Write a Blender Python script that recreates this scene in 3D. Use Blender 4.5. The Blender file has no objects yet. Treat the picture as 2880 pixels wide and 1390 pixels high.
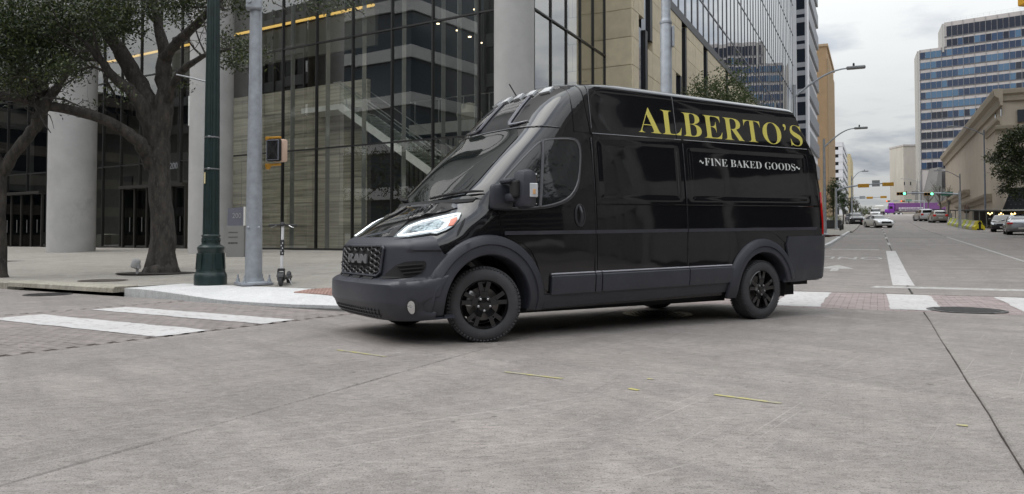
import bpy, bmesh, math, random
from mathutils import Vector, Matrix, noise
random.seed(7)
S = bpy.context.scene
COL = S.collection
R_ = math.radians

# ------------------------------------------------------------------ camera
FPX, PX, PY, PITCH, CAMH = 2185.0, 1440.0, 608.0, 0.028, 1.0251
cd = bpy.data.cameras.new('camera'); cam = bpy.data.objects.new('camera', cd); COL.objects.link(cam)
cam.location = (0, 0, CAMH); cam.rotation_euler = (math.pi/2+PITCH, 0, 0)
cd.sensor_fit = 'HORIZONTAL'; cd.sensor_width = 36.0; cd.lens = FPX/2880*36
cd.shift_x = 0.0; cd.shift_y = -(695-PY)/2880
cd.clip_end = 4000; cd.clip_start = .05
S.camera = cam

# ------------------------------------------------------------------ sky and sun
SUN_EL, SUN_AZ = R_(55), R_(-100)          # azimuth measured from +Y towards +X
W = bpy.data.worlds.new('World'); S.world = W; W.use_nodes = True
nt = W.node_tree; nt.nodes.clear()
def N(t, kind, **kw):
    n = t.nodes.new(kind)
    for k, v in kw.items():
        if k.startswith('i_'): n.inputs[k[2:].replace('_', ' ')].default_value = v
        else: setattr(n, k, v)
    return n
def ramp(t, fac, stops):
    r = t.nodes.new('ShaderNodeValToRGB'); e = r.color_ramp.elements
    while len(e) < len(stops): e.new(.5)
    for k, (p, c) in enumerate(stops):
        e[k].position = p
        e[k].color = (c, c, c, 1) if not isinstance(c, (tuple, list)) else (*c, 1)
    t.links.new(fac, r.inputs[0]); return r.outputs[0]
out = N(nt, 'ShaderNodeOutputWorld'); bg = N(nt, 'ShaderNodeBackground')
sky = N(nt, 'ShaderNodeTexSky'); sky.sky_type = 'NISHITA'; sky.sun_disc = False
sky.sun_elevation = SUN_EL; sky.sun_rotation = SUN_AZ; sky.air_density = 1.0; sky.dust_density = 3.0
bg.inputs['Strength'].default_value = .1
tc = N(nt, 'ShaderNodeTexCoord'); sep = N(nt, 'ShaderNodeSeparateXYZ'); nt.links.new(tc.outputs['Generated'], sep.inputs[0])
# flatten the dome into a cloud layer: direction.xy / (z + .18)
zz = N(nt, 'ShaderNodeMath', operation='MAXIMUM'); nt.links.new(sep.outputs['Z'], zz.inputs[0]); zz.inputs[1].default_value = 0
za = N(nt, 'ShaderNodeMath', operation='ADD'); nt.links.new(zz.outputs[0], za.inputs[0]); za.inputs[1].default_value = .16
dv = N(nt, 'ShaderNodeVectorMath', operation='DIVIDE'); nt.links.new(tc.outputs['Generated'], dv.inputs[0])
cmb = N(nt, 'ShaderNodeCombineXYZ'); cmb.inputs[2].default_value = 1
nt.links.new(za.outputs[0], cmb.inputs[0]); nt.links.new(za.outputs[0], cmb.inputs[1]); nt.links.new(cmb.outputs[0], dv.inputs[1])
n1 = N(nt, 'ShaderNodeTexNoise', i_Scale=1.15, i_Detail=7.0, i_Roughness=.52, i_Distortion=.35); nt.links.new(dv.outputs[0], n1.inputs['Vector'])
n2 = N(nt, 'ShaderNodeTexNoise', i_Scale=3.2, i_Detail=5.0, i_Roughness=.5, i_Distortion=.2); nt.links.new(dv.outputs[0], n2.inputs['Vector'])
mxn = N(nt, 'ShaderNodeMix', data_type='FLOAT'); mxn.inputs[0].default_value = .3
nt.links.new(n1.outputs[0], mxn.inputs[2]); nt.links.new(n2.outputs[0], mxn.inputs[3])
cl = ramp(nt, mxn.outputs[0], [(.38, (3.7, 4.0, 4.6)), (.46, (5.8, 6.15, 6.65)), (.53, (8.4, 8.6, 8.55)), (.59, (8.2, 8.4, 8.4)), (.70, (5.0, 5.35, 6.0))])
mx = N(nt, 'ShaderNodeMix', data_type='RGBA'); mx.inputs[0].default_value = .93
nt.links.new(sky.outputs[0], mx.inputs[6]); nt.links.new(cl, mx.inputs[7])
# overcast skies are about three times as bright overhead as at the horizon
gr_ = N(nt, 'ShaderNodeMath', operation='MULTIPLY_ADD'); gr_.inputs[1].default_value = 2.5; gr_.inputs[2].default_value = .52; nt.links.new(zz.outputs[0], gr_.inputs[0])
sv_ = N(nt, 'ShaderNodeVectorMath', operation='SCALE'); nt.links.new(mx.outputs[2], sv_.inputs[0]); nt.links.new(gr_.outputs[0], sv_.inputs['Scale'])
nt.links.new(sv_.outputs[0], bg.inputs['Color']); nt.links.new(bg.outputs[0], out.inputs[0])
sl = bpy.data.lights.new('sun', 'SUN'); sl.energy = 1.4; sl.angle = R_(60); sl.color = (1, .96, .9)
so = bpy.data.objects.new('sun', sl); COL.objects.link(so)
sd = Vector((math.sin(SUN_AZ)*math.cos(SUN_EL), math.cos(SUN_AZ)*math.cos(SUN_EL), math.sin(SUN_EL)))
so.rotation_euler = sd.to_track_quat('Z', 'Y').to_euler(); so.location = (0, 0, 60)
S.view_settings.view_transform = 'Standard'; S.view_settings.look = 'None'
S.view_settings.exposure = 0.06; S.view_settings.gamma = 1.0; S.view_settings.use_curve_mapping = False
S.cycles.use_denoising = True; S.cycles.max_bounces = 8; S.cycles.transparent_max_bounces = 24
S.cycles.glossy_bounces = 4; S.cycles.diffuse_bounces = 3; S.cycles.caustics_reflective = False; S.cycles.caustics_refractive = False

# ------------------------------------------------------------------ where a picture point meets the place (survey helpers)
CP, SP = math.cos(PITCH), math.sin(PITCH)
CAMP = Vector((0, 0, CAMH))
def ray(u, v):
    a, b = (u-PX)/FPX, (PY-v)/FPX
    return Vector((a, CP-b*SP, SP+b*CP))
def at(u, v, Y):                 # point on that line of sight at distance Y ahead
    d = ray(u, v); return CAMP + d*(Y/d.y)
def gp(u, v, z=0.0):             # point at height z
    d = ray(u, v); return CAMP + d*((z-CAMH)/d.z)
SD = Vector((.4247, .9053, 0)); SN = Vector((.9053, -.4247, 0))     # main street: along, to the right
FD = Vector((-.857, .5153, 0)); FN = Vector((.5153, .857, 0))       # cross street: leftwards along, away towards the glass building
def sstep(a, b, x):
    t = min(1, max(0, (x-a)/(b-a))); return t*t*(3-2*t)
def hill(q):                     # main street climbs to a crest
    if q < 16: return 0.0
    if q < 24: t = q-16; return .027*t*t/16
    z = .027*(q-20)
    if q > 90: z += .011*(min(q, 238)-90)
    if q > 238: z -= (.027)*(q-238)*.95
    return z
def ghz(x, y): return hill(x*SD.x+y*SD.y)
def PQ(p, q, z=None):            # street coordinates -> world
    v = SN*p + SD*q; v.z = hill(q) if z is None else z; return v

# ------------------------------------------------------------------ materials
MATS = {}
def mat(name, col, rough=.6, metal=0., var=.12, vs=3.0, bump=0., bs=40., coat=0., spec=.5, emis=None, es=1., coords='Object', rvar=0., detail=5., stretch=None, spots=None, rnd=0.):
    if name in MATS: return MATS[name]
    m = bpy.data.materials.new(name); m.use_nodes = True; t = m.node_tree; b = t.nodes['Principled BSDF']
    b.inputs['Roughness'].default_value = rough; b.inputs['Metallic'].default_value = metal
    b.inputs['Specular IOR Level'].default_value = spec
    if coat: b.inputs['Coat Weight'].default_value = coat; b.inputs['Coat Roughness'].default_value = .03
    c = N(t, 'ShaderNodeTexCoord'); vec = c.outputs[coords]
    if stretch:
        mp = N(t, 'ShaderNodeMapping'); mp.inputs['Scale'].default_value = stretch; t.links.new(vec, mp.inputs[0]); vec = mp.outputs[0]
    n = N(t, 'ShaderNodeTexNoise', i_Scale=vs, i_Detail=detail, i_Roughness=.6); t.links.new(vec, n.inputs['Vector'])
    lo = tuple(max(0, x*(1-var)) for x in col); hi = tuple(min(1, x*(1+var)) for x in col)
    cc = ramp(t, n.outputs[0], [(.3, lo), (.7, hi)])
    if spots:
        sc, thr, sc_col = spots
        n3 = N(t, 'ShaderNodeTexNoise', i_Scale=sc, i_Detail=6.0, i_Roughness=.65); t.links.new(vec, n3.inputs['Vector'])
        f = ramp(t, n3.outputs[0], [(thr, 0.), (thr+.12, 1.)])
        m2 = N(t, 'ShaderNodeMix', data_type='RGBA'); t.links.new(f, m2.inputs[0]); t.links.new(cc, m2.inputs[6]); m2.inputs[7].default_value = (*sc_col, 1); cc = m2.outputs[2]
    if rnd:
        oi = N(t, 'ShaderNodeObjectInfo'); mr = N(t, 'ShaderNodeMapRange'); mr.inputs[3].default_value = 1-rnd; mr.inputs[4].default_value = 1+rnd
        t.links.new(oi.outputs['Random'], mr.inputs[0]); m3 = N(t, 'ShaderNodeVectorMath', operation='SCALE'); t.links.new(cc, m3.inputs[0]); t.links.new(mr.outputs[0], m3.inputs['Scale']); cc = m3.outputs[0]
    t.links.new(cc, b.inputs['Base Color'])
    if rvar:
        mr = N(t, 'ShaderNodeMapRange'); mr.inputs[3].default_value = max(0, rough-rvar); mr.inputs[4].default_value = min(1, rough+rvar)
        t.links.new(n.outputs[0], mr.inputs[0]); t.links.new(mr.outputs[0], b.inputs['Roughness'])
    if bump:
        n4 = N(t, 'ShaderNodeTexNoise', i_Scale=bs, i_Detail=4.0); t.links.new(vec, n4.inputs['Vector'])
        bu = N(t, 'ShaderNodeBump'); bu.inputs['Strength'].default_value = min(1, bump); bu.inputs['Distance'].default_value = .02
        t.links.new(n4.outputs[0], bu.inputs['Height']); t.links.new(bu.outputs[0], b.inputs['Normal'])
    if emis: b.inputs['Emission Color'].default_value = (*emis, 1); b.inputs['Emission Strength'].default_value = es
    MATS[name] = m; return m
def glass(name, tint=(.6, .65, .63), refl=.2, wav=0., rough=0., graze=.6, refl_col=(1, 1, 1), wscale=.35):
    """window pane: see-through sheet with a mirror-like coat that grows at grazing angles"""
    if name in MATS: return MATS[name]
    m = bpy.data.materials.new(name); m.use_nodes = True; t = m.node_tree; t.nodes.clear()
    o = N(t, 'ShaderNodeOutputMaterial'); tr = N(t, 'ShaderNodeBsdfTransparent'); tr.inputs[0].default_value = (*tint, 1)
    gl = N(t, 'ShaderNodeBsdfGlossy'); gl.inputs['Roughness'].default_value = rough; gl.inputs[0].default_value = (*refl_col, 1)
    lw = N(t, 'ShaderNodeLayerWeight'); lw.inputs[0].default_value = .25
    mr = N(t, 'ShaderNodeMapRange'); mr.inputs[3].default_value = refl; mr.inputs[4].default_value = max(refl, graze)
    t.links.new(lw.outputs['Facing'], mr.inputs[0])
    p = N(t, 'ShaderNodeMath', operation='POWER'); p.inputs[1].default_value = 3
    t.links.new(lw.outputs['Facing'], p.inputs[0]); t.links.new(p.outputs[0], mr.inputs[0])
    mixn = N(t, 'ShaderNodeMixShader'); t.links.new(mr.outputs[0], mixn.inputs[0]); t.links.new(tr.outputs[0], mixn.inputs[1]); t.links.new(gl.outputs[0], mixn.inputs[2])
    if wav:
        c = N(t, 'ShaderNodeTexCoord'); n = N(t, 'ShaderNodeTexNoise', i_Scale=wscale, i_Detail=1.0); t.links.new(c.outputs['Object'], n.inputs['Vector'])
        bu = N(t, 'ShaderNodeBump'); bu.inputs['Strength'].default_value = 1; bu.inputs['Distance'].default_value = wav
        t.links.new(n.outputs[0], bu.inputs['Height']); t.links.new(bu.outputs[0], gl.inputs['Normal'])
    t.links.new(mixn.outputs[0], o.inputs[0]); MATS[name] = m; return m

# ------------------------------------------------------------------ mesh builder
class MB:
    def __init__(s): s.v, s.f = [], []
    def add(s, vs, fs):
        o = len(s.v); s.v += [Vector(a) for a in vs]; s.f += [tuple(o+i for i in f) for f in fs]; return s
    def quad(s, a, b, c, d): return s.add([a, b, c, d], [(0, 1, 2, 3)])
    def box(s, c, d, rz=0., rx=0., ry=0., bev=0.):
        c = Vector(c); x, y, z = d[0]/2, d[1]/2, d[2]/2
        M = Matrix.Rotation(rz, 3, 'Z') @ Matrix.Rotation(ry, 3, 'Y') @ Matrix.Rotation(rx, 3, 'X')
        if bev <= 0:
            P = [(-x, -y, -z), (x, -y, -z), (x, y, -z), (-x, y, -z), (-x, -y, z), (x, -y, z), (x, y, z), (-x, y, z)]
            s.add([c+M@Vector(p) for p in P], [(0, 3, 2, 1), (4, 5, 6, 7), (0, 1, 5, 4), (1, 2, 6, 5), (2, 3, 7, 6), (3, 0, 4, 7)])
        else:
            bm = bmesh.new(); bmesh.ops.create_cube(bm, size=1)
            for v in bm.verts: v.co = Vector((v.co.x*d[0], v.co.y*d[1], v.co.z*d[2]))
            bmesh.ops.bevel(bm, geom=bm.edges[:], offset=min(bev, .49*min(d)), segments=2, profile=.5, affect='EDGES')
            bm.verts.index_update(); s.add([c+M@v.co for v in bm.verts], [tuple(v.index for v in f.verts) for f in bm.faces]); bm.free()
        return s
    def beam(s, a, b, w, h, up=(0, 0, 1)):
        a, b, up = Vector(a), Vector(b), Vector(up); d = (b-a).normalized(); r = d.cross(up).normalized(); u = r.cross(d)
        P = []
        for p in (a, b): P += [p-r*w/2-u*h/2, p+r*w/2-u*h/2, p+r*w/2+u*h/2, p-r*w/2+u*h/2]
        return s.add(P, [(0, 3, 2, 1), (4, 5, 6, 7), (0, 1, 5, 4), (1, 2, 6, 5), (2, 3, 7, 6), (3, 0, 4, 7)])
    def tube(s, pts, r, n=8, cap=True, closed=False):
        pts = [Vector(p) for p in pts]; m = len(pts); rr = r if isinstance(r, (list, tuple)) else [r]*m
        o = len(s.v); prev = None
        for k, p in enumerate(pts):
            if closed: d = pts[(k+1) % m]-pts[k-1]
            else: d = pts[min(k+1, m-1)]-pts[max(k-1, 0)]
            d = d.normalized() if d.length > 1e-9 else Vector((0, 0, 1))
            if prev is None: x = d.orthogonal().normalized()
            else:
                x = prev-d*prev.dot(d); x = x.normalized() if x.length > 1e-6 else d.orthogonal().normalized()
            prev = x; y = d.cross(x)
            for i in range(n):
                a = 2*math.pi*i/n; s.v.append(p+(x*math.cos(a)+y*math.sin(a))*rr[k])
        for k in range(m if closed else m-1):
            for i in range(n):
                j = (i+1) % n; k2 = (k+1) % m
                s.f.append((o+k*n+i, o+k*n+j, o+k2*n+j, o+k2*n+i))
        if cap and not closed:
            s.f.append(tuple(o+i for i in reversed(range(n)))); s.f.append(tuple(o+(m-1)*n+i for i in range(n)))
        return s
    def lathe(s, prof, n=24, M=None, closed=False):      # prof: (radius, height) about local Z
        o = len(s.v); M = M or Matrix()
        for r, h in prof:
            for i in range(n):
                a = 2*math.pi*i/n; s.v.append(M @ Vector((r*math.cos(a), r*math.sin(a), h)))
        m = len(prof)
        for k in range(m if closed else m-1):
            for i in range(n):
                j = (i+1) % n; k2 = (k+1) % m; s.f.append((o+k*n+i, o+k*n+j, o+k2*n+j, o+k2*n+i))
        if not closed:
            if prof[0][0] > 1e-6: s.f.append(tuple(o+i for i in reversed(range(n))))
            if prof[-1][0] > 1e-6: s.f.append(tuple(o+(m-1)*n+i for i in range(n)))
        return s
    def prism(s, poly, z0, z1, M=None):                   # poly in local XY, extruded along Z
        M = M or Matrix(); n = len(poly)
        P = [M @ Vector((x, y, z0)) for x, y in poly]+[M @ Vector((x, y, z1)) for x, y in poly]
        F = [tuple(reversed(range(n))), tuple(range(n, 2*n))]+[(i, (i+1) % n, n+(i+1) % n, n+i) for i in range(n)]
        return s.add(P, F)
    def shift(s, d):
        d = Vector(d); s.v = [v+d for v in s.v]; return s
    def xf(s, M): s.v = [M @ v for v in s.v]; return s
    def build(s, name, m, parent=None, smooth=None, loc=None, fix=True):
        me = bpy.data.meshes.new(name); me.from_pydata([tuple(v) for v in s.v], [], s.f)
        if fix or smooth is not None:
            bm = bmesh.new(); bm.from_mesh(me)
            if fix and len(s.f) < 60000: bmesh.ops.remove_doubles(bm, verts=bm.verts, dist=1e-5); bmesh.ops.recalc_face_normals(bm, faces=bm.faces)
            if smooth is not None:
                for f in bm.faces: f.smooth = True
                for e in bm.edges:
                    if len(e.link_faces) == 2 and e.calc_face_angle(0) > smooth: e.smooth = False
            bm.to_mesh(me); bm.free()
        me.materials.append(m)
        o = bpy.data.objects.new(name, me); COL.objects.link(o)
        if parent: o.parent = parent
        if loc is not None: o.location = loc
        return o
SM = R_(35)
def tag(o, label=None, cat=None, group=None, kind=None):
    if label: o['label'] = label
    if cat: o['category'] = cat
    if group: o['group'] = group
    if kind: o['kind'] = kind
    return o
def thing(name, label, cat, loc=(0, 0, 0), rz=0., group=None):
    o = bpy.data.objects.new(name, None); COL.objects.link(o); o.location = loc; o.rotation_euler = (0, 0, rz)
    o.empty_display_size = .2
    return tag(o, label, cat, group)
def setting(name, mb, m, **k):
    o = mb.build(name, m, **k); o['kind'] = 'structure'; return o
def dup(o, parent=None, loc=None, rz=None, label=None):
    c = o.copy(); COL.objects.link(c); c.parent = parent
    if loc is not None: c.location = loc
    if rz is not None: c.rotation_euler = (0, 0, rz)
    if label: c['label'] = label
    for ch in o.children: dup(ch, c)
    return c
def inst(o, parent, loc, rot=None, scale=None):      # another piece sharing the mesh
    c = bpy.data.objects.new(o.name.split('.')[0], o.data); COL.objects.link(c); c.parent = parent; c.location = loc
    if rot is not None: c.rotation_euler = rot
    if scale is not None: c.scale = scale
    return c
def text_mesh(body, size, extrude=0., offset=0., sx=1., align='LEFT'):
    cu = bpy.data.curves.new('text', 'FONT'); cu.body = body; cu.size = size; cu.extrude = extrude; cu.offset = offset; cu.align_x = align
    cu.resolution_u = 4
    o = bpy.data.objects.new('text', cu); COL.objects.link(o)
    dg = bpy.context.evaluated_depsgraph_get(); dg.update()
    me = bpy.data.meshes.new_from_object(o.evaluated_get(dg))
    mb = MB(); mb.add([(v.co.x*sx, v.co.y, v.co.z) for v in me.vertices], [tuple(p.vertices) for p in me.polygons])
    bpy.data.objects.remove(o); bpy.data.meshes.remove(me); bpy.data.curves.remove(cu)
    return mb
# ------------------------------------------------------------------ ground
def concrete(name, base, dark, warm, streak=True, tone=.06):
    if name in MATS: return MATS[name]
    m = bpy.data.materials.new(name); m.use_nodes = True; t = m.node_tree; b = t.nodes['Principled BSDF']
    c = N(t, 'ShaderNodeTexCoord'); O = c.outputs['Object']
    def nz(sc, det=6., ro=.6, vec=O, dist=0.):
        n = N(t, 'ShaderNodeTexNoise', i_Scale=sc, i_Detail=det, i_Roughness=ro, i_Distortion=dist); t.links.new(vec, n.inputs['Vector']); return n.outputs[0]
    def mixc(f, a, bb, kind='MIX'):
        x = N(t, 'ShaderNodeMix', data_type='RGBA', blend_type=kind)
        if isinstance(f, float): x.inputs[0].default_value = f
        else: t.links.new(f, x.inputs[0])
        for k, s in ((6, a), (7, bb)):
            if isinstance(s, tuple): x.inputs[k].default_value = (*s, 1)
            else: t.links.new(s, x.inputs[k])
        return x.outputs[2]
    # broad blotches, smaller mottling, stains, pale salt and grit
    c1 = mixc(ramp(t, nz(.22, 5.), [(.36, 0.), (.66, 1.)]), base, warm)
    c1 = mixc(ramp(t, nz(1.3, 8., .68, dist=.6), [(.40, 0.), (.72, .9)]), c1, dark)
    c1 = mixc(ramp(t, nz(.55, 9., .72, dist=1.0), [(.55, 0.), (.72, .4)]), c1, tuple(x*1.35 for x in base))
    if streak:                                                   # tyre-polished streaks along both streets
        for ang, sc in ((math.atan2(SD.y, SD.x), (.10, 2.2, 1)), (math.atan2(FD.y, FD.x), (.12, 1.7, 1)), (2.2, (.2, 5., 1))):
            mp = N(t, 'ShaderNodeMapping'); mp.vector_type = 'TEXTURE'; mp.inputs['Rotation'].default_value = (0, 0, ang)
            t.links.new(O, mp.inputs[0]); m2 = N(t, 'ShaderNodeMapping'); m2.inputs['Scale'].default_value = sc; t.links.new(mp.outputs[0], m2.inputs[0])
            c1 = mixc(ramp(t, nz(1., 5., .6, m2.outputs[0], .25), [(.48, 0.), (.74, .7)]), c1, tuple(x*.62 for x in base))
    mpx = N(t, 'ShaderNodeMapping'); mpx.inputs['Scale'].default_value = (9., 24., 1.); mpx.inputs['Rotation'].default_value = (0, 0, .15); t.links.new(O, mpx.inputs[0])
    c1 = mixc(ramp(t, nz(1., 6., .7, mpx.outputs[0], .4), [(.48, 0.), (.66, .8)]), c1, tuple(x*.88 for x in dark))
    c1 = mixc(ramp(t, nz(16., 5., .7), [(.52, 0.), (.70, .55)]), c1, tuple(min(.7, x*1.28) for x in base))
    g = nz(85., 3., .7)
    c1 = mixc(ramp(t, g, [(.34, 1.), (.46, 0.)]), c1, tuple(x*.5 for x in dark))
    c1 = mixc(ramp(t, nz(140., 2., .6), [(.6, 0.), (.7, .6)]), c1, tuple(min(.8, x*1.7) for x in base))
    c1 = mixc(ramp(t, nz(7., 3., .5), [(.72, 0.), (.76, .8)]), c1, tuple(x*.45 for x in dark))   # gum and oil spots
    # scuffs: long thin scratches in several directions
    if streak:
        for ang, sx, sy, amt, bright in ((.3, .5, 55., .35, 1.5), (.95, .35, 48., .35, 1.45), (1.15, .3, 40., .4, .55), (2.5, .4, 60., .3, .6), (.62, .25, 34., .35, 1.4)):
            mp = N(t, 'ShaderNodeMapping'); mp.vector_type = 'TEXTURE'; mp.inputs['Rotation'].default_value = (0, 0, ang); t.links.new(O, mp.inputs[0])
            m2 = N(t, 'ShaderNodeMapping'); m2.inputs['Scale'].default_value = (sx, sy, 1); t.links.new(mp.outputs[0], m2.inputs[0])
            c1 = mixc(ramp(t, nz(1., 2., .5, m2.outputs[0], .1), [(.66, 0.), (.72, amt)]), c1, tuple(min(.8, x*bright) for x in base))
    oi = N(t, 'ShaderNodeObjectInfo'); mr = N(t, 'ShaderNodeMapRange'); mr.inputs[3].default_value = 1-tone; mr.inputs[4].default_value = 1+tone
    t.links.new(oi.outputs['Random'], mr.inputs[0]); sc_ = N(t, 'ShaderNodeVectorMath', operation='SCALE'); t.links.new(c1, sc_.inputs[0]); t.links.new(mr.outputs[0], sc_.inputs['Scale'])
    t.links.new(sc_.outputs[0], b.inputs['Base Color'])
    rr = N(t, 'ShaderNodeMapRange'); rr.inputs[3].default_value = .62; rr.inputs[4].default_value = .9; t.links.new(nz(2.5), rr.inputs[0]); t.links.new(rr.outputs[0], b.inputs['Roughness'])
    bu = N(t, 'ShaderNodeBump'); bu.inputs['Strength'].default_value = .55; bu.inputs['Distance'].default_value = .006; t.links.new(g, bu.inputs['Height'])
    t.links.new(bu.outputs[0], b.inputs['Normal']); b.inputs['Specular IOR Level'].default_value = .35
    MATS[name] = m; return m
M_ROAD = concrete('street_concrete', (.305, .280, .264), (.178, .161, .149), (.335, .301, .276))
M_PAVE = concrete('pavement_concrete', (.33, .31, .28), (.22, .205, .185), (.36, .335, .295), streak=False)
M_KERB = concrete('old_kerb_concrete', (.36, .345, .30), (.2, .18, .14), (.4, .37, .31), streak=False)
M_APRON = concrete('new_ramp_concrete', (.62, .62, .62), (.52, .52, .52), (.64, .64, .63), streak=False)
M_JOINT = mat('joint_filler', (.045, .043, .04), .9, bump=.3)
def brickmat(name, col, rnd=.11):
    return mat(name, col, .85, var=.22, vs=4., bump=.4, bs=90., rnd=rnd, spots=(1.1, .55, tuple(x*.75+.06 for x in col)))
M_BRICK_L = brickmat('brown_paver', (.235, .207, .195)); M_BRICK_R = brickmat('red_paver', (.32, .268, .258))
def paint(name, col, under, thr=.52, fine=9.):
    if name in MATS: return MATS[name]
    m = mat(name, col, .7, var=.07, vs=1.5, bump=.2, bs=60., spots=(fine, thr, under)); return m
M_WHITE = paint('worn_white_paint', (.53, .52, .515), (.34, .305, .29), .53)
M_FADED = paint('faded_white_paint', (.50, .49, .48), (.32, .31, .29), .44)
M_YEL = paint('utility_yellow_paint', (.46, .42, .14), (.34, .315, .24), .42)

def clip(poly, n, d):            # keep points with n.p <= d
    o = []
    for i in range(len(poly)):
        a, b = poly[i], poly[(i+1) % len(poly)]; da, db = n[0]*a[0]+n[1]*a[1]-d, n[0]*b[0]+n[1]*b[1]-d
        if da <= 0: o.append(a)
        if (da < 0 < db) or (db < 0 < da):
            t = da/(da-db); o.append((a[0]+(b[0]-a[0])*t, a[1]+(b[1]-a[1])*t))
    return o
def sheet(poly, zf, step=2.0, thick=0.):
    bm = bmesh.new(); f = bm.faces.new([bm.verts.new((x, y, 0)) for x, y in poly])
    xs = [p[0] for p in poly]; ys = [p[1] for p in poly]
    for ax, lo, hi in ((0, min(xs), max(xs)), (1, min(ys), max(ys))):
        k = lo+step
        while k < hi:
            co = (k, 0, 0) if ax == 0 else (0, k, 0); no = (1, 0, 0) if ax == 0 else (0, 1, 0)
            bmesh.ops.bisect_plane(bm, geom=bm.verts[:]+bm.edges[:]+bm.faces[:], plane_co=co, plane_no=no); k += step
    for v in bm.verts: v.co.z = zf(v.co.x, v.co.y)
    if thick:
        r = bmesh.ops.extrude_face_region(bm, geom=bm.faces[:]); 
        for v in [e for e in r['geom'] if isinstance(e, bmesh.types.BMVert)]: v.co.z -= thick
    bm.verts.index_update(); mb = MB(); mb.add([v.co.copy() for v in bm.verts], [tuple(v.index for v in f.verts) for f in bm.faces]); bm.free()
    return mb
def dir2(v): return (v.x, v.y)
def fdn(fd, fn): v = FD*fd+FN*fn; return (v.x, v.y)
def pq2(p, q): v = SN*p+SD*q; return (v.x, v.y)

# the ground sheet: city ground to the horizon, following the hill
mb = MB(); qs = [-700, -300, -60, 0, 16, 18, 20, 22, 24, 60, 90, 130, 200, 238, 300, 420, 900, 2600]; ps = [-1500, -300, -60, -20, 0, 20, 60, 300, 1500]
for q in qs:
    for p in ps: mb.v.append(PQ(p, q, hill(q)-.05 if q < 400 else hill(238)-6))
for i in range(len(qs)-1):
    for j in range(len(ps)-1): a = i*len(ps)+j; mb.f.append((a, a+1, a+len(ps)+1, a+len(ps)))
setting('ground', mb, mat('city_ground', (.22, .21, .195), .9, var=.2, vs=.05, bump=.2))
road = setting('road', sheet([pq2(-9, -12), pq2(60, -12), pq2(60, 17), pq2(16, 17), pq2(16, 240), pq2(-4, 240), pq2(-4, 17), fdn(60, 8), fdn(60, -30), fdn(20, -30)], lambda x, y: ghz(x, y)-.034, 6.), M_JOINT)
GAP = .011
def slab(poly, zf=ghz, mtl=None, th=.03):
    if len(poly) < 3: return
    fine = []
    for i in range(len(poly)):                                  # joints wander and vary in width
        a, b = poly[i], poly[(i+1) % len(poly)]; L = math.hypot(b[0]-a[0], b[1]-a[1]); k = max(1, int(L/.28)) if math.hypot(*a) < 16 else max(1, int(L/1.2))
        nx, ny = -(b[1]-a[1])/max(L, 1e-6), (b[0]-a[0])/max(L, 1e-6)
        for j in range(k):
            t = j/k; x, y = a[0]+(b[0]-a[0])*t, a[1]+(b[1]-a[1])*t
            if j:
                m1 = noise.noise(Vector((x*.7, y*.7, 1.)))*.007; vx = abs(SN.x*nx+SN.y*ny) > .7
                dx, dy = (SN.x*m1, SN.y*m1) if vx else (SD.x*m1, SD.y*m1); m2 = noise.noise(Vector((x*5, y*5, nx*3)))*.006
                x += dx+nx*m2; y += dy+ny*m2
            fine.append((x, y))
    poly = fine; n = len(poly); mb = MB()
    cx = sum(p[0] for p in poly)/n; cy = sum(p[1] for p in poly)/n
    if sum((poly[i][0]*poly[(i+1) % n][1]-poly[(i+1) % n][0]*poly[i][1]) for i in range(n)) < 0: poly = poly[::-1]
    ins = []
    for x, y in poly:
        l = math.hypot(x-cx, y-cy); k = max(0, 1-.012/l) if l else 1; ins.append((cx+(x-cx)*k, cy+(y-cy)*k))
    a = [(x, y, zf(x, y)) for x, y in ins]; b = [(x, y, zf(x, y)-.006) for x, y in poly]; c = [(x, y, zf(x, y)-th) for x, y in poly]
    mb.add(a+b+c, [tuple(range(n))]+[(n+i, n+(i+1) % n, (i+1) % n, i) for i in range(n)]+[(2*n+i, 2*n+(i+1) % n, n+(i+1) % n, n+i) for i in range(n)])
    return mb.build('slab', mtl or M_ROAD, road, fix=False)
PJ = [.58+3.88*k for k in range(-8, 9)]; QJ = [-12.1, -6.1, -.1, 5.87, 12.22]
BL0, BL1 = 7.25, 11.15           # brown brick crossing, across the side street
for i in range(len(PJ)-1):
    for j in range(len(QJ)-1):
        g = GAP/2; poly = [pq2(PJ[i]+g, QJ[j]+g), pq2(PJ[i+1]-g, QJ[j]+g), pq2(PJ[i+1]-g, QJ[j+1]-g), pq2(PJ[i]+g, QJ[j+1]-g)]
        poly = clip(poly, dir2(FN), 8.16) if PJ[i] < -11 else poly
        if len(poly) < 3: continue
        slab(clip(poly, dir2(FD), BL0-.01)); slab(clip(poly, dir2(-FD), -BL1-.01))
# main street beyond the red brick crossing: lanes of concrete slabs up the hill
BQ0, BQ1 = 12.26, 15.95
LJ = [-4.1, -2.3, .58, 4.3, 8.0, 11.2]; q = BQ1+.05
while q < 122:
    L = 4.6
    for i in range(len(LJ)-1):
        g = .02; slab([pq2(LJ[i]+g, q+g), pq2(LJ[i+1]-g, q+g), pq2(LJ[i+1]-g, q+L-g), pq2(LJ[i]+g, q+L-g)])
    q += L
setting('carriageway', sheet([pq2(-4.1, q), pq2(16, q), pq2(16, 240), pq2(-4.1, 240)], lambda x, y: ghz(x, y), 6.), M_ROAD)
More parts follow.
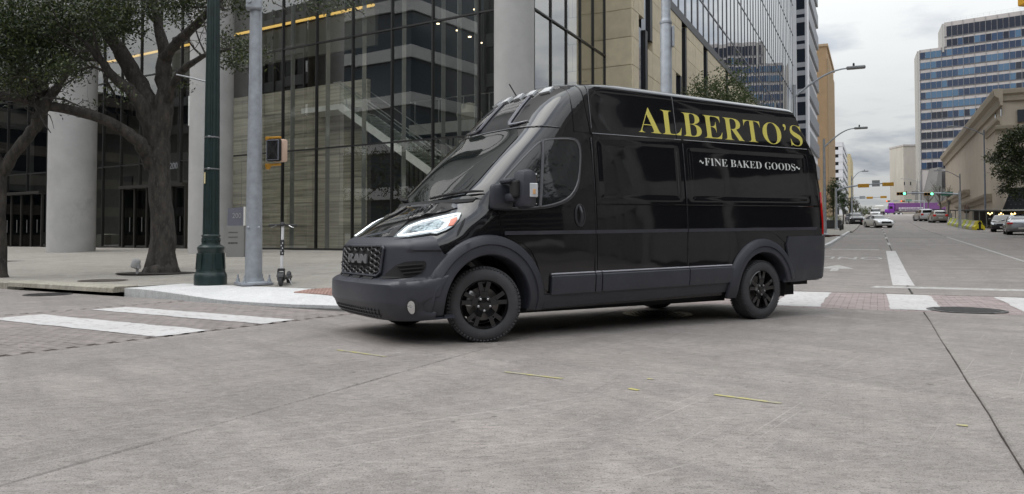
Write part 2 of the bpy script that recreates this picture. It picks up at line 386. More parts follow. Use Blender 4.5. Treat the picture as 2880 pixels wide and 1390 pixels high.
# brick crossings: the nearest three hundred bricks singly, the rest joined
def bricks(name, rect, frame, m, label):
    a0, a1, b0, b1 = rect; bx, by, g = .2, .1, .009
    base = setting(name, sheet([frame(a0, b0), frame(a1, b0), frame(a1, b1), frame(a0, b1)], lambda x, y: ghz(x, y)-.014, 3.), mat('brick_sand_joint', (.17, .145, .13), .95, bump=.3))
    o0, ox = Vector((*frame(0, 0), 0)), Vector((*frame(1, 0), 0)); ex = (ox-o0).normalized(); ang = math.atan2(ex.y, ex.x)
    items = []; nb = int((b1-b0)/(by)); na = int((a1-a0)/bx)
    for j in range(nb):
        for i in range(-1, na):
            x = a0+(i+.5+(.5 if j % 2 else 0))*bx; y = b0+(j+.5)*by
            if x-bx/2 < a0-.02 or x+bx/2 > a1+.02: continue
            c = Vector((*frame(x, y), 0)); u = PX+FPX*c.x/max(.5, c.y)
            if c.y < 2 or u < -60 or u > 2940: continue
            items.append((c.length, c))
    items.sort(key=lambda k: k[0])
    pm = MB(); h = .012
    P = [(-bx/2+g/2, -by/2+g/2), (bx/2-g/2, -by/2+g/2), (bx/2-g/2, by/2-g/2), (-bx/2+g/2, by/2-g/2)]; e = .004
    V = [(x, y, -h) for x, y in P]+[(x, y, h-.003) for x, y in P]+[(x-math.copysign(e, x), y-math.copysign(e, y), h) for x, y in P]
    Fc = [(8, 9, 10, 11)]+[(4+i, 4+(i+1) % 4, 8+(i+1) % 4, 8+i) for i in range(4)]+[(i, (i+1) % 4, 4+(i+1) % 4, 4+i) for i in range(4)]
    proto = MB().add(V, Fc).build('brick', m, base, fix=False); rnd = random.Random(3)
    rest = MB(); Rm = Matrix.Rotation(ang, 3, 'Z')
    for k, (d, c) in enumerate(items):
        z = ghz(c.x, c.y)-.012+rnd.uniform(-.0025, .0012)
        if k == 0: proto.location = (c.x, c.y, z); proto.rotation_euler = (0, 0, ang)
        elif k < 300: inst(proto, base, (c.x, c.y, z), (0, 0, ang+rnd.uniform(-.01, .01)))
        else: rest.add([Vector((c.x, c.y, z))+Rm @ Vector(v) for v in V], Fc)
    if rest.v: tag(rest.build('brick', m, base, fix=False), kind='stuff')
bricks('brick_crossing', (BL0+.01, BL1-.01, -1.0, 8.14), fdn, M_BRICK_L, '')
bricks('brick_crossing', (-3.6, 12., BQ0, BQ1), pq2, M_BRICK_R, '')
# pale margins of the red crossing and painted marks, each 4 mm proud of what it lies on
def mark(name, poly, m, dz=.004, label=None):
    if isinstance(m, str): m = MATS[m]
    if name == 'crossing_bar':                                   # worn, uneven paint edges
        o = []
        for i in range(len(poly)):
            a, b = poly[i], poly[(i+1) % len(poly)]; L = math.hypot(b[0]-a[0], b[1]-a[1]); k = max(1, int(L/.07)); nx, ny = -(b[1]-a[1])/L, (b[0]-a[0])/L
            for j in range(k): x, y = a[0]+(b[0]-a[0])*j/k, a[1]+(b[1]-a[1])*j/k; m_ = noise.noise(Vector((x*2, y*2, 0)))*.03+noise.noise(Vector((x*13, y*13, 5)))*.02; o.append((x+nx*m_, y+ny*m_))
        poly = o
    return setting(name, sheet(poly, lambda x, y: ghz(x, y)+dz, 1.5), m)
for fn0, fn1, a, b in ((5.02, 5.68, 7.32, 10.75), (6.42, 6.95, 7.34, 10.85)):
    mark('crossing_bar', [fdn(a, fn0), fdn(b, fn0), fdn(b, fn1), fdn(a, fn1)], M_WHITE)
for p0, p1 in ((-1.47, -.78), (.16, .84), (1.83, 2.5), (3.5, 4.15), (5.1, 5.8)):
    mark('crossing_bar', [pq2(p0, BQ0+.15), pq2(p1, BQ0+.15), pq2(p1, BQ1-.2), pq2(p0, BQ1-.2)], M_WHITE)
mark('stop_line', [pq2(-2.2, 17.6), pq2(6.9, 17.6), pq2(6.9, 18.15), pq2(-2.2, 18.15)], M_FADED)
mark('lane_line', [pq2(.30, 18.5), pq2(.72, 18.5), pq2(.72, 37.), pq2(.36, 37.)], M_WHITE)
for k in range(5): mark('lane_dash', [pq2(.52, 44+k*12), pq2(.66, 44+k*12), pq2(.66, 48+k*12), pq2(.52, 48+k*12)], M_FADED)
mark('stop_line', [pq2(-2.0, 62.5), pq2(11, 62.5), pq2(11, 63.3), pq2(-2.0, 63.3)], M_FADED)
mark('tar_seam', [pq2(-.5, 64.), pq2(11, 63.8), pq2(11, 64.2), pq2(-.5, 64.4)], mat('tar', (.03, .03, .03), .6))
mark('worn_line', [pq2(4.25, 20), pq2(4.36, 20), pq2(4.36, 60), pq2(4.25, 60)], M_FADED)
# arrow and ONLY, painted for oncoming drivers
def roadtext(body, p, q, sx, sy, ang):
    tb = text_mesh(body, 1.0); a = math.cos(ang); b = math.sin(ang); w = max(v.x for v in tb.v)
    vs = []
    for v in tb.v:
        x, y = (v.x-w/2)*sx, v.y*sy; P = SN*(p+x*a-y*b)+SD*(q+x*b+y*a); vs.append((P.x, P.y, hill(P.x*SD.x+P.y*SD.y)+.005))
    tb.v = [Vector(v) for v in vs]; return setting('road_lettering', tb, M_FADED, fix=False)
roadtext('ONLY', -1.1, 31.6, .98, 2.6, math.pi)
mark('lane_arrow', [pq2(-1.2, 22.6), pq2(-1.0, 22.6), pq2(-1.0, 24.6), pq2(-.6, 24.6), pq2(-1.1, 26.4), pq2(-1.6, 24.6), pq2(-1.2, 24.6)], M_FADED, .0045)
mark('lane_arrow', [pq2(-1.9, 38.4), pq2(.1, 38.0), pq2(.1, 38.6), pq2(-1.9, 38.9)], M_FADED, .0045)
for (u0, v0, u1, v1) in ((1420, 1047, 1583, 1066), (2010, 1111, 2197, 1136), (1770, 1094, 1797, 1099), (1822, 1066, 1838, 1068), (2690, 1196, 2722, 1199), (950, 985, 1085, 1004)):
    a, b = gp(u0, v0), gp(u1, v1); d = (b-a).normalized(); n = Vector((-d.y, d.x, 0))*.022
    mark('utility_dash', [dir2(a-n), dir2(b-n), dir2(b+n*.8), dir2(a+n*.8)], M_YEL)
# manholes
def manhole(x, y, z, r, m, label, ribs=True, nm='manhole_cover'):
    t = thing(nm, label, 'manhole cover', (x, y, z))
    fr = MB().lathe([(r*1.1, 0), (r*1.1, .006), (r*1.0, .008), (r*1.0, -.004)], 40).build('frame', m, t)
    mb = MB().lathe([(r*.985, -.01), (r*.985, .003), (0, .003)], 40)
    if ribs:
        for i in range(-6, 7):
            for j in range(-6, 7):
                px, py = i*r/6.6, j*r/6.6
                if math.hypot(px, py) < r*.88: mb.box((px, py, .006), (r*.1, r*.1, .006), .785)
    mb.build('lid', m, t)
M_IRON = mat('cast_iron', (.075, .072, .07), .5, .6, var=.3, vs=9., bump=.3, bs=60)
manhole(6.42, 11.0, 0.004, .46, M_IRON, 'round iron manhole cover on the bare concrete right of the brick crossing')
manhole(1.95, 10.45, 0.004, .42, mat('polished_iron', (.16, .15, .14), .35, .7, var=.4, vs=8., bump=.3), 'round manhole cover lying in the shade under the van')
c = gp(135, 829); manhole(c.x, c.y, .004, .36, M_IRON, 'dark manhole cover in the gutter before the kerb inlet')

# ------------------------------------------------------------------ pavement, kerbs, ramp
def pavz(x, y):
    fn = FN.x*x+FN.y*y; q = SD.x*x+SD.y*y
    k = min(1, max(0, (fn-9.8)/12.8))*.39*(1-sstep(26, 44, q))
    k *= sstep(.2, 6., kp(q)-(SN.x*x+SN.y*y)) if q > 11 else 1
    return .15+max(hill(q), k)
def kp(q):                       # pavement edge along the main street
    if q < 20: return -3.5+.3*sstep(13, 20, q)
    return -3.2+1.1*sstep(20, 43, q)
edge = [fdn(60, 8.3), fdn(17.1, 8.3), fdn(13.05, 8.3), fdn(10.6, 8.3), fdn(9.0, 8.42), fdn(7.6, 8.78), fdn(6.6, 9.3)]
c0 = edge[-1]; cend = pq2(kp(14.2), 14.2); cm = pq2(-3.75, 12.0)
for k in range(1, 7):
    t = k/6; a = (1-t)**2; b = 2*t*(1-t); cc = t*t
    edge.append((a*c0[0]+b*cm[0]+cc*cend[0], a*c0[1]+b*cm[1]+cc*cend[1]))
for q in (20, 30, 43, 60): edge.append(pq2(kp(q), q))
ramp_poly = [fdn(13.05, 8.32), fdn(10.6, 8.32), fdn(9.0, 8.44), fdn(7.6, 8.8), fdn(6.6, 9.32)]+edge[7:11]+[pq2(-5.6, 13.2), fdn(7.2, 10.6), fdn(9.3, 9.75), fdn(13.05, 9.55)]
pav_poly = [fdn(60, 8.48), fdn(13.06, 8.48), fdn(13.06, 9.56), fdn(9.31, 9.76), fdn(7.2, 10.61), pq2(-5.6, 13.21), edge[10]]+[pq2(kp(q)-.16, q) for q in (14.4, 20, 30, 43, 60, 74)]+[pq2(-22, 74), pq2(-22, 40), fdn(60, 40)]
pav = setting('pavement', sheet(pav_poly, pavz, 1.5), M_PAVE)
def rampz(x, y):
    fn = FN.x*x+FN.y*y; fd = FD.x*x+FD.y*y; q = SD.x*x+SD.y*y
    low = .012+.12*sstep(9.8, 12.9, fd)
    return .15-(.15-low)*(1-sstep(0, 1.15, fn-8.32-(max(0, 9.6-fd)*.3)))
setting('kerb_ramp', sheet(ramp_poly, rampz, .4, .2), M_APRON)
# darker paver strips and joints across the pavement: shallow grooves
gm = MB()
for fn in (9.78, 12.6, 15.4, 18.2, 21.0):
    for a in range(-4, 30):
        x0, x1 = fdn(a*2, fn), fdn(a*2+2, fn)
        if max(SN.x*x[0]+SN.y*x[1] for x in (x0, x1)) > -4.3: continue
        gm.quad((*x0, pavz(*x0)+.003), (*x1, pavz(*x1)+.003), (x1[0]+FN.x*.015, x1[1]+FN.y*.015, pavz(*x1)+.003), (x0[0]+FN.x*.015, x0[1]+FN.y*.015, pavz(*x0)+.003))
for a in range(-3, 20):
    for b in range(8, 22):
        fd = a*2.8+1.2; x0, x1 = fdn(fd, b+.5), fdn(fd, b+1.5)
        if (b+.5 < 9.8 and fd < 13.4) or max(SN.x*x[0]+SN.y*x[1] for x in (x0, x1)) > -4.3 or (fd < 8 and b < 11): continue
        gm.quad((*x0, pavz(*x0)+.003), (x0[0]+FD.x*.012, x0[1]+FD.y*.012, pavz(*x0)+.003), (x1[0]+FD.x*.012, x1[1]+FD.y*.012, pavz(*x1)+.003), (*x1, pavz(*x1)+.003))
tag(gm.build('joint', mat('pavement_joint', (.1, .095, .085), .9), pav, fix=False), kind='stuff')
def kerb(fd0, fd1, m, h0=.15, nm='kerb'):
    mb = MB(); n = max(1, int((fd0-fd1)/.6)); prof = [(8.16, -.02), (8.165, h0-.03), (8.2, h0), (8.475, h0+.004), (8.475, -.02)]
    for k in range(n+1):
        fd = fd0+(fd1-fd0)*k/n
        for fn, z in prof: mb.v.append(Vector((*fdn(fd, fn), z)))
    for k in range(n):
        for i in range(4): mb.f.append((k*5+i, k*5+i+1, k*5+6+i, k*5+5+i))
    mb.f += [(4, 3, 2, 1, 0), tuple(n*5+i for i in range(5))]
    return setting(nm, mb, m, smooth=SM)
fd = 60.
while fd > 17: kerb(fd, max(fd-3.0, 16.72), M_KERB); fd -= 3.02
# storm drain inlet: a kerb lid over a dark slot
lid = MB(); 
for k in range(6):
    f_ = 16.62-(16.62-13.08)*k/5
    for fn, z in ((8.12, .06), (8.13, .135), (8.17, .16), (8.6, .162), (8.6, .06)): lid.v.append(Vector((*fdn(f_, fn), z)))
for k in range(5):
    for i in range(5): lid.f.append((k*5+i, k*5+(i+1) % 5, k*5+5+(i+1) % 5, k*5+5+i))
lid.f += [(4, 3, 2, 1, 0), tuple(25+i for i in range(5))]
setting('kerb_inlet', lid, M_KERB, smooth=SM)
setting('kerb_slot', MB().quad((*fdn(16.62, 8.5), .0), (*fdn(13.08, 8.5), .0), (*fdn(13.08, 8.5), .07), (*fdn(16.62, 8.5), .07)), mat('drain_dark', (.01, .01, .01), .9))
# kerb along the main street
mb = MB(); pts = [edge[10]]+[pq2(kp(q), q) for q in (14.6, 17, 20, 24, 30, 36, 43, 60, 74)]
for k, (x, y) in enumerate(pts):
    n = -SN; z = ghz(x, y)
    for o, h in ((0, -.02), (.01, .13), (.035, .15), (.165, .153), (.165, -.02)): mb.v.append(Vector((x+n.x*o, y+n.y*o, z+h)))
for k in range(len(pts)-1):
    for i in range(4): mb.f.append((k*5+i, k*5+i+1, k*5+6+i, k*5+5+i))
setting('kerb', mb, M_APRON, smooth=SM)
# red tactile plate with raised domes
tp = setting('tactile_plate', sheet([fdn(9.7, 9.15), fdn(8.0, 9.28), fdn(7.95, 9.98), fdn(9.65, 9.9)], lambda x, y: rampz(x, y)+.012, .5, .02), mat('tactile_red', (.34, .22, .185), .8, var=.2, bump=.3))
dm = MB()
for i in range(22):
    for j in range(8):
        x, y = fdn(9.6-i*.073, 9.2+j*.087); dm.lathe([(.02, 0), (.014, .008), (0, .009)], 6, Matrix.Translation((x, y, rampz(x, y)+.012)))
tag(dm.build('dome', MATS['tactile_red'], tp, fix=False), kind='stuff')
c = gp(290, 790, .15); manhole(c.x, c.y, .155, .42, mat('rust_iron', (.085, .07, .06), .7, .3, var=.3, vs=7.), 'round utility lid set in the pavement behind the kerb inlet', False, 'utility_hatch')
c = gp(8, 735, .25); manhole(c.x, c.y, pavz(c.x, c.y)+.004, .75, MATS['rust_iron'], 'dark utility lid at the left edge of the pavement', False, 'utility_hatch')
# the far side of the main street
rp = [pq2(11.2, 21), pq2(60, 21), pq2(60, 300), pq2(11.4, 300), pq2(11.4, 60), pq2(11.3, 40)]
setting('pavement', sheet(rp, lambda x, y: ghz(x, y)+.14, 6., .2), M_PAVE)
lp = [pq2(kp(60)+.2, 74.1), pq2(kp(60)+.1, 230), pq2(-40, 230), pq2(-40, 74.1)]
setting('pavement', sheet(lp, lambda x, y: ghz(x, y)+.14, 6., .2), M_PAVE)
# ------------------------------------------------------------------ the black delivery van
VA = 3.7144; VX, VY = -.783, 8.499
VM = Matrix.Translation((VX, VY, 0)) @ Matrix.Rotation(VA, 4, 'Z'); VI = VM.inverted()
class Tab:                       # monotone cubic through a table
    def __init__(s, pts):
        s.x = [p[0] for p in pts]; s.y = [p[1] for p in pts]; n = len(pts)
        d = [(s.y[i+1]-s.y[i])/(s.x[i+1]-s.x[i]) for i in range(n-1)]; s.m = [d[0]]+[0 if d[i-1]*d[i] <= 0 else 2*d[i-1]*d[i]/(d[i-1]+d[i]) for i in range(1, n-1)]+[d[-1]]
    def __call__(s, x):
        X, Y, M = s.x, s.y, s.m
        if x <= X[0]: return Y[0]
        if x >= X[-1]: return Y[-1]
        i = 0
        while X[i+1] < x: i += 1
        h = X[i+1]-X[i]; t = (x-X[i])/h
        return (1+2*t)*(1-t)**2*Y[i]+t*(1-t)**2*h*M[i]+t*t*(3-2*t)*Y[i+1]+t*t*(t-1)*h*M[i+1]
class Shell:
    """car body whose plan outline at every height is: rounded nose, flat side, rounded tail"""
    def __init__(s, W, Xf, Xc, Xr, n, rc=.14, rake=None): s.W, s.Xf, s.Xc, s.Xr, s.n, s.rc, s.rake = Tab(W), Tab(Xf), Tab(Xc), Tab(Xr), Tab(n), rc, rake or (lambda X, Z: Z)
    def S(s, a, Z, off=0.):      # a in [-1,1]: nose, |a|>1: metres along the side past the nose
        sg = -1 if a < 0 else 1; a = abs(a); W, xf, xc, xr, n = s.W(Z), s.Xf(Z), s.Xc(Z), s.Xr(Z), s.n(Z); rc = min(s.rc, W*.6)
        if a < 1:
            ph = a*math.pi/2; c, q = math.cos(ph), math.sin(ph); r = (c**n+q**n)**(-1/n); return Vector((xc+(xf-xc)*r*c, sg*W*r*q, Z))
        d = a-1; L = xc-(xr+rc)
        if d <= L: return Vector((xc-d, sg*W, Z))
        d -= L; arc = rc*math.pi/2
        if d <= arc: t = d/rc; return Vector((xr+rc-rc*math.sin(t), sg*(W-rc+rc*math.cos(t)), Z))
        return Vector((xr, sg*max(0, W-rc-(d-arc)), Z))
    def amax(s, Z): return 1+s.Xc(Z)-(s.Xr(Z)+min(s.rc, s.W(Z)*.6))+min(s.rc, s.W(Z)*.6)*math.pi/2+s.W(Z)-min(s.rc, s.W(Z)*.6)
    def X(s, X, Z, sg=1):
        W, xf, xc, xr, n = s.W(Z), s.Xf(Z), s.Xc(Z), s.Xr(Z), s.n(Z)
        if X > xc: k = min(1, (X-xc)/(xf-xc)); return Vector((X, sg*W*(1-k**n)**(1/n), Z))
        rc = s.rc
        if X < xr+rc: k = min(1, (xr+rc-X)/rc); return Vector((X, sg*(W-rc+rc*math.sqrt(1-k*k)), Z))
        return Vector((X, sg*W, Z))
    def at(s, mode, a, Z, off=0., sg=1):
        f = (lambda a, z: s.S(a, z)) if mode == 'S' else (lambda a, z: s.X(a, z, sg))
        p = f(a, Z)
        e = .01; u = f(a+e, Z)-f(a-e, Z); w = f(a, Z+e)-f(a, Z-e); nn = u.cross(w)
        if nn.length > 1e-12:
            nn.normalize()
            ref = Vector((p.x-(s.Xc(Z)-.6) if p.x > s.Xc(Z) else 0, p.y, .15))
            if nn.dot(ref) < 0: nn = -nn
            p = p+nn*off
        p.z = s.rake(p.x, p.z); return p
    def inside(s, p, Z):
        W, xf, xc, xr, n = s.W(Z), s.Xf(Z), s.Xc(Z), s.Xr(Z), s.n(Z); y = abs(p.y)
        if y > W or p.x > xf or p.x < xr: return False
        if p.x > xc: return ((p.x-xc)/(xf-xc))**n+(y/W)**n < 1
        return True
    def mesh(s, zs, na=26, nside=60):
        mb = MB(); rows = []
        for Z in zs:
            L = s.amax(Z); A = [k/na for k in range(na)]+[1+(L-1)*k/nside for k in range(nside+1)]
            row = [s.S(a, Z) for a in A]; full = row[::-1]+[Vector((p.x, -p.y, p.z)) for p in row[1:]]
            for p in full: p.z = s.rake(p.x, p.z)
            rows.append(full)
        m = len(rows[0])
        for r in rows: mb.v += r
        for i in range(len(rows)-1):
            for j in range(m-1): mb.f.append((i*m+j, i*m+j+1, i*m+m+j+1, i*m+m+j))
            mb.f.append((i*m+m-1, i*m, i*m+m, i*m+m+m-1))
        mb.f.append(tuple(range(m))); mb.f.append(tuple(reversed(range((len(rows)-1)*m, len(rows)*m)))); return mb
    def patch(s, poly, mode='S', off=.006, depth=.02, ga=.05, gz=.05, sg=1, cham=.004, offf=None, invert=False):
        """a panel laid on the body: outline in (a or X, Z), raised by off, edges returning depth inward"""
        bm = bmesh.new(); vs = [bm.verts.new((x, z, 0)) for x, z in poly]; bm.faces.new(vs)
        xs = [p[0] for p in poly]; zs = [p[1] for p in poly]
        for ax, lo, hi, st in ((0, min(xs), max(xs), ga), (1, min(zs), max(zs), gz)):
            k = math.ceil(lo/st)*st
            while k < hi:
                if k > lo+1e-4: bmesh.ops.bisect_plane(bm, geom=bm.verts[:]+bm.edges[:]+bm.faces[:], dist=1e-6, plane_co=(k, 0, 0) if ax == 0 else (0, k, 0), plane_no=(1, 0, 0) if ax == 0 else (0, 1, 0))
                k += st
        bd = [e for e in bm.edges if len(e.link_faces) == 1]
        pos = {}; out = {}
        for v in bm.verts: pos[v] = (v.co.x, v.co.y)
        mb = MB(); idx = {}
        for v in bm.verts:
            a, z = pos[v]; idx[v] = len(mb.v); mb.v.append(s.at(mode, a, z, off if not offf else offf(a, z), sg))
        for f in bm.faces: mb.f.append(tuple(idx[v] for v in f.verts))
        if depth:
            low = {}
            for e in bd:
                for v in e.verts:
                    if v not in low:
                        o = off if not offf else offf(*pos[v])
                        low[v] = len(mb.v); mb.v.append(s.at(mode, pos[v][0], pos[v][1], o-depth, sg))
            for e in bd: mb.f.append((idx[e.verts[0]], idx[e.verts[1]], low[e.verts[1]], low[e.verts[0]]))
        bm.free(); return mb
def vrake(X, Z): return Z+.016*(-X)*min(1, max(0, (2.75-Z)/.7))
VAN = Shell(W=[(.27, .95), (.4, 1.0), (.6, 1.02), (1.1, 1.022), (1.4, 1.008), (1.8, .975), (2.15, .935), (2.5, .885), (2.66, .862), (2.72, .842), (2.755, .80), (2.78, .72), (2.80, .58), (2.815, .36), (2.82, .03)],
            Xf=[(.27, .86), (.33, .93), (.42, .975), (.57, .975), (.62, .94), (.66, .91), (.95, .885), (1.02, .83), (1.08, .76), (1.17, .63), (1.25, .49), (1.38, .235), (1.45, .155), (1.9, -.30), (2.2, -.62), (2.45, -.83), (2.66, -1.03), (2.72, -1.11), (2.76, -1.2), (2.79, -1.34), (2.81, -1.6), (2.82, -2.2)],
            Xc=[(.27, .05), (1.05, .05), (1.2, -.05), (1.39, -.25), (1.9, -.8), (2.3, -1.15), (2.7, -1.6), (2.82, -2.6)],
            Xr=[(.27, -5.30), (.9, -5.33), (1.45, -5.32), (1.9, -5.30), (2.3, -5.14), (2.65, -4.98), (2.75, -4.93), (2.82, -4.6)],
            n=[(.27, 3.6), (.95, 3.2), (1.03, 2.7), (1.1, 2.3), (1.3, 2.3), (1.39, 3.0), (1.5, 4.0), (2.2, 4.3), (2.55, 3.6), (2.82, 2.4)], rc=.09, rake=vrake)
def vhit(du, dv):                # display point -> point on the body (unraked X, y, Z)
    u, v = du*1.1184, dv*1.1184; o = VI @ CAMP; d = (VI.to_3x3() @ ray(u, v)).normalized()
    def ins(t):
        p = o+d*t; Z = p.z
        for _ in range(4): Z = p.z-(vrake(p.x, Z)-Z)
        return VAN.inside(p, Z) if .2 < Z < 2.82 else False, p, Z
    t = 4.5
    while t < 14:
        if ins(t)[0]: break
        t += .02
    lo, hi = t-.02, t
    for _ in range(20):
        m = (lo+hi)/2
        if ins(m)[0]: hi = m
        else: lo = m
    _, p, Z = ins(hi); return p, Z, t < 14
def vS(du, dv):
    p, Z, ok = vhit(du, dv); xc, xf, W = VAN.Xc(Z), VAN.Xf(Z), VAN.W(Z)
    if p.x > xc: return (math.atan2(p.y/W, (p.x-xc)/(xf-xc))/(math.pi/2), Z)
    return (1+xc-p.x, Z)
def vX(du, dv):
    p, Z, ok = vhit(du, dv); return (p.x, Z)
def dens(pts, k=4):
    o = []
    for i in range(len(pts)):
        a, b = pts[i], pts[(i+1) % len(pts)]
        for j in range(k): o.append((a[0]+(b[0]-a[0])*j/k, a[1]+(b[1]-a[1])*j/k))
    return o
def smoothpoly(pts, it=2):       # Chaikin corner cutting
    for _ in range(it):
        o = []
        for i in range(len(pts)):
            a, b = pts[i], pts[(i+1) % len(pts)]; o += [(a[0]*.75+b[0]*.25, a[1]*.75+b[1]*.25), (a[0]*.25+b[0]*.75, a[1]*.25+b[1]*.75)]
        pts = o
    return pts
def paintmat(name, col, rough=.04, wav=.0, ws=1.2, coat=1., metal=0., flake=0.):
    if name in MATS: return MATS[name]
    m = mat(name, col, rough, metal, var=.04, coat=coat*.75, spec=.3)
    if wav:
        t = m.node_tree; b = t.nodes['Principled BSDF']; c = N(t, 'ShaderNodeTexCoord'); n = N(t, 'ShaderNodeTexNoise', i_Scale=ws, i_Detail=1.5)
        t.links.new(c.outputs['Object'], n.inputs['Vector']); bu = N(t, 'ShaderNodeBump'); bu.inputs['Strength'].default_value = 1; bu.inputs['Distance'].default_value = wav
        t.links.new(n.outputs[0], bu.inputs['Height']); t.links.new(bu.outputs[0], b.inputs['Coat Normal']); t.links.new(bu.outputs[0], b.inputs['Normal'])
    return m
M_BLACK = paintmat('gloss_black_paint', (.009, .009, .0105), .05, .0035, 1.6)
M_MATTE = mat('charcoal_plastic', (.046, .048, .060), .38, var=.14, vs=3., bump=.12, bs=350., spec=.45, rvar=.08, spots=(2.2, .60, (.072, .071, .076)))
M_MATTE2 = mat('dark_grille_plastic', (.035, .035, .04), .36, bump=.05, bs=200., spec=.5)
M_VOID = mat('shadow_black_plastic', (.010, .010, .011), .8)
M_DGLASS = paintmat('dark_window_glass', (.010, .012, .012), .015, .002, 1.1, coat=.35)
M_TYRE = mat('tyre_rubber', (.055, .055, .060), .72, var=.15, vs=14., bump=.15, bs=120.)
M_RIM = paintmat('gloss_black_rim', (.010, .010, .011), .14, coat=.8)
M_STEEL = mat('bright_steel', (.55, .55, .56), .28, 1.)
M_DISC = mat('brake_disc', (.20, .19, .185), .4, .8, var=.2)
M_LEDW = mat('led_strip', (.9, .95, 1), .2, emis=(.92, .97, 1), es=1.25)
M_CHROME = mat('lamp_reflector', (.75, .77, .78), .12, 1., var=.1, vs=12, bump=.6, bs=25.)
M_AMBER = mat('amber_lens', (.55, .09, .02), .15, coat=.8)
M_RED = mat('red_lens', (.55, .012, .012), .15, coat=.8, emis=(.9, .02, .015), es=.04)
M_CLEAR = mat('clear_lens', (.62, .64, .66), .1, coat=1., var=.1, vs=20.)

M_SEAL = mat('grey_window_seal', (.13, .13, .14), .3); M_LIP = mat('seam_highlight_paint', (.03, .03, .034), .16, coat=1.); M_EDGE = mat('moulding_highlight_pale', (.42, .42, .46), .28)  # seam and moulding-edge tones are lightened to stand in for sky highlights
van = thing('delivery_van', 'tall black delivery van with yellow lettering standing in the crossing', 'van', (VX, VY, 0), VA)
zs = [.27, .31, .36, .42, .5, .57, .6, .63, .67, .74, .82, .9, .96, 1.0, 1.03, 1.06, 1.1, 1.15, 1.2, 1.26, 1.32, 1.38, 1.43, 1.5, 1.58, 1.66, 1.75, 1.85, 1.95, 2.05, 2.15, 2.25, 2.35, 2.45, 2.55, 2.63, 2.67, 2.70, 2.725, 2.745, 2.76, 2.772, 2.782, 2.791, 2.80, 2.808, 2.815, 2.82]
sh = VAN.mesh(zs); body = sh.build('body', M_BLACK, van, smooth=R_(40))
def cut(o, cyls):
    cs = []
    for x, z, r, y0, y1 in cyls:
        c = MB().lathe([(r, y0), (r, y1)], 40, Matrix.Translation((x, 0, z)) @ Matrix.Rotation(-math.pi/2, 4, 'X')).build('cutter', M_VOID, o.parent)
        md = o.modifiers.new('cut', 'BOOLEAN'); md.operation = 'DIFFERENCE'; md.object = c; md.solver = 'EXACT'; cs.append(c)
    dg = bpy.context.evaluated_depsgraph_get(); dg.update(); me = bpy.data.meshes.new_from_object(o.evaluated_get(dg)); o.modifiers.clear(); o.data = me
    for c in cs: bpy.data.objects.remove(c)
WF, WR = (0., .372), (-4.035, .372)
cut(body, [(x, z+.02, .49, y0, y1) for x, z in (WF, WR) for y0, y1 in ((.62, 1.3), (-1.3, -.62))])
cb = MB().box((-5.05, 0, .30), (1.3, 2.4, .32)).build('cutter', M_VOID, van)
md = body.modifiers.new('cut', 'BOOLEAN'); md.operation = 'DIFFERENCE'; md.object = cb; md.solver = 'EXACT'
dg = bpy.context.evaluated_depsgraph_get(); dg.update(); me = bpy.data.meshes.new_from_object(body.evaluated_get(dg)); body.modifiers.clear(); body.data = me; bpy.data.objects.remove(cb)
# dark chassis under the floor
ch = MB(); ch.box((-2.2, 0, .36), (5.6, 1.5, .2)).box((-2.0, .55, .27), (3.6, .12, .1)).box((-2.0, -.55, .27), (3.6, .12, .1)).box((-4.03, 0, .33), (.12, 1.5, .1)).box((.3, 0, .27), (1.0, 1.2, .1))
ch.tube([(-.4, .2, .22), (-3.2, .25, .22), (-4.9, .3, .3)], .035).box((-3.0, -.25, .24), (.9, .5, .12), bev=.04)
ch.build('chassis', M_VOID, van)

def panel(name, pts, mode, m, off=.007, depth=.02, fn=None, **k):
    poly = [((vX if mode == 'X' else vS)(*p)) for p in dens(pts, 5)] if fn is None else pts
    return VAN.patch(poly, mode, off, depth, **k).build(name, m, van, smooth=R_(30))
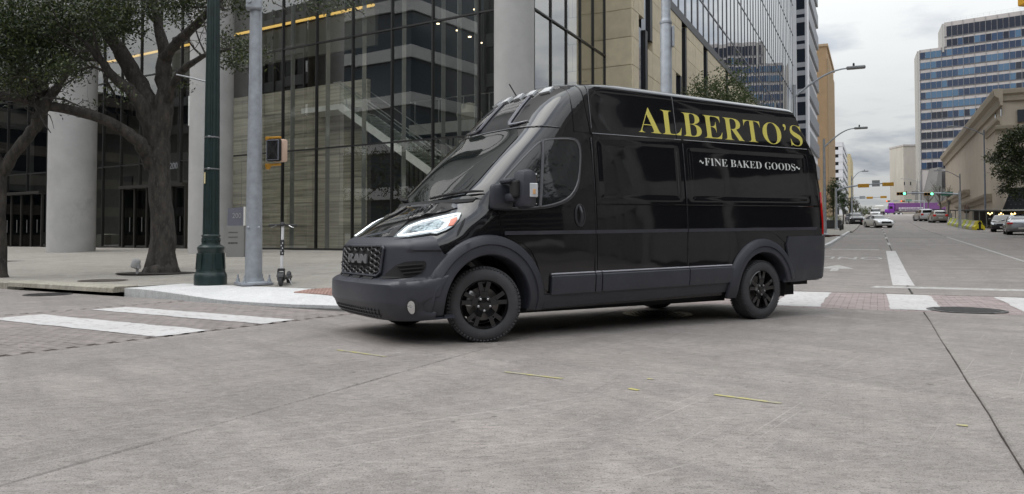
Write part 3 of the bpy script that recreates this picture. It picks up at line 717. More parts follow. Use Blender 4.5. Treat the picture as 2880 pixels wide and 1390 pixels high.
# side panels: outlines surveyed as (X, Z) on the flank
GP = .006
def rect(x0, x1, z0, z1): return dens([(x0-GP, z0+GP), (x1+GP, z0+GP), (x1+GP, z1-GP), (x0-GP, z1-GP)], 6)
ZS, ZH, ZT = 1.36, 2.145, 2.70
for sg in (1, -1):
    kw = dict(mode='X', sg=sg)
    def flank(name, poly, m, off=.007, depth=.02, **k): return VAN.patch(poly, 'X', off, depth, sg=sg, **k).build(name, m, van, smooth=R_(30))
    door = flank('front_door', smoothpoly([(-.62, .52), (-.60, .72), (-.47, .94), (-.16, 1.05), (-.14, 1.16), (-.10, 1.33)]+[vX(*p_) for p_ in ((1240, 478), (1262, 448), (1300, 402), (1345, 357), (1370, 342))]+[(-1.15, 2.115), (-1.29, 2.08), (-1.33, 1.9), (-1.335, 1.0), (-1.31, .55), (-1.2, .44), (-.75, .44)], 1), M_BLACK, .010)
    # door glass with its frame and the division bar
    gl = [vX(*p_) for p_ in ((1244, 482), (1262, 458), (1303, 412), (1340, 373), (1362, 354), (1400, 350), (1436, 351), (1450, 360), (1456, 385), (1455, 425), (1450, 462), (1436, 490), (1415, 506), (1385, 516), (1355, 521), (1300, 524), (1246, 524))]
    fr = VAN.patch(smoothpoly([(x*1.0+(.02 if x > -.6 else -.026), z+(.022 if z > 1.6 else -.022)) for x, z in gl], 1), 'X', .017, .012, sg=sg).build('window_frame', mat('window_seal', (.065, .065, .072), .32), door, smooth=R_(30))
    VAN.patch(smoothpoly(gl, 1), 'X', .020, .006, sg=sg).build('window', paintmat('side_window_glass', (.016, .018, .020), .02, .003, 1.0, coat=1.3), door, smooth=R_(30))
    MB().tube([VAN.at('X', x, z, .023, sg) for x, z in smoothpoly(gl, 1)], .0085, 6, closed=True).build('window_seal', M_SEAL, door, smooth=SM)
    bar = MB(); bar.tube([VAN.at('X', gl[14][0]+(gl[4][0]-gl[14][0])*k/8, gl[14][1]+(gl[4][1]-gl[14][1])*k/8, .026, sg) for k in range(9)], .017, 6); bar.build('division_bar', M_SEAL, door, smooth=SM)
    hd = MB()
    ring = [VAN.at('X', -1.125+.058*math.cos(a)*(1.0), 1.225+.112*math.sin(a)+.02, .018, sg) for a in [2*math.pi*k/20 for k in range(20)]]
    hd.tube(ring, .012, 6, closed=True); hd.tube([VAN.at('X', -1.125, 1.15+.19*k/6, .012+.04*math.sin(math.pi*k/6), sg) for k in range(7)], .018, 8)
    hd.build('handle', M_MATTE2, door, smooth=SM)
    VAN.patch(smoothpoly([(-1.07, 1.16), (-1.07, 1.33), (-1.18, 1.33), (-1.18, 1.16)], 2), 'X', .012, .004, sg=sg).build('handle_recess', M_VOID, door)
    def arch_cut(x0, x1, z0, z1):
        return [(x0, z1), (x0, z0), (-3.40, z0), (-3.42, .6), (-3.55, .86), (-3.75, 1.0), (-4.04, 1.05), (-4.3, 1.0), (-4.5, .88), (-4.5, .985), (x1, .985), (x1, z1)]
    # lower flank: one panel ahead of the seam at the middle, one behind with the rear arch
    flank('side_panel', rect(-1.36, -2.72, .44, ZS), M_BLACK)
    flank('side_panel', dens([(-2.735, ZS-GP), (-2.735, .44), (-3.40, .44), (-3.42, .6), (-3.55, .86), (-3.75, 1.0), (-4.04, 1.05), (-4.3, 1.0), (-4.5, .88), (-4.5, .985), (-5.2, .985), (-5.2, ZS-GP)], 4), M_BLACK)
    def dish(x0, x1, z0, z1, d=.006):                         # pressed-in field of a cargo panel
        def f(x, z):
            e = min(abs(x-x0), abs(x-x1), abs(z-z0), abs(z-z1)); ins = x1 < x < x0 and z0 < z < z1
            return .007-(d*sstep(0, .05, e) if ins else 0)
        return f
    flank('side_panel', rect(-1.36, -2.70, ZS+.012, ZH), M_BLACK, offf=dish(-1.42, -2.64, 1.42, 2.08), gz=.025, ga=.03)
    flank('side_panel', dens([(-2.715, ZS+.018), (-5.20, ZS+.018), (-5.17, 1.8), (-5.09, ZH-GP), (-2.715, ZH-GP)], 6), M_BLACK, offf=dish(-2.8, -5.0, 1.42, 2.06), gz=.025, ga=.03)
    flank('roof_side_panel', dens([(-1.345, ZH+GP), (-2.63, ZH+GP), (-2.63, ZT), (-1.27, ZT)], 6), M_BLACK, gz=.025)
    flank('roof_side_panel', dens([(-2.645, ZH+GP), (-5.10, ZH+GP), (-5.02, 2.35), (-4.88, ZT), (-2.645, ZT)], 6), M_BLACK, gz=.025)
    flank('roof_side_panel', dens([(-1.33, ZH+GP), (-1.255, ZT), (-1.16, ZT), (-1.12, 2.5), (-1.12, ZH+GP)], 6), M_BLACK, .009)
    # seam rib, dark strip, gutter lip
    rib = MB(); rib.tube([VAN.at('X', -1.37-k*.095, ZS+.006, .008, sg) for k in range(40)], .006, 6); rib.build('seam_rib', M_BLACK, van, smooth=SM)
    st = VAN.patch(dens([(-.18, 1.050), (-1.33, 1.050), (-1.33, 1.088), (-.18, 1.088)], 6), 'X', .018, .014, sg=sg).build('rub_strip', M_MATTE, door, smooth=SM)
    VAN.patch(dens([(-1.345, 1.050), (-2.72, 1.050), (-2.72, 1.088), (-1.345, 1.088)], 6), 'X', .015, .014, sg=sg).build('rub_strip', M_MATTE, van, smooth=SM)
    VAN.patch(dens([(-2.735, 1.050), (-5.12, 1.050), (-5.14, 1.088), (-2.735, 1.088)], 6), 'X', .015, .014, sg=sg).build('rub_strip', M_MATTE, van, smooth=SM)
    def mold(x): return lambda a, z: .010+.034*sstep(.64, .615, z) if False else .010+.034*(1-sstep(.612, .640, z))
    for x0, x1, par in ((-.74, -1.31, van), (-1.325, -1.70 if False else -1.40, van), (-1.415, -2.715, van), (-2.73, -3.45, van)):
        VAN.patch(dens([(x0, .435), (x1, .435), (x1-.0, .642), (x0+.0, .642)], 4), 'X', .03, .03, sg=sg, gz=.0125, offf=mold(0)).build('side_moulding', M_MATTE, par, smooth=SM)
    VAN.patch(dens([(-.60, .29), (-3.52, .315), (-3.50, .428), (-.62, .428)], 6), 'X', .012, .03, sg=sg).build('sill', M_MATTE, van, smooth=SM)
    lip = MB()
    for X0, z0, z1 in ((-1.345, .45, 2.10), (-1.36, 2.2, 2.70), (-2.725, .45, 2.10), (-2.637, 2.2, 2.70)):
        lip.tube([VAN.at('X', X0+.006, z0+(z1-z0)*k/20, .011, sg) for k in range(21)], .0055, 5)
    for X0, X1 in ((-1.36, -2.70), (-2.74, -5.05)): lip.tube([VAN.at('X', X0+(X1-X0)*k/16, ZH, .010, sg) for k in range(17)], .005, 5)
    lip.build('seam_highlight', M_LIP, van, smooth=SM)  # raised glossy beads added along the seams to draw thin highlights
    for x0, x1 in ((-.74, -1.31), (-1.325, -1.40), (-1.415, -2.715), (-2.73, -3.45)):
        MB().tube([VAN.at('X', x0+(x1-x0)*k/8, .640, .026, sg) for k in range(9)], .009, 6).build('moulding_highlight', M_EDGE, van, smooth=SM)  # pale bead added for the sky's bright line along the moulding top
    # rear lower corner cladding
    VAN.patch(dens([(-4.46, .385), (-4.75, .385), (-5.22, .40), (-5.30, .46), (-5.315, .60), (-5.315, .945), (-5.27, .972), (-4.54, .972), (-4.49, .86), (-4.54, .60)], 4), 'X', .025, .03, sg=sg).build('rear_quarter_cladding', M_MATTE, van, smooth=SM)
    # arch flares: swept profile round each wheel
    for (wx, wz), a0, a1, ro, ri in ((WF, -8, 190, .665, .475), (WR, 12, 197, .625, .46)):
        fl = MB(); n = 44; prof = [(ro+.005, .002), (ro-.004, .030), (ro-.022, .044), (ro-.085, .056), (ro-.094, .040), (ri+.035, .050), (ri+.010, .047), (ri, .030), (ri, -.16)]
        for k in range(n+1):
            t = R_(a0+(a1-a0)*k/n); sq = 1.0
            for r, o in prof:
                x = wx-(r*math.cos(t))*1.0; z = wz+r*math.sin(t)*(1.02 if math.sin(t) > 0 else 1)
                z = max(z, .285); p = VAN.X(min(x, .80), max(z, .28), sg); rk = vrake(x, z)-z if abs(wx) > 1 else 0
                q = VAN.at('X', min(x, .8), max(z, .28), o, sg); 
                if o < 0: q = Vector((x, q.y, z))
                fl.v.append(Vector((x if x < .55 else q.x, q.y, z)))
        m = len(prof)
        for k in range(n):
            for i in range(m-1): fl.f.append((k*m+i, k*m+i+1, k*m+m+i+1, k*m+m+i))
        fl.f += [tuple(range(m)), tuple(n*m+i for i in reversed(range(m)))]
        fl.build('arch_flare', M_MATTE, van, smooth=R_(28))
        # wheel-house liner
        ln = MB(); n = 20
        for k in range(n+1):
            t = R_(-15+210*k/n)
            for y in (.985, .45): ln.v.append(Vector((wx-.485*math.cos(t), sg*y, wz+.02+.485*math.sin(t))))
        for k in range(n): ln.f.append((2*k, 2*k+1, 2*k+3, 2*k+2))
        ln.f.append(tuple(2*k+1 for k in range(n+1))); ln.build('arch_liner', M_VOID, van)
    # tail lamp up the rear corner
    VAN.patch(dens([(-5.262, .99), (-5.325, .99), (-5.325, 1.35), (-5.31, 1.52), (-5.285, 1.56), (-5.27, 1.42), (-5.255, 1.3)], 4), 'X', .014, .02, sg=sg, ga=.01).build('tail_lamp', M_RED, van, smooth=SM)
# nose: bonnet, bumper, windscreen, lamps
half_hood = [(.0, 1.035), (.2, 1.035), (.42, 1.03)]+[vS(*p) for p in ((990, 603), (1004, 580), (1030, 556), (1070, 543), (1120, 534), (1150, 524))]+[(vS(1155, 506)[0], 1.365), (.35, 1.372), (0., 1.38)]
def mirror(h): return h+[(-a, z) for a, z in reversed(h) if a > 1e-6]
hood = VAN.patch(dens(mirror(half_hood), 2), 'S', .012, .022, ga=.03, gz=.02, offf=lambda a, z: .012+.012*(1-sstep(.0, .05, abs(abs(a)-.36+.55*(z-1.2))))).build('bonnet', M_BLACK, van, smooth=R_(30))
# louvres on the bonnet shoulder
for sg in (1, -1):
    lv = MB()
    for k in range(6):
        (a0, z0), (a1, z1) = vS(1026+10*k, 548-4.2*k), vS(1036+10*k, 538-4.2*k); lv.tube([VAN.at('S', sg*(a0+(a1-a0)*j/3), z0+(z1-z0)*j/3, .026) for j in range(4)], .0065, 5)
    lv.build('bonnet_louvre', M_MATTE2, van)
ws_half = [(0., 1.40), (.45, 1.40), (.62, 1.41)]+[vS(*p) for p in ((1168, 491), (1205, 453), (1240, 413), (1275, 374), (1303, 343))]+[(.35, 2.205), (0, 2.215)]
VAN.patch(dens(mirror(ws_half), 2), 'S', .006, .012, ga=.04, gz=.04).build('windscreen', M_DGLASS, van, smooth=SM)
cow = VAN.patch(dens(mirror([(0, 1.378), (.45, 1.376), (.56, 1.384), (.56, 1.415), (.45, 1.412), (0, 1.415)]), 2), 'S', .010, .02, ga=.04).build('cowl', M_VOID, van)
for sgn, a0, a1 in ((1, .1, .58), (-1, .06, .5)):
    wp = MB(); wp.tube([VAN.at('S', a0*sgn-.2*(sgn < 0)+ (a1-a0)*sgn*k/6, 1.425+.05*math.sin(k/6*1.5), .03) for k in range(7)], [.014]*6+[.008], 6); wp.build('wiper', M_VOID, van)
bz = .275
def aX(X, Z): p = VAN.X(X, Z); return (math.atan2(p.y/VAN.W(Z), (X-VAN.Xc(Z))/(VAN.Xf(Z)-VAN.Xc(Z)))/(math.pi/2), Z)
bump_half = [(0, bz), (.45, bz+.005), (.78, .285)]+[aX(.545*math.cos(R_(t)), .372+.545*math.sin(R_(t))) for t in (-8, 0, 12, 24, 36, 48)]+[(.885, .90)]+[vS(*p) for p in ((1116, 640), (1098, 606), (1088, 597))]+[vS(*p) for p in ((1040, 604), (992, 607))]+[(.42, 1.022), (.2, 1.028), (0, 1.028)]
def bumpoff(a, z):
    a = abs(a); o = .022
    zl = .60+.115*sstep(.5, .86, a); o += .03*(1-sstep(zl, zl+.022, z))*(1-sstep(.70, .88, a))    # lower step, its lip climbing outward
    o += .02*(1-sstep(.42, .47, a))*(sstep(.40, .42, z)-sstep(.575, .59, z))      # number-plate block
    o += .02*(sstep(.46, .5, a)-sstep(.9, .96, a))*(sstep(.90, .92, z)-sstep(1.0, 1.02, z))
    o -= .06*(sstep(.50, .72, a)-sstep(.815, .835, a))*(sstep(.33, .36, z)-sstep(.36+.11*sstep(.5, .75, a), .40+.11*sstep(.5, .75, a), z))   # fog lamp pocket
    return o
VAN.patch(dens(mirror(bump_half), 2), 'S', .022, .06, ga=.02, gz=.018, offf=bumpoff).build('front_bumper', M_MATTE, van, smooth=R_(40))
# grille: dark opening, honeycomb bars and the name on it
def yS(y, Z):                    # lateral position on the nose -> a
    lo, hi = 0, 1
    for _ in range(30):
        m = (lo+hi)/2
        if VAN.S(m, Z).y < abs(y): lo = m
        else: hi = m
    return math.copysign(lo, y)
gpoly = [(-.52, .93), (-.50, .70), (-.42, .645), (.42, .645), (.50, .70), (.52, .93), (.49, .95), (-.49, .95)]
gr = VAN.patch([(yS(y, z), z) for y, z in dens(gpoly, 4)], 'S', .030, .02).build('grille', M_VOID, van)
def fpt(y, z, off): return VAN.at('S', yS(y, z), z, off)
cell = .078
for i in range(-10, 11):
    for j in range(-5, 6):
        cy, cz = i*cell*1.1, .80+j*cell*.66+(cell*.33 if i % 2 else 0)
        if abs(cy) > .49-(.08 if cz < .69 else 0) or not .668 < cz < .935 or (abs(cy) < .33 and .745 < cz < .905): continue
        h = MB(); pts = [fpt(cy+cell*.68*math.cos(a), cz+cell*.33*math.sin(a), .042) for a in [math.pi/3*k for k in range(6)]]
        h.tube(pts, .0075, 4, closed=True); h.build('grille_cell', M_MATTE2, gr, fix=False)
fr = MB(); fr.tube([fpt(y, z, .040) for y, z in dens(gpoly, 3)], .014, 6, closed=True); fr.build('grille_frame', M_MATTE, gr, smooth=SM)
nb = VAN.patch([(yS(y, z), z) for y, z in dens([(-.30, .775), (.30, .775), (.30, .875), (-.30, .875)], 4)], 'S', .038, .01).build('badge_plate', M_VOID, gr)
tb = text_mesh('RAM', .118, extrude=.006, offset=.006); w = max(v.x for v in tb.v); tb.v = [Vector((v.x*.50/w, v.y, v.z)) for v in tb.v]; w = .50
tb.v = [fpt(-(v.x-w/2) if False else (v.x-w/2), .787+v.y, .062+v.z) for v in tb.v]
tb.build('badge_letters', mat('badge_grey', (.20, .20, .21), .35, .3), gr, fix=False)
for y0, y1 in ((-.40, -.20), (-.1, .1), (.18, .40)):
    VAN.patch([(yS(y, z), z) for y, z in dens([(y0, .598), (y1, .598), (y1, .630), (y0, .630)], 3)], 'S', .040, .01).build('vent_slot', M_VOID, van)
lg = VAN.patch([(yS(y, z), z) for y, z in dens([(-.62, .365), (-.55, .300), (.55, .300), (.62, .365), (.55, .385), (-.55, .385)], 4)], 'S', .048, .01).build('lower_grille', M_VOID, van)
lm = MB()
for k in range(-9, 10): lm.tube([fpt(k*.06-.03, .305, .056), fpt(k*.06, .342, .056), fpt(k*.06+.03, .38, .056)], .006, 4)
for z in (.325, .36): lm.tube([fpt(-.56+.056*k, z, .056) for k in range(21)], .006, 4)
lm.build('lower_grille_mesh', M_MATTE2, lg)
for sg in (1, -1):
    ip = [vS(*p) for p in ((955, 706), (976, 689), (1010, 660), (1066, 655), (1074, 661), (1068, 681), (1040, 698), (996, 705))]
    it = VAN.patch([(a*sg, z) for a, z in smoothpoly(ip, 1)], 'S', .016, .01, ga=.02, gz=.02, offf=lambda a, z: bumpoff(a, z)+.008).build('side_intake', M_VOID, van)
    sl = MB()
    for k in range(3):
        a0, a1 = ip[2][0]+.03-.02*k, ip[4][0]-.02; z = ip[6][1]+.035+.034*k; sl.tube([VAN.at('S', sg*(a0+(a1-a0)*j/4), z+.02*j/4, bumpoff(a0+(a1-a0)*j/4, z+.02*j/4)+.02) for j in range(5)], .008, 5)
    sl.build('intake_slat', M_VOID, it)
    f, fz = vS(1038, 766); f *= sg
    fpw = VAN.patch([(f+.030*math.cos(t)*1.0, fz+.062*math.sin(t)) for t in [2*math.pi*k/18 for k in range(18)]], 'S', bumpoff(f, fz)+.012, .03).build('fog_pocket', M_MATTE2, van)
    VAN.patch([(f+.017*math.cos(t), fz+.047*math.sin(t)) for t in [2*math.pi*k/18 for k in range(18)]], 'S', bumpoff(f, fz)+.03, .02).build('fog_lamp', M_CHROME, fpw)
    # headlamp: clear unit, bright edge strip, amber end
    hl = [vS(*p) for p in ((992, 600), (1004, 586), (1022, 571), (1060, 557), (1110, 546), (1150, 538), (1161, 539), (1155, 553), (1142, 569), (1122, 582), (1098, 591), (1082, 590), (1060, 594), (1025, 600))]
    hl = [(a+(.0 if sg > 0 else .10*max(0, .75-a)), z) for a, z in hl]; lamp = VAN.patch([(a*sg, z) for a, z in dens(hl, 2)], 'S', .018, .03, ga=.02, gz=.02).build('headlamp', mat('lamp_lens', (.30, .34, .36), .08, .3, var=.3, vs=25., coat=1.), van, smooth=SM)
    for nm, q, m, o in (('projector', ((1030, 588), (1040, 575), (1070, 567), (1108, 558), (1118, 562), (1105, 577), (1080, 584)), mat('lamp_bowl', (.18, .22, .24), .1, .7, var=.5, vs=30., bump=.8, bs=14.), .021),
                        ('indicator', ((1128, 572), (1135, 556), (1150, 550), (1151, 556), (1140, 570)), M_AMBER, .024)):
        VAN.patch([(a*sg, z) for a, z in [vS(*p) for p in dens(q, 3)]], 'S', o, .006, ga=.02).build(nm, m, lamp, smooth=SM)
    ls = MB(); ls.tube([VAN.at('S', (a+(.0 if sg > 0 else .10*max(0, .75-a)))*sg, z, .025) for a, z in [vS(*p) for p in ((1150, 543), (1112, 551), (1064, 562), (1030, 575), (1012, 590), (1003, 597), (1030, 595), (1062, 589), (1084, 586), (1104, 584), (1122, 574), (1130, 562))]], [.0085]*12, 6); ls.build('light_strip', M_LEDW, lamp, smooth=SM)
    dg_ = VAN.patch([(a*sg, z) for a, z in [vS(*p) for p in dens(((1163, 556), (1170, 549), (1166, 566), (1154, 590), (1148, 596), (1150, 584)), 3)]], 'S', .006, .006).build('fender_vent', M_VOID, van)
# clearance lamps along the brow, pressed ribs, aerial
brow = [vS(*p) for p in ((1384, 216), (1345, 229), (1302, 243), (1262, 259), (1228, 279))]
for k, y in enumerate((.52, .26, 0, -.26, -.52)):
    ac = yS(y, 2.66); VAN.patch([(ac-.05, 2.625), (ac+.045, 2.635), (ac+.035, 2.70), (ac-.04, 2.695)], 'S', .022, .03, ga=.02, gz=.02).build('marker_lamp', M_CLEAR, van, smooth=SM)
MB().tube([VAN.at('S', -.85+1.7*k/30, 2.212-.03*abs(-1+2*k/30), .010) for k in range(31)], .006, 5).build('windscreen_seam', M_LIP, van, smooth=SM)
for sg in (1, -1):
    rb = MB(); rb.tube([VAN.at('S', sg*a, z, .012) for a, z in ((.20, 2.62), (.205, 2.5), (.21, 2.4), (.215, 2.29), (.24, 2.26), (.32, 2.255), (.42, 2.27))], [.016, .018, .02, .02, .018, .014, .006], 6); rb.build('brow_rib', mat('brow_rib_sheen', (.16, .16, .19), .25, coat=.8), van, smooth=SM)  # ribs coloured lighter than the body for the sky they reflect
MB().tube([(-1.22, -.35, 2.76), (-1.13, -.37, 2.90)], .008, 5).build('aerial', M_VOID, van)
# the near mirror
for sg in (1,):
    arm = MB(); arm.box((-.14, sg*1.03, 1.43), (.26, .10, .26), bev=.05).box((-.20, sg*1.13, 1.42), (.12, .22, .09), bev=.03).box((-.17, sg*1.12, 1.585), (.11, .2, .045), bev=.02)
    a = arm.build('mirror_arm', M_MATTE, van, smooth=SM)
    hs = MB(); hs.box((-.26, sg*1.27, 1.50), (.17, .26, .38), bev=.065, rz=sg*-.12); mr = hs.build('mirror', M_MATTE, van, smooth=SM)
    MB().box((-.345, sg*1.27, 1.50), (.02, .20, .30), bev=.008, rz=sg*-.12).build('mirror_glass', mat('mirror_silver', (.8, .8, .82), .02, 1.), mr)
    MB().box((-.275, sg*1.405, 1.485), (.085, .02, .135), bev=.008, rz=sg*-.12).build('repeater', M_CLEAR, mr)
    MB().box((-.275, sg*1.411, 1.47), (.03, .02, .05), bev=.006, rz=sg*-.12).build('repeater_bulb', mat('pale_amber', (.7, .42, .2), .3), mr)
    MB().box((-.165, sg*1.24, 1.50), (.05, .17, .17), bev=.02, rz=sg*-.12).build('mirror_recess', M_VOID, mr)
# wheels
def make_wheel(parent, wx, sg, steer=0., R=.372, Wd=.235, full=True):
    w = bpy.data.objects.new('wheel', None); COL.objects.link(w); w.parent = parent; w.location = (wx, sg*.90, R); w.rotation_euler = (0, 0, steer+(0 if sg > 0 else math.pi))
    A = Matrix.Rotation(-math.pi/2, 4, 'X')      # lathe axis Z -> +Y outward
    h = Wd/2
    prof = [(.228, -h+.015), (.252, -h), (.30, -h-.008), (.345, -h+.01), (.366, -h+.035), (R-.001, -h+.06), (R, 0), (R-.001, h-.06), (.366, h-.035), (.345, h-.01), (.33, h+.001), (.30, h+.008), (.275, h+.006), (.252, h), (.24, h-.006), (.228, h-.015)]
    ty = MB().lathe(prof, 56, A, closed=True).build('tyre', M_TYRE, w, smooth=R_(45))
    tr = MB()
    for row, y in enumerate((-.085, -.042, 0, .042, .085)):
        for k in range(64):
            t = 2*math.pi*(k+(row % 2)*.5)/64; rr = R-.0035-(.004 if abs(y) > .07 else 0)
            M_ = Matrix.Rotation(-t, 4, 'Y') @ Matrix.Translation((rr, y, 0)) ; tr.xf(Matrix()) if False else None
            b_ = MB().box((0, 0, 0), (.012, .030, .024)); tr.add([M_ @ v for v in b_.v], b_.f)
    for k in range(64):                             # shoulder lugs
        t = 2*math.pi*k/64
        M_ = Matrix.Rotation(-t, 4, 'Y') @ Matrix.Translation((.345, h-.017, 0)) @ Matrix.Rotation(-.9, 4, 'Z'); b_ = MB().box((0, 0, 0), (.012, .034, .018)); tr.add([M_ @ v for v in b_.v], b_.f)
    tag(tr.build('tread_block', M_TYRE, w, fix=False), kind='stuff')
    rim = MB().lathe([(.230, -h+.02), (.234, h-.02), (.243, h-.006), (.234, h+.003), (.224, h-.012), (.216, -.02), (.21, -h+.03)], 48, A)
    rim.f = rim.f[:-2]; rim.build('rim', M_RIM, w, smooth=R_(40))
    sp = MB()
    for k in range(5):
        for d in (-.17, .17):
            t = 2*math.pi*k/5+d+.31; t2 = 2*math.pi*k/5+d*1.25+.31
            a = Vector((.052*math.cos(t-d*.3), h-.032, .052*math.sin(t-d*.3))); m_ = Vector((.13*math.cos(t), h-.018, .13*math.sin(t))); e = Vector((.226*math.cos(t2), h-.016, .226*math.sin(t2)))
            sp.beam(a, m_, .05, .03, up=(0, 1, 0)); sp.beam(m_, e, .042, .026, up=(0, 1, 0))
    sp.build('spoke', M_RIM, w); 
    MB().lathe([(.088, h-.05), (.088, h-.022), (.07, h-.014), (.036, h-.012), (.034, h-.004), (0, h-.002)], 24, A).build('hub', M_RIM, w, smooth=R_(30))
    nuts = [(.062*math.cos(2*math.pi*k/5+.94), .062*math.sin(2*math.pi*k/5+.94)) for k in range(5)]
    for x, z in nuts: MB().lathe([(.0115, h-.03), (.0115, h-.006), (.006, h-.002), (0, h-.002)], 8, Matrix.Translation((x, 0, z)) @ A).build('wheel_nut', M_STEEL, w, smooth=R_(50))
    MB().lathe([(.165, -.02), (.165, .0), (.08, .004), (0, .004)], 32, A).build('brake_disc', M_DISC, w, smooth=R_(30))
    MB().box((.12, .01, .05), (.08, .05, .16), bev=.015, ry=-.3).build('brake_caliper', M_STEEL, w, smooth=SM)
    MB().lathe([(.2, -.06), (.2, -.05), (0, -.05)], 24, A).build('wheel_back', M_VOID, w)
    for rr_ in (.262, .318): MB().lathe([(rr_-.004, h+.004), (rr_, h+.0105), (rr_+.004, h+.004)], 56, A).build('sidewall_rib', M_TYRE, w, smooth=SM) if False else None
    return w
ws = [make_wheel(van, 0., 1, R_(-20)), make_wheel(van, 0., -1, R_(-20)), make_wheel(van, -4.035, 1), make_wheel(van, -4.035, -1)]
# lettering on the flank: serif capitals laid on the paint
def lettering(body, p0, p1, zcap, m, nm, squash=1.0, off=.0015, lift=None):
    B = ''.join(chr(0x1D400+ord(c)-65) if 'A' <= c <= 'Z' else c for c in body); full = text_mesh(B, 1.0, offset=-.010); w = max(v.x for v in full.v); h = text_mesh(chr(0x1D400), 1.0); hh = max(v.y for v in h.v)
    x0, x1 = p0[0], p1[0]; z0, z1 = p0[1], p1[1]
    # every letter its own piece
    bm = bmesh.new(); vs = [bm.verts.new(v) for v in full.v]
    for f in full.f:
        try: bm.faces.new([vs[i] for i in f])
        except ValueError: pass
    bmesh.ops.remove_doubles(bm, verts=bm.verts, dist=1e-6)
    for ax, st, lo, hi in ((0, .25*hh, 0, w), (1, .12*hh, -.3, 1.2)):
        k = lo+st
        while k < hi: bmesh.ops.bisect_plane(bm, geom=bm.verts[:]+bm.edges[:]+bm.faces[:], dist=1e-7, plane_co=(k, 0, 0) if ax == 0 else (0, k, 0), plane_no=(1, 0, 0) if ax == 0 else (0, 1, 0)); k += st
    seen = set(); islands = []
    for f in bm.faces:
        if f in seen: continue
        st = [f]; seen.add(f); isl = []
        while st:
            g = st.pop(); isl.append(g)
            for e in g.edges:
                for l in e.link_faces:
                    if l not in seen: seen.add(l); st.append(l)
        islands.append(isl)
    for isl in islands:
        mb = MB(); ix = {}
        for g in isl:
            fc = []
            for v in g.verts:
                if v not in ix:
                    t = v.co.x/w; X = x0+(x1-x0)*t; Z = z0+(z1-z0)*t+v.co.y/hh*zcap
                    ix[v] = len(mb.v); mb.v.append(VAN.at('X', X, Z, .007+off if not lift else lift(X, Z)+off))
                fc.append(ix[v])
            mb.f.append(tuple(fc))
        mb.build(nm, m, van, fix=False)
    bm.free()
M_GOLD = mat('yellow_vinyl', (.66, .59, .13), .5, var=.04); M_WVIN = mat('white_vinyl', (.70, .72, .70), .5, var=.04)
a, b = vX(1606, 333), vX(2019, 369); c = vX(1641, 272)
lettering('ALBERTO\u2019S', a, b, c[1]-vX(1641, 336)[1], M_GOLD, 'letter')
a, b = vX(1772, 416), vX(2000, 430); c = vX(1780, 398)
dz = dish(-2.8, -5.0, 1.42, 2.06)
lettering('FINE BAKED GOODS', a, b, c[1]-vX(1780, 417)[1], M_WVIN, 'letter', lift=dz)
for du0, du1, dv0 in ((1759, 1769, 407.5), (2001, 2011, 422.5)):
    mb = MB(); x0, z0 = vX(du0, dv0); x1, z1 = vX(du1, dv0+.6)
    pts = [(x0+(x1-x0)*k/8, z0+(z1-z0)*k/8+.014*math.sin(2*math.pi*k/8)) for k in range(9)]
    for k in range(8):
        (xa, za), (xb, zb) = pts[k], pts[k+1]; mb.quad(*[VAN.at('X', X, Z, dz(X, Z)+.0015) for X, Z in ((xa, za-.009), (xb, zb-.009), (xb, zb+.009), (xa, za+.009))])
    mb.build('tilde', M_WVIN, van)
# exhaust, mud flap, rear step
MB().box((-5.05, .55, .42), (.35, .5, .05)).build('rear_step', M_VOID, van)
# ------------------------------------------------------------------ trees: limbs, twigs and separate leaves
import numpy as np
def leafmat(name, a, b, c, trans=.35):
    if name in MATS: return MATS[name]
    m = bpy.data.materials.new(name); m.use_nodes = True; t = m.node_tree; t.nodes.clear(); o = N(t, 'ShaderNodeOutputMaterial')
    g = N(t, 'ShaderNodeNewGeometry'); col = ramp(t, g.outputs['Random Per Island'], [(0., a), (.55, b), (1., c)])
    p = N(t, 'ShaderNodeBsdfPrincipled'); p.inputs['Roughness'].default_value = .45; t.links.new(col, p.inputs['Base Color'])
    tr = N(t, 'ShaderNodeBsdfTranslucent'); t.links.new(col, tr.inputs[0]); mx_ = N(t, 'ShaderNodeMixShader'); mx_.inputs[0].default_value = trans
    t.links.new(p.outputs[0], mx_.inputs[1]); t.links.new(tr.outputs[0], mx_.inputs[2]); t.links.new(mx_.outputs[0], o.inputs[0]); MATS[name] = m; return m
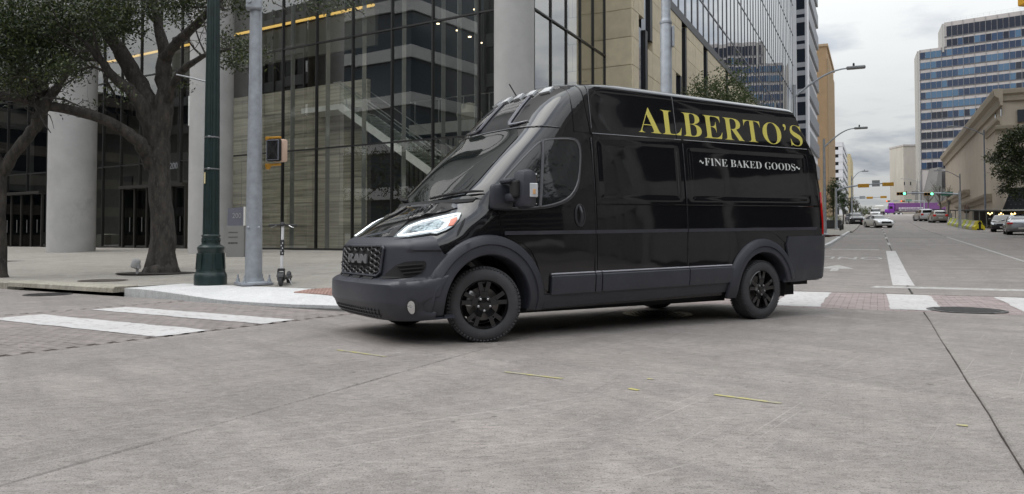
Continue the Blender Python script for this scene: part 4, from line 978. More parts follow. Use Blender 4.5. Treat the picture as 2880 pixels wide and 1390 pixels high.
def foliage(name, blobs, leaf, m, parent, seed=1, base=(0, 0, 0), clump=26, spread=.30):
    """blobs: (centre, (rx, ry, rz), leaves). Leaves gather in small clumps so gaps stay open."""
    rg = np.random.default_rng(seed); C = []
    for c, r, n in blobs:
        k = max(1, n//clump); d = rg.normal(size=(k, 3)); d /= np.linalg.norm(d, axis=1)[:, None]; rad = rg.uniform(.15, 1, size=(k, 1))**(1/2.2)
        cc = np.array(c)+d*rad*np.array(r); sz = rg.uniform(.5, 1.35, size=(k, 1))*spread
        C.append((np.repeat(cc, clump, 0)+rg.normal(size=(k*clump, 3))*np.repeat(sz, clump, 0)*np.array([.55, .55, .42])))
    P = np.concatenate(C)-np.array(base); n = len(P)
    a = rg.normal(size=(n, 3)); a /= np.linalg.norm(a, axis=1)[:, None]; b = rg.normal(size=(n, 3)); b -= (a*b).sum(1)[:, None]*a; b /= np.linalg.norm(b, axis=1)[:, None]
    L = leaf*rg.uniform(.6, 1.3, size=(n, 1)); w = L*.42; nn = np.cross(a, b)
    V = np.stack([P-a*L*.5, P+b*w*.5+nn*L*.06, P+a*L*.5, P-b*w*.5+nn*L*.06], 1).reshape(-1, 3)
    me = bpy.data.meshes.new(name); me.vertices.add(len(V)); me.vertices.foreach_set('co', V.ravel().astype(np.float32))
    me.loops.add(4*n); me.polygons.add(n); me.loops.foreach_set('vertex_index', np.arange(4*n, dtype=np.int32)); me.polygons.foreach_set('loop_start', np.arange(0, 4*n, 4, dtype=np.int32))
    me.polygons.foreach_set('loop_total', np.full(n, 4, dtype=np.int32)); me.update(calc_edges=True); me.validate()
    me.materials.append(m); o = bpy.data.objects.new(name, me); COL.objects.link(o); o.parent = parent; return o
def wig(pts, rs, sub=4, amp=.3, seed=0):        # smooth a limb line and give it small bends
    rd = random.Random(seed); P = [Vector(p) for p in pts]; o = []; r = []
    for i in range(len(P)-1):
        a, b = P[max(i-1, 0)], P[i]; c, d = P[i+1], P[min(i+2, len(P)-1)]
        for j in range(sub):
            t = j/sub; q = .5*((2*b)+(c-a)*t+(2*a-5*b+4*c-d)*t*t+(3*b-a-3*c+d)*t**3)
            rr = rs[i]+(rs[i+1]-rs[i])*t; q += Vector((rd.uniform(-1, 1), rd.uniform(-1, 1), rd.uniform(-1, 1)))*rr*amp*.4; o.append(q); r.append(rr*rd.uniform(.94, 1.06))
    o.append(P[-1]); r.append(rs[-1]); return o, r
def twigs(mb, pts, rs, seed, n=5, L=1.2, depth=2, up=.3):
    rd = random.Random(seed)
    for k in range(n):
        i = rd.randrange(len(pts)//3, len(pts)); p = pts[i]; d = Vector((rd.gauss(0, 1), rd.gauss(0, 1), rd.gauss(up, .7))).normalized(); l = L*rd.uniform(.5, 1.2); r0 = min(rs[i]*.5, .03*L)
        q = [p]
        for j in range(4): d = (d+Vector((rd.gauss(0, .35), rd.gauss(0, .35), rd.gauss(.05, .3)))).normalized(); q.append(q[-1]+d*l/4)
        mb.tube(q, [r0*(1-.8*j/4) for j in range(5)], 4, cap=False)
        if depth > 1: twigs(mb, q, [r0*(1-.8*j/4) for j in range(5)], seed*31+k, max(2, n-2), L*.55, depth-1, up)
M_BARK = mat('oak_bark', (.048, .042, .037), .95, var=.6, vs=9., bump=1., bs=26., stretch=(1, 1, .35), spots=(24., .56, (.085, .078, .07)))
M_BARK2 = mat('grey_bark', (.12, .11, .10), .95, var=.3, vs=5., bump=.8, bs=20.)
M_OAK = leafmat('oak_leaf', (.010, .018, .006), (.028, .045, .013), (.085, .105, .028), .25)
M_LEAF = leafmat('street_leaf', (.025, .05, .018), (.045, .08, .028), (.09, .12, .04))
def limb(mb, spec, Y, seed, dY=0.):             # spec: (u, v, radius) survey points
    n = len(spec); pts = [at(u, v, Y+dY*k/(n-1)) for k, (u, v, r) in enumerate(spec)]
    P, Rr = wig(pts, [s[2] for s in spec], 4, .35, seed); mb.tube(P, Rr, 10); return P, Rr
tb_ = gp(455, 768, .20); TB = Vector((tb_.x, tb_.y, pavz(tb_.x, tb_.y)-.03)); TY = TB.y
oak = thing('oak_tree', 'large dark oak tree with forking limbs and rough bark on the pavement', 'tree', TB)
tm = MB(); LB = []
rt = [(TB+Vector((0, 0, -.05)), .42), (TB+Vector((0, 0, .10)), .37), (TB+Vector((0, 0, .35)), .325), (TB+Vector((.01, 0, .7)), .30), (at(456, 620, TY), .255), (at(450, 540, TY), .24), (at(448, 470, TY), .235), (at(446, 410, TY), .25), (at(445, 360, TY), .26), (at(452, 315, TY), .25)]
P, Rr = wig([p for p, r in rt], [r for p, r in rt], 3, .15, 1); tm.tube(P, Rr, 20)
for k in range(11):                             # root flare
    a = 2*math.pi*k/11+.3*math.sin(k*2.1); tm.tube([TB+Vector((.2*math.cos(a), .2*math.sin(a), .5)), TB+Vector((.32*math.cos(a), .32*math.sin(a), .12)), TB+Vector((.46*math.cos(a), .46*math.sin(a), -.06))], [.11, .085, .04], 8)
for k, (sp, dY) in enumerate((([(448, 370, .26), (462, 290, .21), (461, 208, .19), (463, 150, .16), (446, 75, .11), (433, 0, .08), (430, -60, .05)], .2),
    ([(462, 165, .13), (490, 128, .12), (540, 80, .10), (598, 20, .08), (640, -40, .05)], -.6),
    ([(440, 365, .24), (425, 300, .22), (380, 215, .20), (335, 140, .17), (302, 95, .12), (270, 40, .08), (250, -30, .05)], .4),
    ([(432, 385, .20), (408, 320, .17), (372, 262, .14), (322, 218, .11), (283, 170, .08), (240, 120, .05)], -.8),
    ([(432, 470, .19), (412, 430, .17), (385, 395, .15), (330, 355, .135), (258, 325, .12), (155, 302, .11), (60, 280, .10), (-30, 262, .085)], -1.5),
    ([(462, 300, .13), (490, 230, .09), (520, 192, .08), (560, 165, .06), (600, 148, .04), (650, 140, .025)], -1.2))):
    P, Rr = limb(tm, sp, TY, 10+k, dY); LB.append((P, Rr))
tw = MB()
for k, (P, Rr) in enumerate(LB): twigs(tw, P[len(P)//2:], Rr[len(Rr)//2:], 50+k, 7, 1.5, 2)
tm.v += []; tm.shift(-TB).build('trunk', M_BARK, oak, smooth=R_(80)); tw.shift(-TB).build('twig', M_BARK, oak, fix=False)
px = TY/FPX
def fb(lst, Y, thick=1.0, dens=1.0, jit=1.2, seed=0):
    rd = random.Random(seed); o = []
    for u, v, r, n in lst:
        c = at(u, v, Y+rd.uniform(-jit, jit)); R1 = r*Y/FPX; o.append((tuple(c), (R1, R1*thick, R1*.8), int(n*dens)))
    return o
oakb = fb([(20, 40, 90, 3600), (110, 40, 95, 4200), (210, 35, 95, 4200), (300, 45, 75, 2800), (60, 130, 85, 3400), (150, 125, 80, 3000), (230, 110, 65, 2100), (20, 190, 60, 1500), (95, 195, 55, 1300), (180, 185, 45, 900),
           (320, 5, 60, 1800), (400, -10, 60, 1700), (350, 75, 35, 600), (470, -15, 55, 1500), (540, 5, 50, 1000), (480, 45, 30, 350), (610, -10, 55, 1200), (680, -10, 50, 900), (690, 20, 30, 260), (560, 40, 25, 200),
           (45, 245, 30, 260), (215, 200, 30, 300), (240, 175, 30, 300), (175, 290, 40, 180), (230, 305, 30, 120), (330, 255, 30, 90), (500, 235, 25, 120),
           (640, 120, 38, 520), (690, 140, 36, 480), (655, 165, 35, 420), (615, 140, 25, 200), (700, 175, 25, 200), (740, 155, 16, 90),
           (860, 5, 40, 260), (920, 10, 40, 220), (970, 15, 30, 130), (1010, 10, 18, 60)], TY, 1.6, .9, 1.5, 4)
foliage('crown', oakb, .085, M_OAK, oak, 5, TB)
# bare hanging twigs over the glass
ht = MB(); rd = random.Random(9)
for u0, v0 in ((760, -10), (820, -20), (870, 0), (930, -10), (980, 0)):
    p = at(u0, v0, TY-1); q = [p]
    for j in range(6): q.append(q[-1]+Vector((rd.uniform(0, .16), rd.uniform(-.1, .1), rd.uniform(-.16, -.02))))
    ht.tube(q, [.014-.0018*j for j in range(7)], 4)
ht.shift(-TB).build('twig', M_BARK, oak, fix=False)
# planting pit and uplight
pit = MB().lathe([(.95, .0), (.95, .012), (0, .03)], 30, Matrix.Translation((TB.x, TB.y-.15, pavz(TB.x, TB.y)+.001)) @ Matrix.Diagonal((1.0, .75, 1, 1)))
tag(pit.build('tree_pit', mat('dark_soil', (.03, .026, .022), .95, var=.4, vs=20, bump=1., bs=40.)), kind='structure')
c = gp(383, 772, .2)
up = thing('uplight', 'small grey spotlight on a stake at the foot of the oak', 'spotlight', (c.x, c.y, pavz(c.x, c.y)))
M_GREYMETAL = mat('grey_enamel', (.33, .33, .33), .5, var=.1)
MB().lathe([(.075, 0), (.09, .02), (.09, .17), (.07, .2), (0, .2)], 16, Matrix.Translation((-.05, 0, .17)) @ Matrix.Rotation(.35, 4, 'Y')).build('lamp_head', M_GREYMETAL, up, smooth=SM)
MB().box((.02, 0, .09), (.05, .05, .2), bev=.01).box((.06, 0, .2), (.05, .1, .1), bev=.01).build('stake', M_GREYMETAL, up)
# the tree at the left edge
c2 = at(-2, 706, 17.2); LT = Vector((c2.x, c2.y, pavz(c2.x, c2.y)-.05))
t2 = thing('oak_tree', 'oak tree at the left edge whose forked limb leans across the column', 'tree', LT)
tm = MB(); LBs = []
P, Rr = wig([LT, LT+Vector((0, 0, .3)), at(-2, 600, 17.2), at(0, 520, 17.2), at(4, 470, 17.2)], [.22, .16, .13, .125, .12], 3, .15, 3); tm.tube(P, Rr, 14)
for k, sp in enumerate(([(2, 490, .125), (45, 425, .12), (90, 370, .125), (120, 312, .11), (135, 280, .10), (172, 232, .075), (192, 192, .05), (205, 160, .03)], [(133, 282, .06), (125, 262, .055), (95, 235, .045), (85, 205, .03)], [(4, 480, .15), (-30, 400, .13), (-40, 300, .10)], [(125, 300, .05), (105, 270, .04), (60, 235, .03), (45, 200, .02)])):
    P, Rr = limb(tm, sp, 17.2, 40+k, -.3); LBs.append((P, Rr))
for k, (P, Rr) in enumerate(LBs): twigs(tm, P, Rr, 80+k, 5, .8, 2)
tm.shift(-LT).build('trunk', M_BARK, t2, smooth=R_(80))
foliage('crown', fb([(60, 235, 45, 420), (100, 215, 40, 420), (180, 190, 40, 420), (20, 220, 50, 600), (-20, 120, 90, 2000), (30, 100, 70, 1400), (110, 255, 25, 120), (140, 205, 30, 200)], 17., 1.3, 1, .8, 8), .08, M_OAK, t2, 15, LT)

# ------------------------------------------------------------------ green lamp post, signal pole, scooter, monument sign
M_GREEN = mat('dark_green_paint', (.012, .026, .025), .38, var=.25, vs=6., bump=.15, bs=30., spots=(9., .74, (.18, .18, .17)))
g = gp(592, 801, .15)
lp_ = thing('lamp_post', 'dark green fluted lamp post with a moulded pedestal beside the crossing', 'lamp post', (g.x, g.y, .15))
def star(prof, n, depth, flutes, M=None):
    mb = MB(); m = n
    for r, h in prof:
        for i in range(m): a = 2*math.pi*i/m; k = r*(1-depth*(.5+.5*math.cos(flutes*a))); mb.v.append(Vector((k*math.cos(a), k*math.sin(a), h)))
    for j in range(len(prof)-1):
        for i in range(m): mb.f.append((j*m+i, j*m+(i+1) % m, (j+1)*m+(i+1) % m, (j+1)*m+i))
    mb.f += [tuple(reversed(range(m))), tuple((len(prof)-1)*m+i for i in range(m))]; return mb
ped = MB().lathe([(.292, 0), (.294, .13), (.286, .19), (.272, .215), (.262, .24), (.258, .27), (.238, .45), (.228, .63), (.236, .65), (.243, .68), (.243, .70), (.20, .735), (.168, .75), (.158, .80), (.156, .88), (.170, .905), (.170, .92), (.155, .935)], 16)
ped.build('pedestal', M_GREEN, lp_, smooth=R_(25))
for k in range(8): 
    a = 2*math.pi*k/8+.2; MB().box((.232*math.cos(a)+.012*math.cos(a), .232*math.sin(a)+.012*math.sin(a), .44), (.012, .13, .30), rz=a, ry=-.06, bev=.005).build('pedestal_panel', M_GREEN, lp_)
for k in range(12):
    a = 2*math.pi*k/12; MB().box((.162*math.cos(a), .162*math.sin(a), .83), (.014, .05, .07), rz=a, rx=.78, bev=.005).build('collar_ornament', M_GREEN, lp_)
star([(.150, .93), (.148, 1.2), (.132, 3.3), (.112, 5.6), (.10, 8.4)], 96, .12, 12).build('shaft', M_GREEN, lp_, smooth=R_(50))
def zat(v, Y): return at(0, v, Y).z-.15
for v in (387, 476):
    z = zat(v, g.y); MB().lathe([(.150-.006*z, z-.015), (.156-.006*z, z-.012), (.156-.006*z, z+.012), (.150-.006*z, z+.015)], 32).build('strap', mat('steel_strap', (.42, .43, .44), .35, .9), lp_, smooth=SM)
    MB().box((0, -.158+.006*z, z), (.05, .02, .035), bev=.005).build('buckle', MATS['steel_strap'], lp_)
z = zat(502, g.y); MB().box((-.085, -.115, z), (.04, .006, .21), rz=-.62).build('asset_label', mat('label_cream', (.6, .52, .30), .6), lp_)
z = zat(233, g.y); MB().tube([(-.05, 0, z), (-.5, .05, z+.12), (-.72, .08, z+.17)], [.016, .014, .012], 6).build('banner_arm', mat('arm_grey', (.30, .31, .32), .5, .5), lp_)
M_GALV = mat('galvanised_steel', (.36, .385, .42), .48, .35, var=.16, vs=7., bump=.08, bs=80., spots=(5., .62, (.28, .30, .33)))
g2 = gp(713, 803, .15)
sp_ = thing('signal_pole', 'galvanised steel signal pole on a bolted base plate', 'signal pole', (g2.x, g2.y, .15))
MB().box((0, 0, .04), (.56, .56, .05), rz=.6, bev=.008).lathe([(.20, .06), (.165, .075), (.155, .14)], 32).build('base_plate', M_GALV, sp_, smooth=SM)
for k in range(4):
    a = .6+math.pi/4+k*math.pi/2; x, y = .315*math.cos(a), .315*math.sin(a); MB().lathe([(.045, .065), (.045, .075), (.034, .08), (.034, .125), (.017, .13), (.017, .2), (0, .2)], 6, Matrix.Translation((x, y, 0))).build('anchor_bolt', M_GALV, sp_)
MB().lathe([(.152, .07), (.15, .6), (.112, 4.6), (.100, 7.0)], 32).build('pole', M_GALV, sp_, smooth=SM)
for u, v in ((699, 640), (729, 640), (636+0, 0)): 
    if v: p = at(u, v, g2.y-.13)-Vector((g2.x, g2.y, .15)); MB().lathe([(.022, 0), (.022, .02), (.012, .03), (0, .03)], 10, Matrix.Translation(p) @ Matrix.Rotation(math.pi/2, 4, 'X')).build('cover_bolt', M_GALV, sp_, smooth=SM)
pz = at(712, 15, g2.y).z-.15; bx = MB().box((-.02, -.06, pz), (.28, .24, .22), bev=.03, rz=.3); bx.build('mounting_box', M_GALV, sp_)
MB().lathe([(.04, 0), (.04, .03), (0, .03)], 10, Matrix.Translation((-.06, -.19, pz+.02)) @ Matrix.Rotation(math.pi/2, 4, 'X')).build('box_bolt', M_GALV, sp_)
pz = at(715, 455, g2.y).z-.15; MB().lathe([(.123, pz-.04), (.128, pz-.03), (.128, pz+.03), (.123, pz+.04)], 24).build('band', M_GALV, sp_, smooth=SM)
# pedestrian signal head
hc = at(771, 423, g2.y-.05)
ps = thing('pedestrian_signal', 'pedestrian signal with black egg-crate visor and tan back on the signal pole', 'pedestrian signal', hc, math.atan2(-.33, .94))
M_TAN = mat('faded_tan_enamel', (.60, .43, .33), .5, var=.06); M_YELB = mat('yellow_bracket', (.50, .25, .025), .5, var=.2, vs=15)
MB().box((.05, .10, 0), (.27, .14, .42), bev=.035).build('housing', M_TAN, ps, smooth=SM)
MB().box((0, -.0, 0), (.29, .09, .41), bev=.03).build('door_frame', M_VOID, ps, smooth=SM)
fr_ = MB(); 
for k in range(10):
    for s in (1, -1):
        x = -.15+.3*k/9; fr_.beam((max(-.12, min(.12, x-.16*s)), -.05, -.17), (max(-.12, min(.12, x+.16*s)), -.05, .17), .004, .018, up=(0, 1, 0))
fr_.build('visor_grid', mat('visor_grey', (.03, .03, .032), .5), ps)
rim_ = MB().tube([(-.125, -.05, -.18), (.125, -.05, -.18), (.125, -.05, .18), (-.125, -.05, .18)], .012, 6, closed=True); rim_.build('visor_rim', mat('visor_edge', (.16, .17, .2), .4), ps, smooth=SM)
for s, nm in ((.24, 'upper_bracket'), (-.26, 'lower_bracket')):
    b_ = MB().box((-.02, .05, s), (.25, .06, .045), bev=.012).box((-.17, .06, s-.01), (.09, .09, .07), bev=.012)
    if s < 0: b_.box((-.17, .05, s-.05), (.06, .07, .07), bev=.012)
    b_.build(nm, M_YELB, ps, smooth=SM)
# electric scooter, front wheel to the camera
g3 = gp(790, 806, .15)
sc = thing('electric_scooter', 'white and black electric kick scooter parked on the pavement by the signal pole', 'scooter', (g3.x, g3.y, .15), .12)
M_SW = mat('white_scooter_paint', (.62, .62, .63), .35, var=.05); M_SB = mat('black_scooter_plastic', (.02, .02, .022), .5)
for y, nm in ((0, 'wheel'), (.86, 'wheel')):
    w_ = MB(); w_.lathe([(.07, -.03), (.1, -.034), (.118, -.02), (.122, 0), (.118, .02), (.1, .034), (.07, .03)], 24, Matrix.Translation((0, y, .122)) @ Matrix.Rotation(math.pi/2, 4, 'Y'), closed=True); wo = w_.build('wheel', M_TYRE, sc, smooth=SM)
    MB().lathe([(.072, -.02), (.072, .02), (0, .02)], 16, Matrix.Translation((0, y, .122)) @ Matrix.Rotation(math.pi/2, 4, 'Y')).build('rim', M_SB, wo)
MB().box((-.055, .02, .2), (.022, .06, .2), bev=.008).box((.055, .02, .2), (.022, .06, .2), bev=.008).box((0, .03, .30), (.13, .07, .05), bev=.015).build('fork', M_SB, sc, smooth=SM)
fd_ = MB()
for k in range(9): a = R_(20+140*k/8); fd_.v += [Vector((x, -.135*math.cos(a)+0, .122+.135*math.sin(a)+.005)) for x in (-.06, .06)]
for k in range(8): fd_.f.append((2*k, 2*k+1, 2*k+3, 2*k+2))
fd_.build('front_mudguard', M_SB, sc)
MB().tube([(0, .05, .28), (0, .10, .70), (0, .15, 1.10)], .026, 12).build('stem', M_SW, sc, smooth=SM)
MB().lathe([(.036, .0), (.036, .26), (.03, .28), (0, .28)], 14, Matrix.Translation((0, .085, .56)) @ Matrix.Rotation(-.12, 4, 'X')).build('battery_sleeve', M_SB, sc, smooth=SM)
for k in range(5): MB().box((.012*(-1)**k, .052+k*.006, .60+.045*k), (.016, .006, .026)).build('sleeve_mark', M_SW, sc)
MB().tube([(-.24, .17, 1.10), (-.08, .15, 1.115), (.08, .15, 1.115), (.24, .17, 1.10)], .016, 8).build('handlebar', M_SB, sc, smooth=SM)
for s in (-1, 1):
    MB().tube([(s*.13, .16, 1.108), (s*.25, .172, 1.10)], .022, 8).build('grip', M_SB, sc, smooth=SM); MB().tube([(s*.11, .14, 1.10), (s*.17, .10, 1.07), (s*.2, .1, 1.06)], .007, 5).build('brake_lever', M_STEEL, sc)
MB().lathe([(.04, 0), (.045, .02), (.03, .04), (0, .045)], 14, Matrix.Translation((0, .13, 1.12)) @ Matrix.Rotation(1.2, 4, 'X')).build('headlamp', M_SB, sc, smooth=SM)
MB().box((0, .47, .14), (.16, .62, .05), bev=.015).build('deck', M_SB, sc, smooth=SM); MB().tube([(0, .08, .26), (0, .14, .16)], .03, 8).build('neck', M_SW, sc)
MB().tube([(.08, .35, .12), (.14, .33, .01)], .01, 5).build('kickstand', M_STEEL, sc)
# monument sign 200
sg_p = at(663, 724, 26.0); sgz = pavz(sg_p.x, sg_p.y)
ms = thing('monument_sign', 'grey slab sign numbered 200 standing between column and signal pole', 'sign', (sg_p.x, sg_p.y, sgz), -.30)
M_SG = mat('sign_grey', (.24, .24, .235), .5, var=.06); M_SBL = mat('sign_slate_blue', (.15, .155, .19), .4, var=.06)
MB().box((0, 0, .52), (.70, .12, 1.04), bev=.006).build('lower_panel', M_SG, ms)
MB().prism([(-.31, 0), (.33, 0), (.33, .62), (-.31, .58)], -.04, .04, Matrix.Translation((0, 0, 1.045)) @ Matrix.Rotation(math.pi/2, 4, 'X')).build('upper_panel', M_SBL, ms)
MB().box((.35, -.0, 1.36), (.05, .10, .63)).build('edge_strip', mat('pale_edge', (.75, .75, .72), .4), ms)  # pale strip down the right edge of the sign
tb = text_mesh('200', .24, extrude=.004); tb.xf(Matrix.Translation((-.12, -.046, 1.30)) @ Matrix.Rotation(math.pi/2, 4, 'X')).build('number', mat('sign_number', (.34, .34, .36), .4), ms, fix=False)
rd = random.Random(4)
for row, z in enumerate((.82, .66, .47)):
    b_ = MB(); x = -.24
    while x < .12: w = rd.uniform(.008, .02); b_.box((x, -.062, z+rd.uniform(-.004, .004)), (w, .004, .05 if rd.random() < .4 else .035)); x += w+.012
    b_.build('lettering', M_VOID if row == 2 else mat('sign_text', (.10, .10, .10), .6), ms)

# ------------------------------------------------------------------ the glass-fronted lobby building
GB = Vector((-6.04, 30.0, 0)); GD = Vector((-.844, .5363, 0)); GN = Vector((.5363, .844, 0)); GZ = .52
def fac(u, v, back=0.):          # survey point on the facade plane (or a plane parallel to it): (t, z)
    d = ray(u, v); o = CAMP; k = ((GB+GN*back-o).dot(GN))/d.dot(GN); p = o+d*k; return ((p-GB).dot(GD), p.z)
def fp(t, z, back=0.): v = GB+GD*t+GN*back; return Vector((v.x, v.y, z))
GBASE = fp(6, .4)
lob = thing('office_building', 'glass-fronted office building with tall round concrete columns', 'building', GBASE)
def L(mb): return mb.shift(-GBASE)
ROT = math.atan2(GD.y, GD.x)
M_COL = mat('column_concrete', (.41, .405, .40), .8, var=.10, vs=1.2, bump=.12, bs=30., detail=8., spots=(.8, .62, (.34, .335, .33)))
M_FRAME = mat('black_mullion', (.018, .018, .018), .4)
M_PANE = glass('lobby_glass', (.88, .90, .86), .22, .0025, .004, .75, wscale=.22)
TOPZ = 22.0
def colm(u, v, wpx, Y, label, z1=TOPZ):
    c = at(u, v, Y); z0 = pavz(c.x, c.y)-.05; r = wpx/2*Y/FPX; n = 48; zs_ = [z0, z0+.02]+[z0+3.1*k for k in range(1, 8) if z0+3.1*k < z1]+[z1]
    mb = MB(); mb.lathe([(r, z) for z in zs_], n, Matrix.Translation((c.x, c.y, 0))); L(mb).build('column', M_COL, lob, smooth=R_(40))
    for k in range(1, 7):
        if z0+3.1*k < z1: L(MB().lathe([(r+.001, z0+3.1*k-.012), (r-.01, z0+3.1*k), (r+.001, z0+3.1*k+.012)], n, Matrix.Translation((c.x, c.y, 0)))).build('column_joint', mat('column_seam', (.3, .3, .29), .85), lob)
colm(200, 704, 122, 33.5, ''); colm(591, 718, 117, 30.0, ''); colm(1446, 690, 114, 24.3, '')
L(MB().box(fp(20.2, TOPZ+16, 10), (54, 19.6, 32), rz=ROT)).build('unseen_upper_storeys', mat('upper_facade', (.028, .030, .032), .35, var=.1, vs=.3), lob)  # unseen upper mass, added and kept near-black to darken the windscreen's reflection
# mullions at the surveyed spacing
us = [21, 77, 133, 187, 240, 290, 340, 394, 448, 508, 570, 634, 706, 794, 889, 991, 1102, 1217, 1347, 1480]
ts = [fac(u, 560)[0] for u in us]
zA = sum(fac(u, v)[1] for u, v in ((794, 141), (995, 102), (1221, 62)))/3; zB = sum(fac(u, v)[1] for u, v in ((787, 426), (995, 409), (1221, 394)))/3
zT = [GZ+.06, zB, zA, zA+(zA-zB), TOPZ]
ts = [ts[0]+3*(ts[0]-ts[1]), ts[0]+2*(ts[0]-ts[1]), ts[0]+(ts[0]-ts[1])]+ts
for t in ts: L(MB().box(fp(t, (GZ-.3+TOPZ)/2), (.05, .14, TOPZ-GZ+.3), rz=ROT)).build('mullion', M_FRAME, lob)
for z in zT[1:4]+[GZ+.03]: L(MB().beam(fp(ts[0], z), fp(ts[-1], z), .11 if z > 1 else .16, .055 if z > 1 else .12)).build('transom', M_FRAME, lob)
doorspan = ((20, 125), (366, 470))
rd = random.Random(2)
for i in range(len(ts)-1):
    for j in range(4):
        a, b, z0, z1 = ts[i]-.03, ts[i+1]+.03, zT[j]+.03, zT[j+1]-.03
        tilt = [rd.uniform(-.004, .004) for _ in range(3)]
        L(MB().quad(fp(a, z0, tilt[0]), fp(b, z0, tilt[1]), fp(b, z1, tilt[2]), fp(a, z1, tilt[0]+tilt[2]-tilt[1]))).build('glass_pane', M_PANE, lob, fix=False)
# thin bright upright strips behind the front
M_FIN = mat('pale_strip_metal', (.55, .56, .55), .2, .6)
for u in (725, 823, 922, 1024, 1136, 1247, 1292, 1340): t = fac(u, 300, .35)[0]; L(MB().box(fp(t, 7.2, .35), (.022, .22, 13.4), rz=ROT)).build('bright_strip', M_FIN, lob)
# lobby inside: floor, stone wall of separate panels, return, rear wall, soffit with cove light
M_TRAV = mat('veined_travertine', (.41, .375, .31), .55, var=.5, vs=1.0, stretch=(.35, .35, 9.), bump=.25, bs=3., rnd=.16, detail=8., coords='Object')
M_TRAV2 = mat('dark_brown_stone', (.06, .05, .042), .5, var=.4, vs=1., stretch=(.5, .5, 8.), rnd=.1)
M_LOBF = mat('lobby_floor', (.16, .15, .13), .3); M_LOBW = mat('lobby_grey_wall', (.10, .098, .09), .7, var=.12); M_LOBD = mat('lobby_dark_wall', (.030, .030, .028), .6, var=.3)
L(MB().quad(fp(45, GZ-.01, .1), fp(-7.7, GZ-.01, .1), fp(-6.6, GZ-.01, 9), fp(45, GZ-.01, 9))).build('lobby_floor', M_LOBF, lob)
TW = 2.6
t0, t1 = fac(1032, 500, TW)[0], fac(560, 500, TW)[0]; zw = fac(900, 300, TW)[1]
nx = max(1, round((t1-t0)/1.75)); pw = (t1-t0)/nx; ph_ = 1.05; z = GZ
wallz = []
while z < zw: wallz.append(z); z += ph_
for j, z in enumerate(wallz):
    for i in range(nx):
        d = rd.uniform(-.012, .006); L(MB().box(fp(t0+(i+.5)*pw, z+ph_/2, TW+.1+d), (pw-.02, .2, ph_-.018), rz=ROT, bev=0)).build('stone_panel', M_TRAV, lob)
ZWT = z
L(MB().box(fp((t0+t1)/2, (GZ+ZWT)/2, TW+.9), (t1-t0-.04, 1.38, ZWT-GZ), rz=ROT)).build('stone_core', M_TRAV2, lob)
L(MB().box(fp(t0-.13, (GZ+ZWT)/2, TW+.95), (.22, 1.9, ZWT-GZ+.02), rz=ROT)).build('stone_return', M_TRAV2, lob)
# rear wall with a window to the far side
RB = 9.0
hole = [fac(u, v, RB) for u, v in ((268, 212), (445, 250), (445, 336), (268, 312))]; hole2 = [fac(u, v, RB) for u, v in ((505, 262), (548, 275), (548, 356), (505, 350))]
def rearwall(ta, tb_, z0, z1, h, m, nm):
    (ha, hb, hc_, hd) = h; q = lambda *P: L(MB().add([fp(t, z, RB) for t, z in P], [tuple(range(len(P)))])).build(nm, m, lob)
    q((ta, z0), (hd[0], z0), hd, ha, (ha[0], z1), (ta, z1)); q((hd[0], z0), (hc_[0], z0), hc_, hd); q(ha, hb, (hb[0], z1), (ha[0], z1)); q((hc_[0], z0), (tb_, z0), (tb_, z1), (hb[0], z1), hb, hc_)
mid = (hole[1][0]+hole2[0][0])/2
rearwall(45, mid, GZ, 17, hole, M_LOBW, 'rear_wall'); rearwall(mid, fac(700, 300, RB)[0], GZ, 17, hole2, M_LOBW, 'rear_wall')
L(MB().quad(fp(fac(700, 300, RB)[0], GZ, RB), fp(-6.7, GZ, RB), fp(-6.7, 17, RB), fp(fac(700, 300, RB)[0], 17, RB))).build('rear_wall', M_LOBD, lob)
for u in (300, 330, 360, 400, 428, 525): t, z = fac(u, 290, RB-.1); L(MB().box(fp(t, z, RB-.1), (.04, .08, 3.2), rz=ROT)).build('rear_mullion', M_FRAME, lob)
CV = 4.2
tL, zc = fac(270, 150, CV); zc1 = fac(1045, 50, CV)[1]; zcv = (zc+zc1)/2; tR = fac(1047, 50, CV)[0]
L(MB().box(fp((tL+30+tR)/2, zcv+2.9, CV+2.4), (tL+30-tR, 4.6, 5.6), rz=ROT)).build('soffit', mat('soffit_grey', (.085, .083, .078), .7), lob)
L(MB().box(fp((tL+30+tR)/2, zcv-.02, CV+.12), (tL+30-tR, .10, .10), rz=ROT)).build('cove_light', mat('cove_gold', (.6, .4, .1), .5, emis=(1., .62, .15), es=.75), lob)
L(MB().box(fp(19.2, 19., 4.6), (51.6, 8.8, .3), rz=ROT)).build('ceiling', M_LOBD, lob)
L(MB().box(fp((tL+30+tR)/2, zcv-1.0, CV+.3), (tL+30-tR, .2, 1.7), rz=ROT)).build('cove_wall', mat('cove_panel', (.11, .105, .09), .7), lob)
# staircase rising to the left behind the glass
SB = 1.5
s_lo, s_hi = fac(1300, 545, SB), fac(957, 297, SB); st = MB(); n = 26
ms_ = MB()
for k in range(n):
    t = s_lo[0]+(s_hi[0]-s_lo[0])*k/n; z = s_lo[1]+(s_hi[1]-s_lo[1])*k/n; dt, dz = (s_hi[0]-s_lo[0])/n, (s_hi[1]-s_lo[1])/n
    L(MB().box(fp(t+dt/2, z+dz, SB+.75), (abs(dt)+.03, 1.2, .05), rz=ROT)).build('tread', mat('pale_tread', (.42, .42, .40), .5), lob)
L(MB().beam(fp(s_lo[0], s_lo[1]-.05, SB), fp(s_hi[0], s_hi[1]-.05, SB), .08, .30)).build('stringer', mat('white_stringer', (.78, .78, .76), .5), lob)
L(MB().beam(fp(s_lo[0], s_lo[1]-.05, SB+1.4), fp(s_hi[0], s_hi[1]-.05, SB+1.4), .08, .30)).build('stringer', MATS['white_stringer'], lob)
lt, lz = s_hi; le = fac(850, 292, SB)[0]
